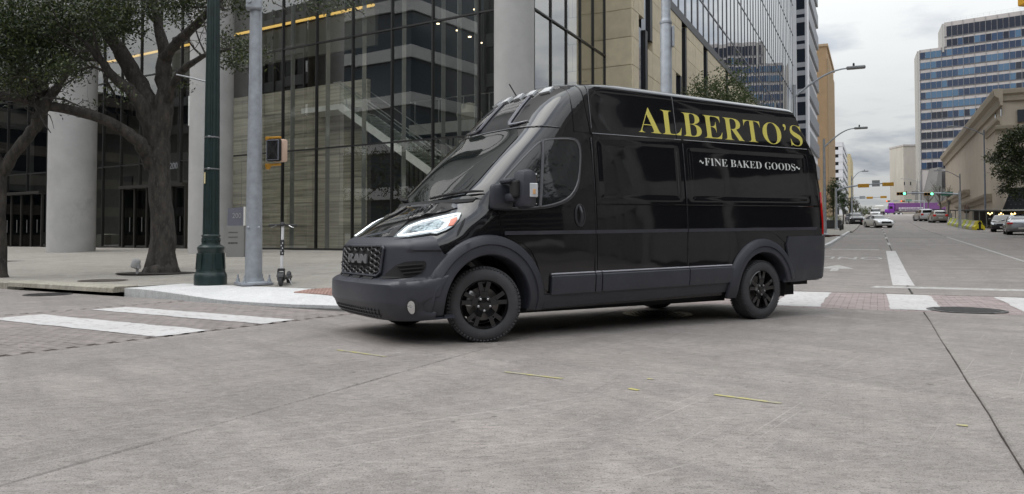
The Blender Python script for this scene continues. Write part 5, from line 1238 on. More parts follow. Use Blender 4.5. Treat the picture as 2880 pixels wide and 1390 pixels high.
L(MB().box(fp((lt+le)/2, lz-.05, SB+.75), (le-lt, 1.6, .22), rz=ROT)).build('landing', MATS['white_stringer'], lob)
M_RAIL = mat('steel_rail', (.45, .46, .46), .3, .8)
for off, hh in ((0, 1.0), (0, .86), (1.4, 1.0)): L(MB().tube([fp(s_lo[0], s_lo[1]+hh, SB+off), fp(s_hi[0], s_hi[1]+hh, SB+off), fp(s_hi[0]+.4, s_hi[1]+hh, SB+off)], .024, 6)).build('handrail', M_RAIL, lob, smooth=SM)
for k in range(9): t = s_lo[0]+(s_hi[0]-s_lo[0])*(k+.5)/9; z = s_lo[1]+(s_hi[1]-s_lo[1])*(k+.5)/9; L(MB().box(fp(t, z+.22, SB), (.06, .03, .42), rz=ROT)).build('rail_bracket', M_RAIL, lob)
M_RGL = glass('rail_glass', (.75, .82, .78), .12, graze=.5)
L(MB().quad(fp(s_lo[0], s_lo[1]+.05, SB-.02), fp(s_hi[0], s_hi[1]+.05, SB-.02), fp(s_hi[0], s_hi[1]+.95, SB-.02), fp(s_lo[0], s_lo[1]+.95, SB-.02))).build('rail_glass', M_RGL, lob)
# mezzanine edge, rail posts and ceiling spots to the right of the stair
mz = fac(1250, 340, 6.)[1]; ta, tb2 = fac(1150, 330, 6.)[0], -6.9
L(MB().box(fp((ta+tb2)/2, mz-.3, 7.4), (ta-tb2, 2.8, .5), rz=ROT)).build('mezzanine', mat('mezzanine_white', (.34, .34, .32), .6), lob)
for k in range(6): L(MB().box(fp(ta-.3-k*1.4, mz+.5, 6.1), (.05, .05, 1.1), rz=ROT)).build('rail_post', M_RAIL, lob)
L(MB().tube([fp(ta, mz+1.05, 6.1), fp(tb2, mz+1.05, 6.1)], .025, 6)).build('handrail', M_RAIL, lob)
for u, v in ((1336, 28), (1287, 87), (1321, 105), (1352, 122), (1232, 68)):
    t, z = fac(u, v, 4.); L(MB().lathe([(.07, 0), (.07, .03), (0, .03)], 12, Matrix.Translation(fp(t, z, 4.)))).build('downlight', mat('warm_downlight', (.9, .8, .6), .4, emis=(1, .8, .5), es=4.), lob)
    L(MB().tube([fp(t, z+.03, 4.), fp(t, 18, 4.)], .006, 4)).build('lamp_rod', M_FRAME, lob)
L(MB().lathe([(.5, 0), (.62, .3), (.35, .75), (0, .85)], 16, Matrix.Translation(fp(fac(1317, 280, 6.5)[0], mz, 6.6)))).build('armchair', mat('cream_chair', (.42, .40, .33), .8), lob, smooth=SM)
# slatted grey wall below the stair
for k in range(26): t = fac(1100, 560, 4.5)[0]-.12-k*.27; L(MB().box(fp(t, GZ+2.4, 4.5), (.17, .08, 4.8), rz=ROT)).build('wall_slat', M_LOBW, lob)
# entrance doors: dark portal frames in the glass front
for (ua, ub, vt) in ((14, 126, 548), (354, 530, 529)):
    ta, zt = fac(ua, vt); tb3 = fac(ub, vt)[0]; hgt = zt-GZ
    L(MB().box(fp((ta+tb3)/2, zt, -.10), (ta-tb3+.1, .5, .14), rz=ROT)).build('door_header', mat('bronze_frame', (.07, .066, .06), .35, .5), lob)
    nd = 5 if ua < 100 else 6
    for k in range(nd): t = ta+(tb3-ta)*k/(nd-1); L(MB().box(fp(t, GZ+hgt/2, -.12), (.075, .12, hgt), rz=ROT)).build('door_stile', MATS['bronze_frame'], lob)
    for k in range(nd-1):
        t = ta+(tb3-ta)*(k+.5)/(nd-1); L(MB().box(fp(t, GZ+hgt/2, -.11), (abs(ta-tb3)/(nd-1)-.08, .012, hgt-.1), rz=ROT)).build('door_leaf', glass('door_glass', (.35, .37, .35), .12, graze=.5), lob)
        L(MB().tube([fp(t-.2, GZ+.8, -.2), fp(t-.2, GZ+1.5, -.2)], .02, 6)).build('door_handle', M_STEEL, lob)
t, z = fac(356, 545, .8); L(MB().box(fp(t, z, .8), (1.0, .1, 1.75), rz=ROT)).build('directory_board', M_VOID, lob)
# bookish clutter and seats seen low behind the doors
for k in range(14):
    u = rd.uniform(265, 420); t, z = fac(u, 690, rd.uniform(1.2, 3)); L(MB().box(fp(t, GZ+.3, rd.uniform(1.2, 3)), (rd.uniform(.3, .8), .5, rd.uniform(.4, .9)), rz=ROT, bev=.04)).build('lobby_seat', rd.choice([M_VOID, M_LOBD, MATS['cream_chair'], M_LOBW]), lob)
# number 200 on the glass
t, z = fac(487, 475, -.05); tb = text_mesh('200', .42, extrude=.01); tb.xf(Matrix.Translation(fp(t+.3, z, -.04)) @ Matrix.Rotation(ROT+math.pi, 4, 'Z') @ Matrix.Rotation(math.pi/2, 4, 'X')); L(tb).build('number', mat('pale_number', (.25, .26, .28), .4), lob, fix=False)
# the tan block seen through the rear window
bx = fp(fac(360, 300, RB)[0], 0, 42); tan_ = thing('tan_building', 'low tan building seen through the rear lobby window', 'building', (bx.x, bx.y, 0))
MB().box((0, 0, 6.1), (46, 10, 12.2), rz=ROT).build('wall', mat('tan_wall', (.36, .30, .19), .85, var=.15, vs=.5), tan_)
for k in range(12): MB().box(Matrix.Rotation(ROT, 3, 'Z') @ Vector((-21+3.6*k, -5.02 if True else 0, 9.0)), (1.3, .12, 1.8), rz=ROT).build('window', M_DGLASS, tan_)
# ------------------------------------------------------------------ helpers for buildings standing on a vertical survey plane
class Plane:
    def __init__(s, o, d): s.o = Vector((o[0], o[1], 0)); s.d = Vector((d[0], d[1], 0)).normalized(); s.n = Vector((-s.d.y, s.d.x, 0)); s.rz = math.atan2(s.d.y, s.d.x); s.b = Vector((0, 0, 0))
    def hit(s, u, v, back=0.):
        r = ray(u, v); k = (s.o+s.n*back-CAMP).dot(s.n)/r.dot(s.n); p = CAMP+r*k; return (p-s.o).dot(s.d), p.z
    def P(s, t, z, back=0.): v = s.o+s.d*t+s.n*back-s.b; return Vector((v.x, v.y, z))
    def box(s, mb, t0, t1, z0, z1, b0, b1): return mb.box(s.P((t0+t1)/2, (z0+z1)/2, (b0+b1)/2), (abs(t1-t0), abs(b1-b0), abs(z1-z0)), rz=s.rz)
def slabbox(pl, t0, t1, z0, z1, b0, b1): return pl.box(MB(), t0, t1, z0, z1, b0, b1)
M_LIME = mat('limestone', (.66, .575, .42), .75, var=.10, vs=2.2, bump=.08, bs=30., rnd=.07, detail=8.)
M_SLIT = mat('slit_window_glass', (.012, .014, .022), .08, coat=.6)
M_TRIM = mat('black_trim', (.012, .012, .014), .45)
K0, K1, K2 = Vector((.71, 25.7, 0)), Vector((3.9, 32.5, 0)), Vector((4.95, 31.87, 0))
# glazed end bay of the lobby, along the main street
eb = Plane(K0, SD); eb.b = GBASE.xy.to_3d(); Le = (K1-K0).length
for k in range(6):
    t = Le*k/5; slabbox(eb, t-.03, t+.03, .2, TOPZ, -.05, .08).build('mullion', M_FRAME, lob, loc=None).location.z -= GBASE.z
def Lz(o): o.location.z -= GBASE.z; return o
zq = [.5, eb.hit(1620, 105)[1]]
zq = [.5, max(2, eb.hit(1600, 91)[1]-6.6), eb.hit(1600, 91)[1], eb.hit(1600, 91)[1]+6.6, TOPZ]
for z in zq[1:4]: Lz(slabbox(eb, 0, Le, z-.03, z+.03, -.06, .06).build('transom', M_FRAME, lob))
M_PANE2 = glass('end_bay_glass', (.62, .62, .56), .34, .003, .004, .8, wscale=.3)
for k in range(5):
    for j in range(4):
        a, b = Le*k/5+.03, Le*(k+1)/5-.03; Lz(MB().quad(eb.P(a, zq[j]+.03), eb.P(b, zq[j]+.03), eb.P(b, zq[j+1]-.03), eb.P(a, zq[j+1]-.03)).build('glass_pane', M_PANE2, lob, fix=False))
# limestone block with the mirror-glass tower above
BB = Vector((K2.x, K2.y, 0)); blk = thing('stone_podium_tower', 'mirror-glass tower with close black fins over a limestone podium', 'building', BB)
pf = Plane(K2, (-FD.x, -FD.y)); pf.b = BB; ps_ = Plane(K2, SD); ps_.b = BB
LEN = 74.; zr = ps_.hit(1991, 142)[1]
slabbox(ps_, .3, LEN, 0, zr-.1, .25, 14).build('podium_core', M_TRIM, blk)
# gable end facing the corner: stone panels in staggered courses
wE = 5.6; zc_ = .3; row = 0; hE = 1.17; nrow = int(zr/hE)+1
def stone(pl, t0, t1, z0, z1, dep=.0): 
    j = .012; return slabbox(pl, t0+j, t1-j, z0+j, z1-j, -.0+dep, .22).build('limestone_panel', M_LIME, blk, fix=False)
rd = random.Random(12)
pe = Plane(K2+FD*wE, (-FD.x, -FD.y)); pe.b = BB
for r in range(nrow):
    z0, z1 = r*hE, min(zr, (r+1)*hE)
    if z1-z0 < .1: continue
    x = 0; w0 = .62 if r % 2 else .95
    e = [0, w0]
    while e[-1] < wE-.5: e.append(e[-1]+1.12)
    e[-1] = wE
    for a, b in zip(e[:-1], e[1:]): stone(pe, a, b, z0, z1, rd.uniform(-.004, .004))
# street side: panels between slit windows
slits = []
for (ua, ub, va, vb) in ((1810, 1834, -60, 108), (1796, 1821, 79, 262), (1917, 1931, 62, 330), (1978, 1990, 130, 330), (1900, 1917, 182, 330), (2040, 2048, 180, 330), (2090, 2098, 210, 330)):
    v = (max(0, va)+vb)/2; t0 = ps_.hit(ua, v)[0]; t1 = ps_.hit(ub, v)[0]; zt = ps_.hit((ua+ub)/2, va)[1]; zb = ps_.hit((ua+ub)/2, vb)[1]; slits.append((max(.3, t0), t1, max(.5, min(zb, zt)), min(zr-.15, max(zb, zt))))
xs = sorted(set([.22]+[round(s, 3) for q in slits for s in q[:2]]+[LEN]))
pan = 0; full = []
for a, b in zip(xs[:-1], xs[1:]):
    inside = [q for q in slits if q[0]-.01 <= a and b <= q[1]+.01]
    n = max(1, round((b-a)/2.6)); 
    for k in range(n):
        ta, tb2 = a+(b-a)*k/n, a+(b-a)*(k+1)/n
        for r in range(nrow):
            z0, z1 = r*hE, min(zr, (r+1)*hE)
            if z1-z0 < .1: continue
            if any(q[2] < (z0+z1)/2 < q[3] for q in inside): continue
            if ta < 34: stone(ps_, ta, tb2, z0, z1, rd.uniform(-.004, .004)-.02); pan += 1
            else: full.append((ta, tb2, z0, z1))
mb = MB()
for ta, tb2, z0, z1 in full: ps_.box(mb, ta+.012, tb2-.012, z0+.012, z1-.012, -.02, .22)
tag(mb.build('limestone_panel', M_LIME, blk, fix=False), kind='stuff')
for t0, t1, z0, z1 in slits: 
    w_ = slabbox(ps_, t0, t1, z0, z1, .10, .16).build('window', M_SLIT, blk)
    slabbox(ps_, t1-.25*(t1-t0), t1, z0, z1, -.01, .12).build('reveal', M_TRIM, w_)
slabbox(ps_, -.05, LEN+.1, zr-.02, zr+.42, -.05, .3).build('parapet_trim', M_TRIM, blk)
slabbox(pe, -.1, wE+.05, zr-.02, zr+.4, -.10, .3).build('parapet_trim', M_TRIM, blk)
M_MIRROR = glass('tower_mirror_glass', (.10, .11, .13), .55, .002, .003, .9, (.95, .97, 1.0), wscale=.25); TT = 62.
slabbox(ps_, .0, LEN, zr+.4, TT, .9, 15).build('tower_core', mat('tower_core', (.03, .035, .045), .5), blk)
fl_ = [zr+.42]; zk = ps_.hit(2092, 147)[1]
while zk-3.9 > zr+1.5: zk -= 3.9
while zk < TT: fl_.append(zk); zk += 3.9
fl_.append(TT)
npan = int(LEN/1.65); pm_ = {}
count = 0; restq = MB()
order = [(k, j) for k in range(npan) for j in range(len(fl_)-1)]
for k, j in order:
    a, b = .05+1.65*k, .05+1.65*(k+1); z0, z1 = fl_[j]+.03, fl_[j+1]-.03
    zvis = 1.03+(669/2185)*((K2.y+SD.y*a))*1.03
    tl = [rd.uniform(-.006, .006) for _ in range(3)]
    q = [ps_.P(a+.03, z0, .35+tl[0]), ps_.P(b-.03, z0, .35+tl[1]), ps_.P(b-.03, z1, .35+tl[2]), ps_.P(a+.03, z1, .35+tl[0]+tl[2]-tl[1])]
    if z0 < zvis and count < 280: MB().quad(*q).build('mirror_pane', M_MIRROR, blk, fix=False); count += 1
    else: restq.quad(*q)
tag(restq.build('mirror_pane', M_MIRROR, blk, fix=False), kind='stuff')
M_FINB = mat('black_fin', (.014, .015, .024), .4)
for k in range(npan+1): t = .05+1.65*k; wd_ = .16 if k % 2 else .10; slabbox(ps_, t-wd_, t+wd_, zr+.4, TT, .325, .40).build('fin', M_FINB, blk, fix=False)
for z in fl_[1:-1]: slabbox(ps_, 0, LEN, z-.05, z+.05, .322, .40).build('transom', M_FINB, blk, fix=False)
slabbox(pe, 0, wE, zr+.4, TT, .9, 1.2).build('tower_end', M_MIRROR, blk)

# ------------------------------------------------------------------ buildings up the street, left side
def onp(p, u): # distance ahead Y where the line of sight u meets the street-parallel line p
    k = (u-PX)/FPX; a = SD.x/SD.y; return (p/SN.x)/(k-a)  if True else 0
def corner(p, u): Y = onp(p, u); return Vector((Y*(u-PX)/FPX, Y, 0))
def block(name, label, p, u_near, u_far, ztop, wfront, m, dep=30., base_under=6.):
    c = corner(p, u_near); f = corner(p, u_far); t = thing(name, label, 'building', (c.x, c.y, ghz(c.x, c.y)-1)); pl = Plane(c, SD); pl.b = Vector((c.x, c.y, 0)); pfr = Plane(c, FD if p < 0 else -FD); pfr.b = pl.b
    return t, pl, pfr, (f-c).length, c
def addz(o, t): o.location.z -= t.location.z; return o
M_WHITEB = mat('white_cladding', (.62, .63, .66), .6, var=.05, vs=.2); M_BANDG = mat('grey_band', (.30, .31, .34), .5, var=.06); M_DWIN = paintmat('dark_band_window', (.018, .022, .032), .12, 0, coat=.4)
PW = -9.0
# white tower with dark horizontal bands
t, pl, pfr, Lw, c = block('banded_office_tower', 'white office tower with dark banded windows beyond the mirror tower', PW, 2270, 2307, 70, 20, M_WHITEB)
ZW = 75
addz(slabbox(pl, 0.02, Lw, 0, ZW, .3, 25).build('core', M_WHITEB, t), t)
Wf = 16
zb0 = pfr.hit(2258, 250)[1]; fh = 3.85
z = zb0 % fh; fl = []
while z < ZW-3: fl.append(z); z += fh
for z in fl:
    addz(slabbox(pfr, .02, Wf, z, z+1.95, -.15, .1).build('window_band', M_DWIN, t, fix=False), t)
    addz(slabbox(pfr, .02, Wf, z+1.95, z+2.65, -.25, .1).build('spandrel', M_BANDG, t, fix=False), t)
    addz(slabbox(pfr, .02, Wf, z+2.65, z+3.15, -.15, .1).build('window_band', M_DWIN, t, fix=False), t)
    addz(slabbox(pfr, .02, Wf, z+3.15, z+3.85, -.25, .1).build('spandrel', M_BANDG, t, fix=False), t)
    if z < ZW-14: addz(slabbox(pl, Lw*.16, Lw*.98, z+.2, z+2.4, -.06, .35).build('window_band', mat('grey_louvre', (.16, .17, .19), .4, var=.2), t, fix=False), t)
addz(slabbox(pl, -.02, 3.0, 0, ZW, -.3, .3).build('corner_pier', M_WHITEB, t), t)
# tan brick tower
M_BRICKT = mat('tan_brick', (.36, .245, .14), .85, var=.10, vs=.6, detail=8.); M_BRICKP = mat('pale_brick', (.42, .32, .21), .85, var=.1)
t, pl, pfr, Lw, c = block('tan_brick_tower', 'tall tan brick tower with a narrow blank end wall', PW, 2330, 2349, 40, 20, M_BRICKT); ZB = pl.hit(2330, 152)[1]
addz(slabbox(pl, 0, Lw, 0, ZB, 0, 22).build('wall', M_BRICKT, t), t)
for k in range(14): addz(slabbox(pl, Lw*(k+.2)/14, Lw*(k+.55)/14, 4, ZB-2.5, -.25, .05).build('pier', M_BRICKP, t, fix=False), t)
for k in range(14):
    for j in range(9): addz(slabbox(pl, Lw*(k+.6)/14, Lw*(k+.95)/14, 5+j*3.9, 7+j*3.9, -.04, .05).build('window', M_DWIN, t, fix=False), t)
addz(slabbox(pl, -.2, Lw+.2, ZB, ZB+.5, -.3, 22).build('coping', M_BRICKP, t), t)
addz(MB().tube([pl.P(.6, ZB, 3), pl.P(.6, ZB+4.5, 3)], .08, 5).build('mast', M_GALV, t), t)
# white parking garage with open dark decks
t, pl, pfr, Lw, c = block('parking_garage', 'white parking garage with dark open decks', PW, 2373, 2384, 28, 20, M_WHITEB); ZG = pl.hit(2373, 408)[1]
addz(slabbox(pl, 0.1, Lw, 0, ZG, .4, 20).build('core', M_VOID, t), t)
dz_ = (pfr.hit(2358, 434)[1]-pfr.hit(2358, 456)[1])
for k in range(9):
    z1 = ZG-k*dz_*.98
    if z1 < 3: break
    addz(slabbox(pfr, 0, 14, z1-dz_*.55, z1, -.2, .5).build('deck_wall', M_WHITEB, t, fix=False), t); addz(slabbox(pl, 0, Lw, z1-dz_*.55, z1, -.2, .5).build('deck_wall', M_WHITEB, t, fix=False), t)
for x in (0, 13): addz(slabbox(pfr, x, x+1.2, 0, ZG, -.25, .4).build('pier', M_WHITEB, t, fix=False), t)
addz(slabbox(pl, Lw-1, Lw+6, 0, ZG-4, -.25, 12).build('stair_tower', mat('pale_cream', (.52, .49, .42), .8), t), t)
t, pl, pfr, Lw, c = block('cream_building', 'yellowish building rising behind the parking garage', PW, 2394, 2398, 28, 20, M_WHITEB); ZC = pl.hit(2394, 441)[1]
addz(slabbox(pl, 0, 40, 0, ZC, 0, 30).build('wall', mat('yellowish_wall', (.50, .42, .25), .85, var=.1), t), t)
for k in range(8):
    for j in range(4): addz(slabbox(pfr, 2+k*2.6, 3.4+k*2.6, ZC-8-j*5, ZC-5-j*5, -.08, .1).build('window', M_DWIN, t, fix=False), t)
t = thing('low_building', 'low pale building beyond the trees on the left pavement', 'building', PQ(-14, 215, hill(215)-1)); MB().box((0, 0, 3), (6, 30, 6), rz=math.atan2(SD.y, SD.x)-math.pi/2).build('wall', mat('pale_cream', (.52, .49, .42), .8), t); MB().box((3.2, 0, 2), (.2, 22, 1.6), rz=math.atan2(SD.y, SD.x)-math.pi/2).build('window_band', M_DWIN, t)

# ------------------------------------------------------------------ right side: blue glass tower, pale slab, beige cornice building
YT = 290.; cT = at(2592, 669, YT); TD = Vector((.782, -.623, 0)); bt = Plane(cT, TD); bt.b = Vector((cT.x, cT.y, 0))
tw_ = thing('glass_office_tower', 'blue glass office tower with pale spandrel bands and a stepped top', 'building', (cT.x, cT.y, 0))
M_PALE = mat('pale_spandrel', (.44, .41, .40), .7, var=.06, vs=.2); M_TS = mat('tower_side_stone', (.40, .385, .36), .75, var=.06)
def bluemat(i, c, r): return paintmat('blue_window_%s' % i, c, r, 0, coat=.9)
BL = [bluemat('deep', (.02, .035, .075), .06), bluemat('mid', (.03, .06, .12), .08), bluemat('pale', (.07, .14, .23), .10), bluemat('dark', (.012, .016, .03), .06)]
rows = []
for v in (148, 177, 206, 233.5, 261, 290, 318.5, 346, 373.5, 401, 429, 458): 
    rows.append((bt.hit(2592, v)[1], bt.hit(2592, v+17.5)[1]))
tS = bt.hit(2655, 100)[0]
up2 = [(bt.hit(2655, 75)[1], bt.hit(2655, 103)[1]), (bt.hit(2655, 112)[1], bt.hit(2655, 131)[1])]
ZT1 = bt.hit(2592, 140)[1]; ZT2 = bt.hit(2655, 63)[1]; TL = 62.
slabbox(bt, 0, TL, -5, ZT1, .45, 24).build('core', M_PALE, tw_); slabbox(bt, tS, TL, ZT1-.3, ZT2, .45, 20).build('core', M_PALE, tw_)
ww = 1.78; nw = int((TL-.4)/ww); cnt = 0
protos = {}
def winpane(mi, t0, t1, z0, z1):
    key = (mi, round(z1-z0, 2), round(t1-t0, 2)); c_ = bt.P((t0+t1)/2, (z0+z1)/2, .40)
    if key not in protos: protos[key] = MB().box((0, 0, 0), (t1-t0-.12, .1, z1-z0), rz=bt.rz).build('window', BL[mi], tw_, loc=c_); return protos[key]
    return inst(protos[key], tw_, c_)
rdm = random.Random(21)
allrows = [(z1, z0, 0) for z1, z0 in rows]+[(z1, z0, 1) for z1, z0 in up2]
for ri, (z1, z0, up_) in enumerate(allrows):
    for k in range(nw):
        t0 = .25+k*ww
        if up_ and t0 < tS+.2: continue
        if t0 > 46: continue
        u_ = PX+FPX*(cT.x+TD.x*t0)/(cT.y+TD.y*t0)
        if u_ > 2895: continue
        g_ = noise.noise(Vector((k*.16, ri*.5, 3.)))*1.6+rdm.uniform(-.45, .45)
        mi = 3 if up_ and ri == len(rows) else (0 if g_ < -.25 else 1 if g_ < .35 else 2)
        if ri > 5 and rdm.random() < .45: mi = 3
        if not up_ and k > 16 and ri > 1 and rdm.random() < .7: mi = 3
        if cnt < 298: winpane(mi, t0, t0+ww, z0, z1); cnt += 1
for z1, z0, up_ in allrows:
    t0 = tS if up_ else 0
    slabbox(bt, t0, TL, z0-.30, z0-.02, .28, .5).build('sill_line', mat('dark_sill', (.10, .10, .11), .5), tw_, fix=False)
for k in range(0, nw+1, 2): 
    t0 = .25+k*ww; slabbox(bt, t0-.05, t0+.05, -5, ZT2 if t0 > tS else ZT1, .20, .5).build('mullion', mat('grey_mullion', (.30, .29, .30), .5), tw_, fix=False)
side = Plane(cT, (.40, .92)); side.b = bt.b
slabbox(side, 0, 14, -5, ZT1-.4, -.0, .6).build('side_wall', M_TS, tw_)
ss = Plane(bt.P(tS, 0)+bt.b, (.40, .92)); ss.b = bt.b; slabbox(ss, 0, 14, ZT1-2, ZT2-.5, 0, .6).build('side_wall', M_TS, tw_)
rl = MB()
for k in range(22): t0 = tS+k*1.8; rl.tube([bt.P(t0, ZT2, .6), bt.P(t0, ZT2+1.3, .6)], .03, 4)
rl.tube([bt.P(tS, ZT2+1.3, .6), bt.P(tS+38, ZT2+1.3, .6)], .03, 4).tube([bt.P(tS, ZT2+.7, .6), bt.P(tS+38, ZT2+.7, .6)], .03, 4)
rl.build('roof_rail', M_WHITEB, tw_)
lowz = bt.hit(2592, 485)[1]
slabbox(bt, 6, 18, lowz-6, lowz, .0, .6).build('louvre_field', mat('louvre_dark', (.08, .075, .075), .6), tw_)
# podium wing left of the tower
pw_ = bt; pz_ = at(2576, 480, YT-2).z
mb = MB(); c_ = at(2584, 669, YT+6); wing = thing('grey_annex', 'dark grey annex at the foot of the blue glass tower', 'building', (c_.x, c_.y, 0)); hz_ = at(2584, 480, YT+6).z
MB().prism([(-1.3, 0), (1.4, 0), (1.4, hz_), (.4, hz_), (-1.3, hz_-9)], 0, 14, Matrix.Rotation(math.pi/2, 4, 'X')).build('wall', mat('annex_grey', (.19, .185, .18), .8, var=.1), wing)
c_ = at(2564, 669, 330); slab_ = thing('pale_slab_building', 'narrow pale concrete slab building left of the blue tower', 'building', (c_.x, c_.y, 0)); hz_ = at(2564, 411, 330).z
w_ = 44*330/FPX
MB().box((.3, 6, hz_/2), (w_, 12, hz_)).build('wall', mat('stained_pale_wall', (.50, .47, .42), .85, var=.12, vs=.25, detail=8., stretch=(1, 1, .25)), slab_)
MB().box((.3, 5.9, hz_+.3), (w_+.3, 12.3, .7)).build('coping', M_PALE, slab_)
for k in range(6): MB().box((-w_/2+.5+k*.9, -.05, hz_-16-4*(k % 3)), (.35, .12, 1.4)).build('window', M_DWIN, slab_)
# beige building with a cornice
PB = 13.0; M_BEIGE = mat('beige_stucco', (.44, .385, .315), .85, var=.08, vs=.4, detail=8.); M_BEIGED = mat('cornice_stone', (.36, .315, .25), .85, var=.08)
cB = corner(PB, 2824); fB = corner(PB, 2600); bb = thing('beige_cornice_building', 'beige stucco building with a deep cornice on the right of the street', 'building', (cB.x, cB.y, 0))
bs_ = Plane(cB, SD); bs_.b = Vector((cB.x, cB.y, 0)); bf = Plane(cB, (-FD.x, -FD.y)); bf.b = bs_.b
ZBE = bs_.hit(2824, 260)[1]; LB_ = 80.
MB().add([bs_.P(0, 0), bs_.P(LB_, 0), bs_.P(LB_, ZBE), bs_.P(0, ZBE)]+[bs_.P(0, 0, -30), bs_.P(LB_, 0, -30), bs_.P(LB_, ZBE, -30), bs_.P(0, ZBE, -30)], [(0, 1, 2, 3), (7, 6, 5, 4), (3, 2, 6, 7), (0, 3, 7, 4), (1, 5, 6, 2)]).build('wall', M_BEIGE, bb)
def cornice(pl, t0, t1, z, h, out_, sgn): 
    mb = MB(); pr = [(0, -h), (.3*out_, -h), (.45*out_, -.55*h), (.9*out_, -.4*h), (out_, -.1*h), (out_, 0), (0, 0)]
    for t_ in (t0, t1): mb.v += [pl.P(t_, z+b, sgn*a) for a, b in pr]
    n = len(pr); mb.f += [(i, (i+1) % n, n+(i+1) % n, n+i) for i in range(n)]+[tuple(range(n)), tuple(range(n, 2*n))]; return mb
cornice(bs_, -.9, LB_, ZBE+.6, 1.9, .9, 1).build('cornice', M_BEIGED, bb); cornice(bf, -.05, 30, ZBE+.6, 1.3, .5, -1).build('cornice', M_BEIGED, bb)
zb2 = bf.hit(2850, 352)[1]; cornice(bf, -.7, 30, zb2, 1.0, .7, -1).build('string_course', M_BEIGED, bb)
cornice(bs_, 0, 14, bs_.hit(2800, 345)[1], 1.0, .5, 1).build('string_course', M_BEIGED, bb)
for (ua, ub, va, vb) in ((2861, 2885, 309, 342),): a, z1 = bf.hit(ua, va); b, z0 = bf.hit(ub, vb); slabbox(bf, a, b, z0, z1, -.08, .2).build('window', M_DWIN, bb)
for u_, v_ in ((2817, 330), (2801, 341)): a, z1 = bs_.hit(u_, v_); slabbox(bs_, a-.4, a+.4, z1-1.0, z1+1.0, -.3, .06).build('window', M_DWIN, bb)
# lower awning-like cornice pieces on its flank
for (u0, v0, u1, v1) in ((2728, 533, 2650, 595), (2790, 545, 2700, 598)):
    a, za = bs_.hit(u0, v0); b, zb_ = bs_.hit(u1, v1); zz_ = (za+zb_)/2; cornice(bs_, a, b, za, .9, .9, 1).build('ledge', M_BEIGED, bb)
# dark netted scaffold at the right edge
pn = corner(11.4, 2799); nt_ = thing('netted_scaffold', 'black netted scaffold front on the right edge of the street', 'scaffold', (pn.x, pn.y, hill(pn.x*SD.x+pn.y*SD.y)), math.atan2(-FD.y, -FD.x))
hN = at(2799, 530, pn.y).z-nt_.location.z
MB().add([(0, 0, 0), (16, 0, 0), (16, 0, hN+.4), (1.5, 0, hN), (0, .5, 0), (16, .5, 0), (16, .5, hN+.4), (1.5, .5, hN)], [(0, 1, 2, 3), (7, 6, 5, 4), (0, 3, 7, 4), (3, 2, 6, 7)]).build('net', mat('black_net', (.012, .014, .018), .6), nt_)
nm_ = MB()
for i in range(36):
    for j in range(int(hN/.42)):
        x = .4+i*.42+(.2 if j % 2 else 0); z = .3+j*.42
        if x > 1.5*z/hN+.2: nm_.box((x, -.02, z), (.12, .03, .1))
tag(nm_.build('net_patch', mat('net_patch', (.06, .07, .08), .5), nt_, fix=False), kind='stuff')
for x in (.1, 3.2, 6.4): MB().beam((x, -.1, 0), (x+1.45, -.1, hN), .12, .12).build('scaffold_pole', M_TRIM, nt_)

# ------------------------------------------------------------------ street furniture
def street_z(p, q): return hill(q)
def lamp(label, base, h, reach, dirv, rise, s=1., group='cobra-head street lamps', col=None, nm='street_lamp'):
    t = thing(nm, label, 'street lamp', base, 0, group); m = col or M_GALV; d = Vector((dirv[0], dirv[1], 0)).normalized()
    MB().lathe([(.22, 0), (.22, .12), (.13, .2), (.115, 1), (.075, h)], 14).build('pole', m, t, smooth=SM)
    arm = [Vector((0, 0, h-.6))+d*reach*k/10+Vector((0, 0, rise*math.sin(math.pi/2*(k/10)))) for k in range(11)]
    MB().tube(arm, [.055-.002*k for k in range(11)], 8).build('arm', m, t, smooth=SM)
    e = arm[-1]; a = math.atan2(d.y, d.x)
    hd = MB().box((0, 0, 0), (.85, .34, .14), bev=.06); hd.xf(Matrix.Translation(e+d*.4) @ Matrix.Rotation(a, 4, 'Z')).build('lamp_head', mat('lamp_head_grey', (.26, .27, .28), .5), t, smooth=SM)
    MB().lathe([(.05, 0), (.05, .12), (.03, .16), (0, .16)], 8, Matrix.Translation(e+d*.3+Vector((0, 0, .07)))).build('photocell', M_TRIM, t)
    return t
def lampfit(label, p, u_pole, u_head, v_head, nm='street_lamp', col=None):
    c = corner(p, u_pole); Y = c.y; z0 = ghz(c.x, c.y)+.14; zh = at(u_head, v_head, Y).z; hx = at(u_head, v_head, Y).x-c.x; d = (SN.x, SN.y) if hx > 0 else (-SN.x, -SN.y); reach = abs(hx)/SN.x
    return lamp(label, (c.x, c.y, z0), zh-z0-.6, max(.8, reach-.8), d, 1.2, col=col)
lampfit('nearest street lamp on the left pavement, arm over the white banded tower', -3.6, 2238, 2398, 205)
lampfit('second street lamp on the left pavement, in front of the tan tower', -3.2, 2320, 2418, 366)
lampfit('third street lamp on the left pavement, before the parking garage', -3.0, 2397, 2434, 483)
M_BLUEG = mat('bluish_pole', (.20, .22, .26), .5, .2)
lampfit('tall street lamp on the right before the netted scaffold', 11.6, 2772, 2684, 351, col=M_BLUEG)
lampfit('street lamp on the right behind the bare trees, beside the signal arm', 11.6, 2702, 2642, 478, col=M_BLUEG)
lampfit('far street lamp on the right beside the pale slab building', 11.6, 2590, 2542, 502, col=M_BLUEG)
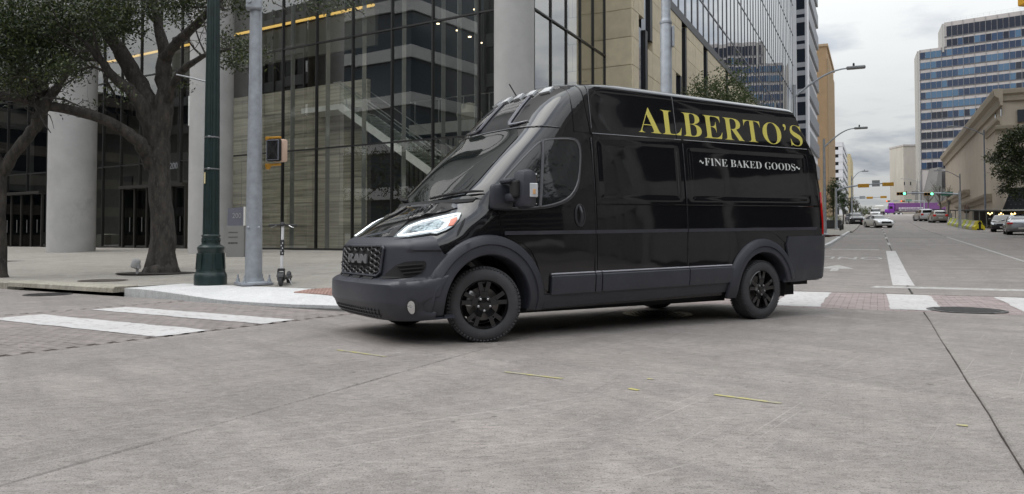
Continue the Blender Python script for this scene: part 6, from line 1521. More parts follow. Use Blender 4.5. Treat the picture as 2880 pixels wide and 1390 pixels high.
# plain steel pole behind the van roof
c = corner(-4.6, 1876); bp_ = thing('utility_pole', 'thick grey steel pole with a control box rising behind the van roof', 'pole', (c.x, c.y, .15))
zc_ = at(1876, 62, c.y).z-.15; ppx = c.y/FPX
MB().lathe([(17*ppx, 0), (16*ppx, zc_), (14.5*ppx, zc_+.04), (13*ppx, zc_+.10), (11*ppx, zc_+6)], 24).build('pole', M_GALV, bp_, smooth=SM)
zz_ = at(1891, 105, c.y).z-.15; MB().box((18*ppx, -.05, zz_), (7*ppx, .16, 58*ppx), bev=.015).build('control_box', M_GALV, bp_)
MB().lathe([(17.5*ppx, zc_-.05), (17.5*ppx, zc_+.0)], 24).build('collar', M_GALV, bp_, smooth=SM)
# traffic signals on mast arms, seen from behind or from the front
M_SIGY = mat('signal_yellow', (.58, .30, .02), .5, var=.08); M_SIGN = mat('grey_sign_back', (.34, .36, .37), .45, .3); M_SGREEN = mat('street_sign_green', (.01, .17, .10), .4)
M_GLOW = mat('green_light', (.1, .9, .5), .3, emis=(.15, 1., .55), es=3.0); M_RGLOW = mat('red_light', (.9, .1, .05), .3, emis=(1, .12, .05), es=2.0)
def mast(label, base, pole_h, arm_pts, heads, scale, front=None, dirv=None, group='mast-arm traffic signals'):
    t = thing('traffic_signal', label, 'traffic signal', base, 0, group); B = Vector(base)
    MB().lathe([(.2, 0), (.2, .1), (.14, .15), (.10, pole_h)], 12).build('pole', M_GALV, t, smooth=SM)
    MB().tube([p-B for p in arm_pts], [.10-.05*k/(len(arm_pts)-1) for k in range(len(arm_pts))], 8).build('mast_arm', M_GALV, t, smooth=SM)
    for kind, p, w, h in heads:
        q = p-B; rz = math.atan2(-SN.y, -SN.x)+math.pi
        if kind == 'sign': MB().box(q, (w, .05, h), rz=rz).build('sign_panel', M_SIGN, t)
        elif kind == 'green': MB().box(q, (w, .05, h), rz=rz).build('street_name_sign', M_SGREEN, t)
        else:
            hd = MB().box(q, (w, .22, h), rz=rz, bev=.03).build('signal_head', M_SIGY, t)
            for k in range(3):
                off = SN*((k-1)*w/3.1); c_ = q+off
                sgn = -1 if kind.startswith('front') else 1
                MB().lathe([(h*.40, 0), (h*.42, .16), (h*.40, .16), (h*.38, 0)], 12, Matrix.Translation(c_+SD*(sgn*.11)) @ (SD*sgn).to_track_quat('Z', 'Y').to_matrix().to_4x4(), closed=True).build('visor', M_SIGY if sgn > 0 else M_TRIM, hd)
                if sgn < 0: MB().lathe([(h*.38, .02), (0, .03)], 12, Matrix.Translation(c_-SD*.11) @ (-SD).to_track_quat('Z', 'Y').to_matrix().to_4x4()).build('lens', (M_GLOW if kind == 'frontg' and k == 2 else M_RGLOW if kind == 'frontr' and k == 0 else M_VOID), hd)
    return t
def sv(u, v, Y, dy=0.): return at(u, v, Y+dy)
Y1 = 78.; c = at(2352, 640, Y1); zb = ghz(c.x, c.y)+.14; 
def armline(pts, Y, u0):   # points along an arm that runs square to the street
    o = []
    for u, v in pts:
        k = (u-u0); x0 = at(u0, v, Y); a = (u-PX)/FPX; s = (a*x0.y-x0.x)/(SN.x-a*SN.y); Yp = x0.y+SN.y*s; o.append(at(u, v, Yp))
    return o
A = armline([(2352, 536), (2380, 527), (2420, 521), (2460, 518), (2508, 514)], Y1, 2352)
hp = armline([(2428.5, 522.5), (2463.5, 516), (2497.5, 518.5)], Y1, 2352)
mast('nearest signal mast on the left with two yellow-backed heads and a grey sign', (c.x, c.y, zb), A[0].z-zb+.3, A, [('back', hp[0], 1.02, .36), ('sign', hp[1], .7, .62), ('back', hp[2], 1.02, .36)], 1)
Y2 = 76.; c = at(2700, 640, Y2); zb = ghz(c.x, c.y)+.14
A = armline([(2700, 547), (2660, 544), (2600, 543), (2560, 543), (2528, 545)], Y2, 2700); hp = armline([(2535, 545), (2574, 543), (2612, 546), (2663, 545)], Y2, 2700)
mast('right signal mast facing the camera with green lights lit and a green street sign', (c.x, c.y, zb), A[0].z-zb+.3, A, [('frontg', hp[0], .85, .32), ('sign', hp[1], .62, .3), ('frontg', hp[2], .85, .32), ('green', hp[3], 1.0, .36)], 1)
Y3 = 150.; c = at(2398, 640, Y3); zb = ghz(c.x, c.y)+.14
A = armline([(2398, 556), (2440, 556), (2490, 554)], Y3, 2398); hp = armline([(2425, 555.5), (2446, 556.5), (2485, 554.5)], Y3, 2398)
mast('far signal mast on the left with two small yellow heads', (c.x, c.y, zb), A[0].z-zb+.3, A, [('sign', hp[0], 1.0, .5), ('back', hp[1], 1.1, .42), ('back', hp[2], 1.1, .42)], 1)
Y4 = 200.; c = at(2600, 640, Y4); zb = ghz(c.x, c.y)+.14
A = armline([(2600, 566), (2550, 565), (2494, 566)], Y4, 2600); hp = armline([(2498, 566), (2519, 565), (2539, 566), (2556, 564)], Y4, 2600)
mast('farthest signal mast at the hill crest with two red heads', (c.x, c.y, zb), A[0].z-zb+.3, A, [('frontr', hp[0], 1.0, .4), ('sign', hp[1], 1.2, .35), ('frontr', hp[2], 1.0, .4), ('green', hp[3], 1.4, .5)], 1)
# orange corner of a signal head hanging into the top right
oc = at(2884, 6, 16.); og = thing('hanging_signal', 'orange-yellow signal head hanging in at the top right corner', 'signal head', oc, .2)
MB().box((.03, 0, .12), (.22, .25, .38), bev=.03).build('housing', M_SIGY, og); MB().lathe([(.09, 0), (.10, .2), (.09, .2), (.08, 0)], 14, Matrix.Translation((.04, -.12, .1)) @ Matrix.Rotation(math.pi/2, 4, 'X'), closed=True).build('visor', M_SIGY, og); MB().tube([(.03, 0, .3), (.03, 0, 2.5)], .03, 6).build('hanger', M_GALV, og)

# ------------------------------------------------------------------ street trees
def stree(label, base, h, rad, n, leaf, seed, m, ct=.62, ry=1.0, bark=None, trunk=.09, group=None, bare=False, clump=24):
    t = thing('street_tree' if not bare else 'bare_tree', label, 'tree', base, 0, group); rd = random.Random(seed); mb = MB()
    mb.tube([(0, 0, -.1), (rd.uniform(-.1, .1), 0, h*.25), (rd.uniform(-.15, .15), rd.uniform(-.1, .1), h*.5), (0, 0, h*.8)], [trunk*1.3, trunk, trunk*.75, trunk*.3], 8)
    for k in range(7 if not bare else 11):
        a = rd.uniform(0, 6.28); z0 = h*rd.uniform(.3, .6); r = rad*rd.uniform(.5, .95); pts = [Vector((0, 0, z0)), Vector((r*.4*math.cos(a), r*.4*math.sin(a), z0+h*.14)), Vector((r*math.cos(a), r*math.sin(a), z0+h*rd.uniform(.2, .4)))]
        P, Rr = wig(pts, [trunk*.5, trunk*.3, trunk*.1], 3, .5, seed*7+k); mb.tube(P, Rr, 5); twigs(mb, P, Rr, seed*11+k, 5 if bare else 3, rad*.55, 2 if bare else 1, .6)
    mb.build('trunk', bark or M_BARK2, t, smooth=R_(80))
    if n:
        bl = []
        for k in range(9):
            a = rd.uniform(0, 6.28); rr = rad*rd.uniform(0, .6); bl.append(((rr*math.cos(a), rr*math.sin(a), h*(ct+rd.uniform(-.2, .25))), (rad*.55, rad*.55, h*.16*ry), n//9))
        foliage('crown', bl, leaf, m, t, seed, clump=clump, spread=rad*.17)
    return t
M_LEAF2 = leafmat('pale_leaf', (.04, .065, .022), (.07, .10, .035), (.13, .15, .06), .35)
def gbase(p, q): v = PQ(p, q); v.z = hill(q)+.14; return v
# bushy tree behind the van roof
c = corner(-6.3, 2000); stree('leafy street tree rising behind the van roof against the limestone', (c.x, c.y, .2), 7.0, 1.9, 14000, .12, 31, M_LEAF2, .72, 1.3)
c = corner(-6.0, 2085); stree('second leafy street tree lower behind the van roof, before the mirror tower', (c.x, c.y, .4), 7.2, 2.0, 11000, .12, 32, M_LEAF2, .70, 1.2)
def sfit(label, p, u, v_top, rpx, n, seed, m, bare=False, group=None, leaf=.14, ct=.62, Y=None):
    c = corner(p, u) if Y is None else at(u, 600, Y); zb = ghz(c.x, c.y)+.14; h = at(u, v_top, c.y).z-zb
    return stree(label, (c.x, c.y, zb), h, rpx*c.y/FPX, n, leaf, seed, m, ct, 1.1, bare=bare, group=group, trunk=.10 if not bare else .17)
gt = 'street trees along the left pavement'
sfit('street tree nearest the van tail on the left pavement, beside the planter', -4.3, 2345, 500, 30, 5200, 41, M_LEAF, group=gt)
sfit('street tree just beyond the planter on the left pavement', -3.9, 2372, 528, 22, 3000, 42, M_LEAF, group=gt)
sfit('thin half-bare tree by the dark parked car on the left', -3.6, 2392, 540, 18, 1500, 43, M_LEAF2, True, gt)
sfit('farther half-bare tree on the left pavement before the signal', -3.6, 2408, 556, 14, 1100, 44, M_LEAF2, True, gt)
sfit('last small tree on the left pavement near the hill crest', -4.5, 2420, 575, 12, 500, 45, M_LEAF2, False, gt)
gt2 = 'bare trees on the right pavement'
sfit('bare pale tree in front of the purple trailer', 11.9, 2612, 522, 32, 420, 51, M_LEAF2, True, gt2)
sfit('bare tree beside the right signal pole', 12.0, 2645, 505, 38, 560, 52, M_LEAF2, True, gt2)
sfit('bare tree behind the covered walkway', 12.2, 2668, 515, 34, 380, 53, M_LEAF2, True, gt2)
# oak at the right edge
c = at(2930, 640, 50.); ro = thing('oak_tree', 'dark leafy oak at the right edge over the parked cars', 'tree', (c.x, c.y, ghz(c.x, c.y)+.14)); rb_ = (c.x, c.y, ghz(c.x, c.y)+.14)
tm = MB(); P, Rr = wig([Vector(rb_), at(2925, 600, 50), at(2915, 540, 50), at(2890, 480, 50)], [.3, .22, .18, .14], 3, .2, 5); tm.tube(P, Rr, 8)
for k, (u, v) in enumerate(((2800, 440), (2830, 400), (2880, 390), (2900, 440), (2820, 500))): Q, Qr = wig([P[-2], (P[-2]+at(u, v, 50))/2+Vector((0, 0, .3)), at(u, v, 50)], [.1, .07, .02], 3, .4, 60+k); tm.tube(Q, Qr, 5); twigs(tm, Q, Qr, 90+k, 5, 1.4, 2)
tm.shift(-Vector(rb_)).build('trunk', M_BARK, ro, smooth=R_(80))
foliage('crown', fb([(2860, 385, 32, 1600), (2890, 380, 30, 1200), (2830, 420, 30, 1300), (2800, 440, 22, 600), (2868, 440, 36, 1900), (2815, 470, 24, 700), (2845, 490, 34, 1600), (2880, 500, 34, 1500), (2830, 530, 24, 600), (2870, 545, 26, 700), (2785, 455, 12, 160)], 50., 1.2, .8, 1., 3), .16, M_OAK, ro, 25, rb_)
# planter, small shrubs and far greenery
c = corner(-4.4, 2338); pz_ = ghz(c.x, c.y)+.14; pl_ = thing('planter', 'long black planter box with low green shrubs on the left pavement', 'planter', (c.x, c.y, pz_), math.atan2(SD.y, SD.x))
MB().box((0, 0, .42), (5.0, 2.1, .84), bev=.03).build('box', mat('planter_black', (.035, .037, .042), .6), pl_)
rdp = random.Random(8)
foliage('shrub', [((rdp.uniform(-2.3, 2.3), rdp.uniform(-.9, .9), 1.05), (.5, .4, .35), 160) for _ in range(12)], .10, leafmat('shrub_leaf', (.05, .07, .015), (.10, .12, .03), (.17, .17, .05)), pl_, 3, clump=16, spread=.2)
c = corner(-3.0, 2372); for_ = None
bol = []
for k, (u, v) in enumerate(((2364, 652), (2370, 648))):
    c = at(u, v, 72+k*4.); b_ = thing('bollard', ('nearer' if k == 0 else 'farther')+' short black bollard on the left kerb past the planter', 'bollard', (c.x, c.y, ghz(c.x, c.y)+.1)); MB().lathe([(.10, 0), (.10, .5), (.07, .58), (0, .6)], 10).build('post', M_TRIM, b_, smooth=SM)
c = gp(2335, 668, .5); cY = 50.; c = at(2335, 664, cY); lv_ = thing('fallen_branch', 'dark reddish branch lying on the pavement behind the van tail', 'branch', (c.x, c.y, ghz(c.x, c.y)+.17)); 
mb = MB()
for k in range(7): mb.tube([(-.7+.1*k, rdp.uniform(-.1, .1), 0), (-.3+.15*k, rdp.uniform(-.2, .2), .12), (.2+.12*k, rdp.uniform(-.3, .3), .03)], [.03, .02, .008], 4)
mb.build('twig', mat('reddish_twig', (.08, .035, .025), .9), lv_)
for k, (u, v, Y, r) in enumerate(((2424, 608, 185, 14), (2445, 612, 215, 16), (2436, 600, 230, 12))):
    c = at(u, v, Y); zb = ghz(c.x, c.y); t = thing('bush', ('low green bush beyond the dark parked car', 'yellow-green bush beside the white pickup', 'rounded far bush below the left signal arm')[k], 'bush', (c.x, c.y, zb)); rr = r*Y/FPX
    foliage('leaves', [((0, 0, rr*.8), (rr, rr, rr*.8), 500)], .3, leafmat('far_leaf', (.05, .07, .03), (.08, .10, .04), (.14, .15, .06)), t, 70+k, clump=14, spread=.35); MB().tube([(0, 0, 0), (0, 0, rr)], .1, 5).build('stem', M_BARK2, t)
# ------------------------------------------------------------------ other vehicles
def make_car(name, label, cat, p, kind, dims, paint_, loc, rz, flash=None):
    L, Wd, H = dims; t = thing(name, label, cat, loc, rz); hl = L/2; hw = Wd/2
    if kind == 'sedan':
        W_ = [(.2, hw*.93), (.35, hw*.98), (.55, hw), (.8, hw*.985), (.93, hw*.93), (1.1, hw*.84), (H-.12, hw*.72), (H-.04, hw*.62), (H, hw*.40)]
        Xf = [(.2, hl-.12), (.35, hl), (.55, hl-.02), (.68, hl-.12), (.78, hl-.55), (.88, hl-1.15), (.95, hl-1.42), (1.15, hl-1.85), (H-.10, hl-2.3), (H-.03, hl-2.5), (H, hl-2.8)]
        Xr = [(.2, -hl+.15), (.4, -hl), (.75, -hl+.02), (.95, -hl+.12), (1.02, -hl+.55), (1.2, -hl+1.0), (H-.10, -hl+1.5), (H-.03, -hl+1.75), (H, -hl+2.0)]
        win = [(.55, .97), (.15, 1.16), (-.3, H-.10), (-.95, H-.11), (-1.45, 1.18), (-1.62, 1.02), (-1.2, .97)]; wz = (.98, H-.12); rzr = (1.06, H-.14)
    else:
        W_ = [(.25, hw*.92), (.4, hw*.98), (.7, hw), (1.0, hw*.985), (1.15, hw*.93), (1.4, hw*.86), (H-.12, hw*.78), (H-.04, hw*.70), (H, hw*.5)]
        Xf = [(.25, hl-.1), (.45, hl), (.75, hl-.03), (.92, hl-.15), (1.0, hl-.45), (1.08, hl-1.05), (1.14, hl-1.3), (1.35, hl-1.6), (H-.10, hl-2.05), (H-.03, hl-2.2), (H, hl-2.5)]
        Xr = [(.25, -hl+.12), (.5, -hl), (1.0, -hl+.03), (1.15, -hl+.10), (1.5, -hl+.28), (H-.08, -hl+.42), (H, -hl+.7)]
        win = [(.72, 1.16), (.42, 1.36), (.05, H-.14), (-1.9, H-.14), (-2.02, 1.35), (-1.95, 1.17)]; wz = (1.17, H-.14); rzr = (1.2, H-.18)
        sc_ = L/4.7; win = [(x*sc_, z) for x, z in win]
    xc_ = [(z, x-.32*(1 if z < .9 else 1.4)) for z, x in Xf]; sh = Shell(W_, Xf, xc_, Xr, [(0, 2.8), (2, 2.5)], .22)
    zz = sorted(set([.2+.05*k for k in range(int((H-.2)/.05))]+[H-.08, H-.05, H-.025, H-.01, H])); zz = [z for z in zz if z >= W_[0][0]]
    bo = sh.mesh(zz, 12, 26).build('body', p, t, smooth=R_(50)); r_ = .33 if kind == 'sedan' else .37; wb = L*.29
    cut(bo, [(x, r_, r_+.06, y0, y1) for x in (wb, -wb) for y0, y1 in ((hw-.3, hw+.3), (-hw-.3, -hw+.3))])
    for sg in (1, -1):
        sh.patch(smoothpoly(win, 1), 'X', .012, .02, sg=sg, ga=.12, gz=.1).build('side_window', M_DGLASS, t, smooth=SM)
        mx_ = (win[0][0]+win[-1][0])/2+.1
        pl2 = MB(); pl2.tube([sh.at('X', mx_, win[0][1]+.02, .018, sg), sh.at('X', mx_-.06, H-.16, .018, sg)], .025, 5); pl2.build('door_pillar', p, t)
        mb = MB(); mb.box((win[0][0]-.12, sg*(hw+.06), win[0][1]+.08), (.12, .22, .14), bev=.04).build('door_mirror', p, t, smooth=SM)
        z0 = .62 if kind == 'sedan' else .82
        sh.patch([(a*sg, z) for a, z in dens([(.50, z0-.06), (.98, z0+.06), (.95, z0+.13), (.52, z0+.06)], 3)], 'S', .012, .02, ga=.1).build('headlamp', M_CHROME, t, smooth=SM)
        zt = .78 if kind == 'sedan' else .95
        MB().box((-hl+.06, sg*(hw-.20), zt), (.12, .36, .14 if kind == 'sedan' else .3), bev=.03).build('tail_lamp', M_RED, t, smooth=SM)
        MB().box((0, sg*(hw+.002), .62 if kind == 'sedan' else .8), (.16, .03, .03), bev=.01).build('door_handle', p, t)
        for x in (wb, -wb):
            w_ = bpy.data.objects.new('wheel', None); COL.objects.link(w_); w_.parent = t; w_.location = (x, sg*(hw-.11), r_); w_.rotation_euler = (0, 0, 0 if sg > 0 else math.pi); A = Matrix.Rotation(-math.pi/2, 4, 'X')
            MB().lathe([(r_*.62, -.10), (r_*.9, -.105), (r_, -.07), (r_, .07), (r_*.9, .105), (r_*.62, .10)], 28, A, closed=True).build('tyre', M_TYRE, w_, smooth=R_(40))
            rm = MB().lathe([(r_*.63, .05), (r_*.63, .10), (r_*.58, .085), (r_*.54, .05), (.0, .05)], 24, A)
            for k in range(6): a = k*math.pi/3; rm.beam((0, .075, 0), (r_*.58*math.cos(a), .075, r_*.58*math.sin(a)), .07, .03, up=(0, 1, 0))
            rm.build('rim', mat('alloy_rim', (.38, .38, .4), .3, .8), w_)
            MB().lathe([(r_+.05, -.30), (r_+.05, .05)], 20, A).build('wheel_house', M_VOID, w_)
    sh.patch(dens([(-.86, wz[0]), (.86, wz[0]), (.80, wz[1]), (-.80, wz[1])], 5), 'S', .010, .02, ga=.1, gz=.08).build('windscreen', M_DGLASS, t, smooth=SM)
    rw = MB(); n = 6
    for j in range(4):
        z = rzr[0]+(rzr[1]-rzr[0])*j/3
        for i in range(n+1): y = (i/n*2-1)*(sh.W(z)-.16); rw.v.append(Vector((sh.Xr(z)-.012, y, z)))
    for j in range(3):
        for i in range(n): a = j*(n+1)+i; rw.f.append((a, a+1, a+n+2, a+n+1))
    rw.build('rear_window', M_DGLASS, t, smooth=SM)
    gz0 = .42 if kind == 'sedan' else .55
    sh.patch(dens([(-.36, gz0), (.36, gz0), (.34, gz0+.22), (-.34, gz0+.22)], 3), 'S', .012, .02, ga=.1).build('grille', M_VOID, t)
    sh.patch(dens([(-.2, gz0-.13), (.2, gz0-.13), (.2, gz0-.02), (-.2, gz0-.02)], 3), 'S', .02, .02, ga=.1).build('number_plate', mat('plate_white', (.6, .6, .58), .5), t)
    MB().box((-hl+.02, 0, .42 if kind == 'sedan' else .62), (.05, .5, .12)).build('number_plate', MATS['plate_white'], t)
    MB().box((0, 0, .27), (L*.86, Wd*.84, .16)).build('underbody', M_VOID, t)
    return t
P_WHITE = paintmat('white_car_paint', (.68, .69, .70), .12, 0, coat=.8); P_BLACK = paintmat('black_car_paint', (.012, .012, .016), .08, 0, coat=1.); P_SILVER = paintmat('silver_car_paint', (.33, .34, .36), .22, 0, coat=.8, metal=.5)
P_CHAMP = paintmat('champagne_car_paint', (.36, .35, .32), .25, 0, coat=.8, metal=.4)
SA = math.atan2(SD.y, SD.x)      # heading up the street
def carpos(u, v, Y): c = at(u, v, Y); return (c.x, c.y, ghz(c.x, c.y))
def onroad(u, Y): k = (u-PX)/FPX; return (k*Y, Y, ghz(k*Y, Y))
make_car('parked_car', 'white sedan turning across the street ahead of the dark parked car', 'car', P_WHITE, 'sedan', (5.0, 1.85, 1.46), P_WHITE, onroad(2468, 88), SA-math.pi+R_(58)) if False else None
def car(name, label, paint_, kind, dims, u, Y, rz, cat='car'):
    return make_car(name, label, cat, paint_, kind, dims, paint_, onroad(u, Y), rz)
car('car', 'white sedan crossing the far lanes, seen from its front corner', P_WHITE, 'sedan', (5.0, 1.87, 1.47), 2470, 89, R_(-95))
car('parked_car', 'black car facing the camera at the left kerb behind the white sedan', P_BLACK, 'suv', (4.6, 1.85, 1.62), 2404, 103, SA+math.pi+R_(10))
car('suv', 'white utility vehicle at the right kerb below the purple truck', P_WHITE, 'suv', (5.0, 1.95, 1.8), 2597, 120, SA+R_(12), 'car')
car('suv', 'champagne silver wagon seen from behind at the right kerb', P_CHAMP, 'suv', (4.7, 1.85, 1.66), 2637, 108, SA+R_(6), 'car')
car('parked_car', 'black sedan parked on the right beside the covered walkway', P_BLACK, 'sedan', (4.7, 1.85, 1.45), 2822, 66, SA+math.pi+R_(-6))
car('parked_car', 'silver grey sedan cut off by the right edge of the view', P_SILVER, 'sedan', (4.8, 1.9, 1.45), 2868, 57, SA+R_(-4))
car('pickup', 'white pickup coming over the hill before the box truck', P_WHITE, 'suv', (5.2, 1.95, 1.85), 2462, 165, SA+math.pi, 'pickup')
# box truck behind it
c = onroad(2474, 205); bt_ = thing('box_truck', 'pale box truck at the crest of the hill', 'truck', c, SA)
zt_ = at(2474, 581, c[1]).z-c[2]; M_PBOX = mat('pale_box', (.60, .60, .57), .6, var=.06)
MB().box((0, 0, zt_/2+.4), (6, 2.45, zt_-.8), bev=.04).build('cargo_box', M_PBOX, bt_); MB().box((4, 0, 1.5), (1.9, 2.2, 2.2), bev=.2).build('cab', P_WHITE, bt_)
MB().box((-3.03, .0, zt_*.55), (.04, .5, .35)).build('door_mark', M_VOID, bt_)
for x in (-2, 3.6):
    for y in (-1, 1): MB().lathe([(.45, -.15), (.48, 0), (.45, .15), (0, .15)], 16, Matrix.Translation((x, y, .48)) @ Matrix.Rotation(math.pi/2, 4, 'X')).build('wheel', M_TYRE, bt_)
# purple truck crossing at the crest
PT = onroad(2560, 228); pt = thing('semi_truck', 'purple truck with a long lettered purple trailer crossing at the hilltop', 'truck', (PT[0], PT[1], PT[2]), math.pi-.30)
M_PUR = paintmat('purple_paint', (.20, .035, .34), .25, 0, coat=.6); M_PURD = mat('purple_trailer', (.16, .055, .20), .55, var=.1, vs=.4)
zt_ = at(2560, 573, PT[1]).z-PT[2]+.15; zbm = 1.2
MB().box((-2.5, 0, (zt_+zbm)/2), (13.2, 2.5, zt_-zbm), bev=.05).build('trailer', M_PURD, pt)
MB().box((-2.5, 1.262, zbm+.35), (12.9, .03, .55)).build('trailer_skirt', mat('dark_trailer_band', (.04, .025, .05), .5), pt)
rd = random.Random(6)
for z, h in ((zbm+1.0, .42), (zbm+.42, .28)):
    mb = MB(); x = 3.2
    while x > -3.2: w = rd.uniform(.12, .4); mb.box((x-w/2, 1.285, z), (w*.8, .02, h*rd.uniform(.6, 1))); x -= w+.06
    mb.build('trailer_lettering', mat('white_lettering', (.7, .7, .7), .5), pt)
MB().box((5.0, 0, 2.0), (1.5, 2.4, 2.4), bev=.2).box((6.5, 0, 1.35), (2.2, 2.0, 1.3), bev=.3).build('cab', M_PUR, pt, smooth=SM)
MB().box((5.0, 0, 3.4), (1.4, 2.3, .9), bev=.3).build('roof_fairing', M_PUR, pt, smooth=SM)
MB().box((5.85, 0, 2.45), (.06, 2.0, .75)).box((5.2, 1.215, 2.4), (.8, .03, .7)).build('window', M_DGLASS, pt); MB().box((7.62, 0, 1.35), (.06, 1.2, .9)).build('grille', M_CHROME, pt); MB().box((7.6, 0, .65), (.2, 2.3, .4), bev=.08).build('bumper', M_PUR, pt)
for x in (6.6, 3.8, 2.6, -7, -8.2):
    for y in (-1.05, 1.05): MB().lathe([(.5, -.16), (.52, 0), (.5, .16), (0, .16)], 18, Matrix.Translation((x, y, .52)) @ Matrix.Rotation(math.pi/2, 4, 'X')).build('wheel', M_TYRE, pt); MB().lathe([(.27, 0), (.2, .03), (0, .03)], 12, Matrix.Translation((x, y+math.copysign(.165, y), .52)) @ Matrix.Rotation(-math.copysign(math.pi/2, y), 4, 'X')).build('rim', P_WHITE, pt)
# covered walkway with bulbs and its yellow and white barriers
wq = corner(10.9, 2700); wz = ghz(wq.x, wq.y)
W0 = onroad(2818, 74.); W1 = onroad(2672, 97.); wd = Vector((W1[0]-W0[0], W1[1]-W0[1], 0)); wl = wd.length; wd.normalize(); wn = Vector((wd.y, -wd.x, 0))
if wn.x < 0: wn = -wn
cw = thing('covered_walkway', 'black covered walkway lit by a row of warm bulbs', 'walkway', W0, math.atan2(wd.y, wd.x))
hW = at(2818, 592, W0[1]).z-W0[2]; M_CW = mat('walkway_black', (.022, .024, .025), .7)
s_ = 1 if Vector((-wd.y, wd.x, 0)).dot(wn) > 0 else -1
z1 = W1[2]-W0[2]
def wp(x, y, z): return (x, s_*y, z+z1*x/wl)
rf = MB(); 
rf.add([wp(0, -.0, hW-.12), wp(wl, 0, hW-.12), wp(wl, 2.6, hW-.12), wp(0, 2.6, hW-.12), wp(0, 0, hW), wp(wl, 0, hW), wp(wl, 2.6, hW), wp(0, 2.6, hW)], [(0, 1, 2, 3), (4, 5, 6, 7), (0, 1, 5, 4), (1, 2, 6, 5), (2, 3, 7, 6), (3, 0, 4, 7)]).build('roof', M_CW, cw)
MB().add([wp(0, 2.6, 0), wp(wl, 2.6, 0), wp(wl, 2.6, hW-.1), wp(0, 2.6, hW-.1), wp(0, 2.7, 0), wp(wl, 2.7, 0), wp(wl, 2.7, hW-.1), wp(0, 2.7, hW-.1)], [(0, 1, 2, 3), (4, 5, 6, 7), (0, 1, 5, 4), (1, 2, 6, 5), (2, 3, 7, 6), (3, 0, 4, 7)]).build('back_wall', M_CW, cw)
for k in range(9): x = wl*k/8; MB().box(wp(x, .05, hW/2), (.08, .08, hW)).build('post', mat('walkway_post', (.22, .23, .23), .5), cw)
MB().box(wp(-.06, 2.6, hW/2), (.14, .16, hW)).box(wp(-.06, 1.3, hW+.02), (.12, 2.7, .12)).build('end_frame', mat('pale_frame', (.5, .5, .47), .5), cw)
for k in range(9): x = .8+k*(wl*.55)/9; MB().lathe([(.0, -.09), (.09, 0), (.0, .09)], 8, Matrix.Translation(wp(x, 1.0+.5*(k % 3), hW-.35-.12*(k % 2)))).build('bulb', mat('warm_bulb', (1, .8, .4), .4, emis=(1, .68, .25), es=6.), cw)
MB().box(wp(wl*.97, -.06, hW-.8), (1.6, .05, .7)).build('notice_board', mat('notice_board', (.16, .18, .18), .5), cw)
M_BY = mat('barrier_yellow', (.72, .62, .02), .5, var=.12, vs=2.); M_BW = mat('barrier_white', (.55, .55, .52), .5, var=.1, vs=2.); M_BG = mat('barrier_lime', (.56, .60, .05), .5, var=.12, vs=2.)
B0 = onroad(2756, 72.5); B1 = onroad(2676, 94.); bd = Vector((B1[0]-B0[0], B1[1]-B0[1], 0)); bl = bd.length; bd.normalize(); hB = at(2756, 622, B0[1]).z-B0[2]
names = ['lime', 'white']
for k in range(11):
    x = bl*(k+.5)/11; p_ = Vector(B0)+bd*x; z_ = ghz(p_.x, p_.y); m = M_BY if k == 0 else (M_BW if k % 2 else M_BG)
    lab = 'yellow water barrier standing end-on at the near end of the barrier row' if k == 0 else None
    if k == 0: t = thing('traffic_barrier', lab, 'barrier', (p_.x, p_.y, z_), math.atan2(bd.y, bd.x), 'barriers along the covered walkway'); 
    else:
        t = thing('traffic_barrier', ('first', 'second', 'third', 'fourth', 'fifth')[(k-1)//2]+(' white' if k % 2 else ' yellow-green')+' barrier of the leaning row, counted from the near yellow one', 'barrier', (p_.x, p_.y, z_), math.atan2(bd.y, bd.x), ('white' if k % 2 else 'yellow-green')+' barriers along the covered walkway')
    w2 = bl/11*.49; pr = [(-.42, 0), (.42, 0), (.42, .3), (.24, .5), (.14, hB), (-.14, hB), (-.24, .5), (-.42, .3)]
    mb = MB(); mb.prism(pr, -w2, w2, Matrix.Rotation(math.pi/2, 4, 'Z') @ Matrix.Rotation(math.pi/2, 4, 'X')); mb.build('barrier_shell', m, t)
    if k == 0: MB().box((-w2-.01, 0, .45), (.04, .18, .7)).build('end_slot', M_VOID, t); MB().box((-w2-.01, 0, .06), (.05, .5, .12)).build('base_slot', M_VOID, t); MB().box((-w2-.02, 0, hB-.25), (.05, .3, .14)).build('end_mark', M_VOID, t)
    else: MB().box((0, 0, hB-.02), (w2*1.2, .3, .06)).build('cap', m, t)
# small sign at the right edge
c = at(2874, 618, 62.); t = thing('notice_sign', 'small white notice sign with red bar at the right edge', 'sign', (c.x, c.y, ghz(c.x, c.y))); h_ = c.z-ghz(c.x, c.y)
MB().tube([(0, 0, 0), (0, 0, h_)], .03, 6).build('post', M_GALV, t); MB().box((0, -.04, h_), (.7, .03, .38)).build('panel', P_WHITE, t); MB().box((0, -.06, h_+.08), (.4, .02, .09)).build('red_bar', mat('sign_red', (.5, .05, .04), .5), t)
for k, (u, v0, v1, Y) in enumerate(((2716, 572, 600, 98.), (2723, 572, 600, 96.))):
    c = onroad(u, Y); t = thing('folded_umbrella', ('left' if k == 0 else 'right')+' of the two folded dark umbrellas above the walkway roof', 'umbrella', c); a = at(u, v0, Y).z-c[2]; b = at(u, v1, Y).z-c[2]
    MB().tube([(0, 0, 0), (0, 0, b)], .04, 5).build('pole', M_GALV, t); MB().lathe([(.08, b), (.22, b+(a-b)*.2), (.12, b+(a-b)*.7), (0, a)], 10).build('canopy', mat('umbrella_brown', (.12, .085, .07), .9), t, smooth=SM)
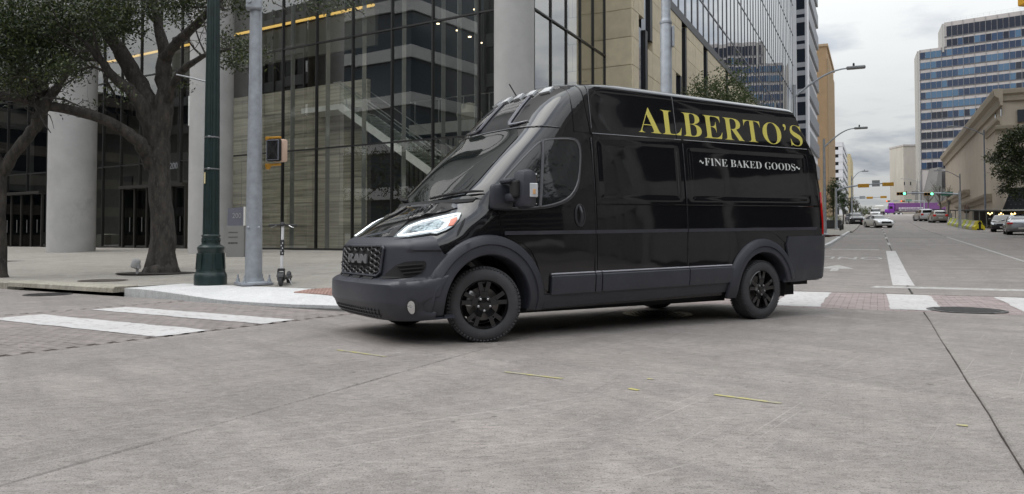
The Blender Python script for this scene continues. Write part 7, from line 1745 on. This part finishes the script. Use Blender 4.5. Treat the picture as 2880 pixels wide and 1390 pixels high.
# ------------------------------------------------------------------ the rest of the crossing: buildings and trees that the paint and glass mirror, and a block against horizon light
def bandblock(name, label, cen, size, rz, zs_, m1, m2, bands, fins=0, base=0.):
    t = thing(name, label, 'building', (cen[0], cen[1], base), rz); X, Y_, Z = size
    MB().box((0, 0, Z/2), (X-.6, Y_-.6, Z)).build('core', m2, t)
    n = int(Z/bands)
    for k in range(n+1): MB().box((0, 0, min(Z-.3, k*bands+.75)), (X, Y_, 1.35)).build('spandrel', m1, t, fix=False)
    if fins:
        mb = MB(); k = -X/2
        while k <= X/2: mb.box((k, -Y_/2, Z/2), (.18, .4, Z)).box((k, Y_/2, Z/2), (.18, .4, Z)); k += fins
        k = -Y_/2
        while k <= Y_/2: mb.box((-X/2, k, Z/2), (.4, .18, Z)).box((X/2, k, Z/2), (.4, .18, Z)); k += fins
        tag(mb.build('fin', m1, t, fix=False), kind='stuff')
    return t
M_RDK = mat('dark_facade', (.10, .10, .10), .4, var=.3, vs=.3); M_RBR = mat('brown_facade', (.075, .062, .05), .7, var=.3, vs=.4); M_RGL = paintmat('dark_facade_glass', (.012, .014, .018), .08, .02, .3, coat=.5)
sr = SA-math.pi/2
# right of the crossing
v = PQ(34, 46, 0); bandblock('corner_office_building', 'dark banded office block across the main street, right of the view', (v.x, v.y), (36, 68, 27), sr, 0, mat('pale_spandrel_facade', (.42, .41, .40), .6), M_RGL, 4.0, 3.0)
v = PQ(36, -30, 0); bandblock('brown_office_building', 'brown office block on the near right corner, behind the camera', (v.x, v.y), (40, 56, 18), sr, 0, M_RBR, M_RGL, 3.8)
v = PQ(130, 2, 0); bandblock('distant_block', 'distant dark block closing the side street to the right', (v.x, v.y), (30, 60, 20), sr, 0, M_RBR, M_RGL, 4.)
# behind and left
v = PQ(-8, -62, 0); bandblock('rear_light_blocker', 'unseen brown banded block added behind the camera to block horizon light', (v.x, v.y), (44, 30, 13), sr, 0, M_RBR, M_RGL, 4.)  # added out of view to keep low horizon light out
fr_ = math.atan2(FD.y, FD.x)
pp = FD*63+FN*-27; bandblock('white_stepped_building', 'white stepped office building across the side street, mirrored in the lobby glass', (pp.x, pp.y), (16, 15, 34), fr_, 0, mat('white_facade', (.78, .78, .76), .7, var=.05), mat('slate_facade_glass', (.05, .07, .09), .2), 5.2)
pp = FD*30+FN*-30; bandblock('dark_side_building', 'dark brown block across the side street, mirrored in the lobby glass', (pp.x, pp.y), (34, 16, 28), fr_, 0, M_RDK, M_RGL, 4.2, 2.4)
pp = FD*92+FN*-34; bandblock('long_side_building', 'long dark block farther along the side street', (pp.x, pp.y), (34, 18, 32), fr_, 0, M_RDK, M_RGL, 4.2, 2.4)
pp = FD*130+FN*2; bandblock('street_end_block', 'dark block closing the side street to the left', (pp.x, pp.y), (40, 60, 22), fr_, 0, M_RBR, M_RGL, 4.)
pp = GB+GD*56+GN*9; bandblock('neighbour_building', 'dark glass neighbour building left of the lobby, beyond the view', (pp.x, pp.y), (40, 17, 18), ROT, 0, M_RDK, M_RGL, 4.2, 2.4)
gtr = 'street trees across the side street'
for k, (fd_, fn_) in enumerate(((20, -11), (29, -11.5), (38, -11), (47, -11.5), (56, -11), (66, -11), (77, -11.5))):
    pp = FD*fd_+FN*fn_; stree(('first', 'second', 'third', 'fourth', 'fifth', 'sixth', 'seventh')[k]+' dark street tree across the side street, counted from the crossing', (pp.x, pp.y, .1), 10.5, 4.6, 2600, .34, 200+k, M_OAK, .62, 1.5, M_BARK, .22, gtr, clump=20)
for k, (p_, q_) in enumerate(((15.5, 6), (15, 20), (15.2, 30), (15.4, 42))):
    stree(('first', 'second', 'third', 'fourth')[k]+' dark street tree on the right pavement, counted up the hill', (PQ(p_, q_, 0).x, PQ(p_, q_, 0).y, hill(q_)), 8.5, 3.6, 2200, .32, 300+k, M_OAK, .62, 1.4, M_BARK, .18, 'street trees on the far right pavement', clump=20)
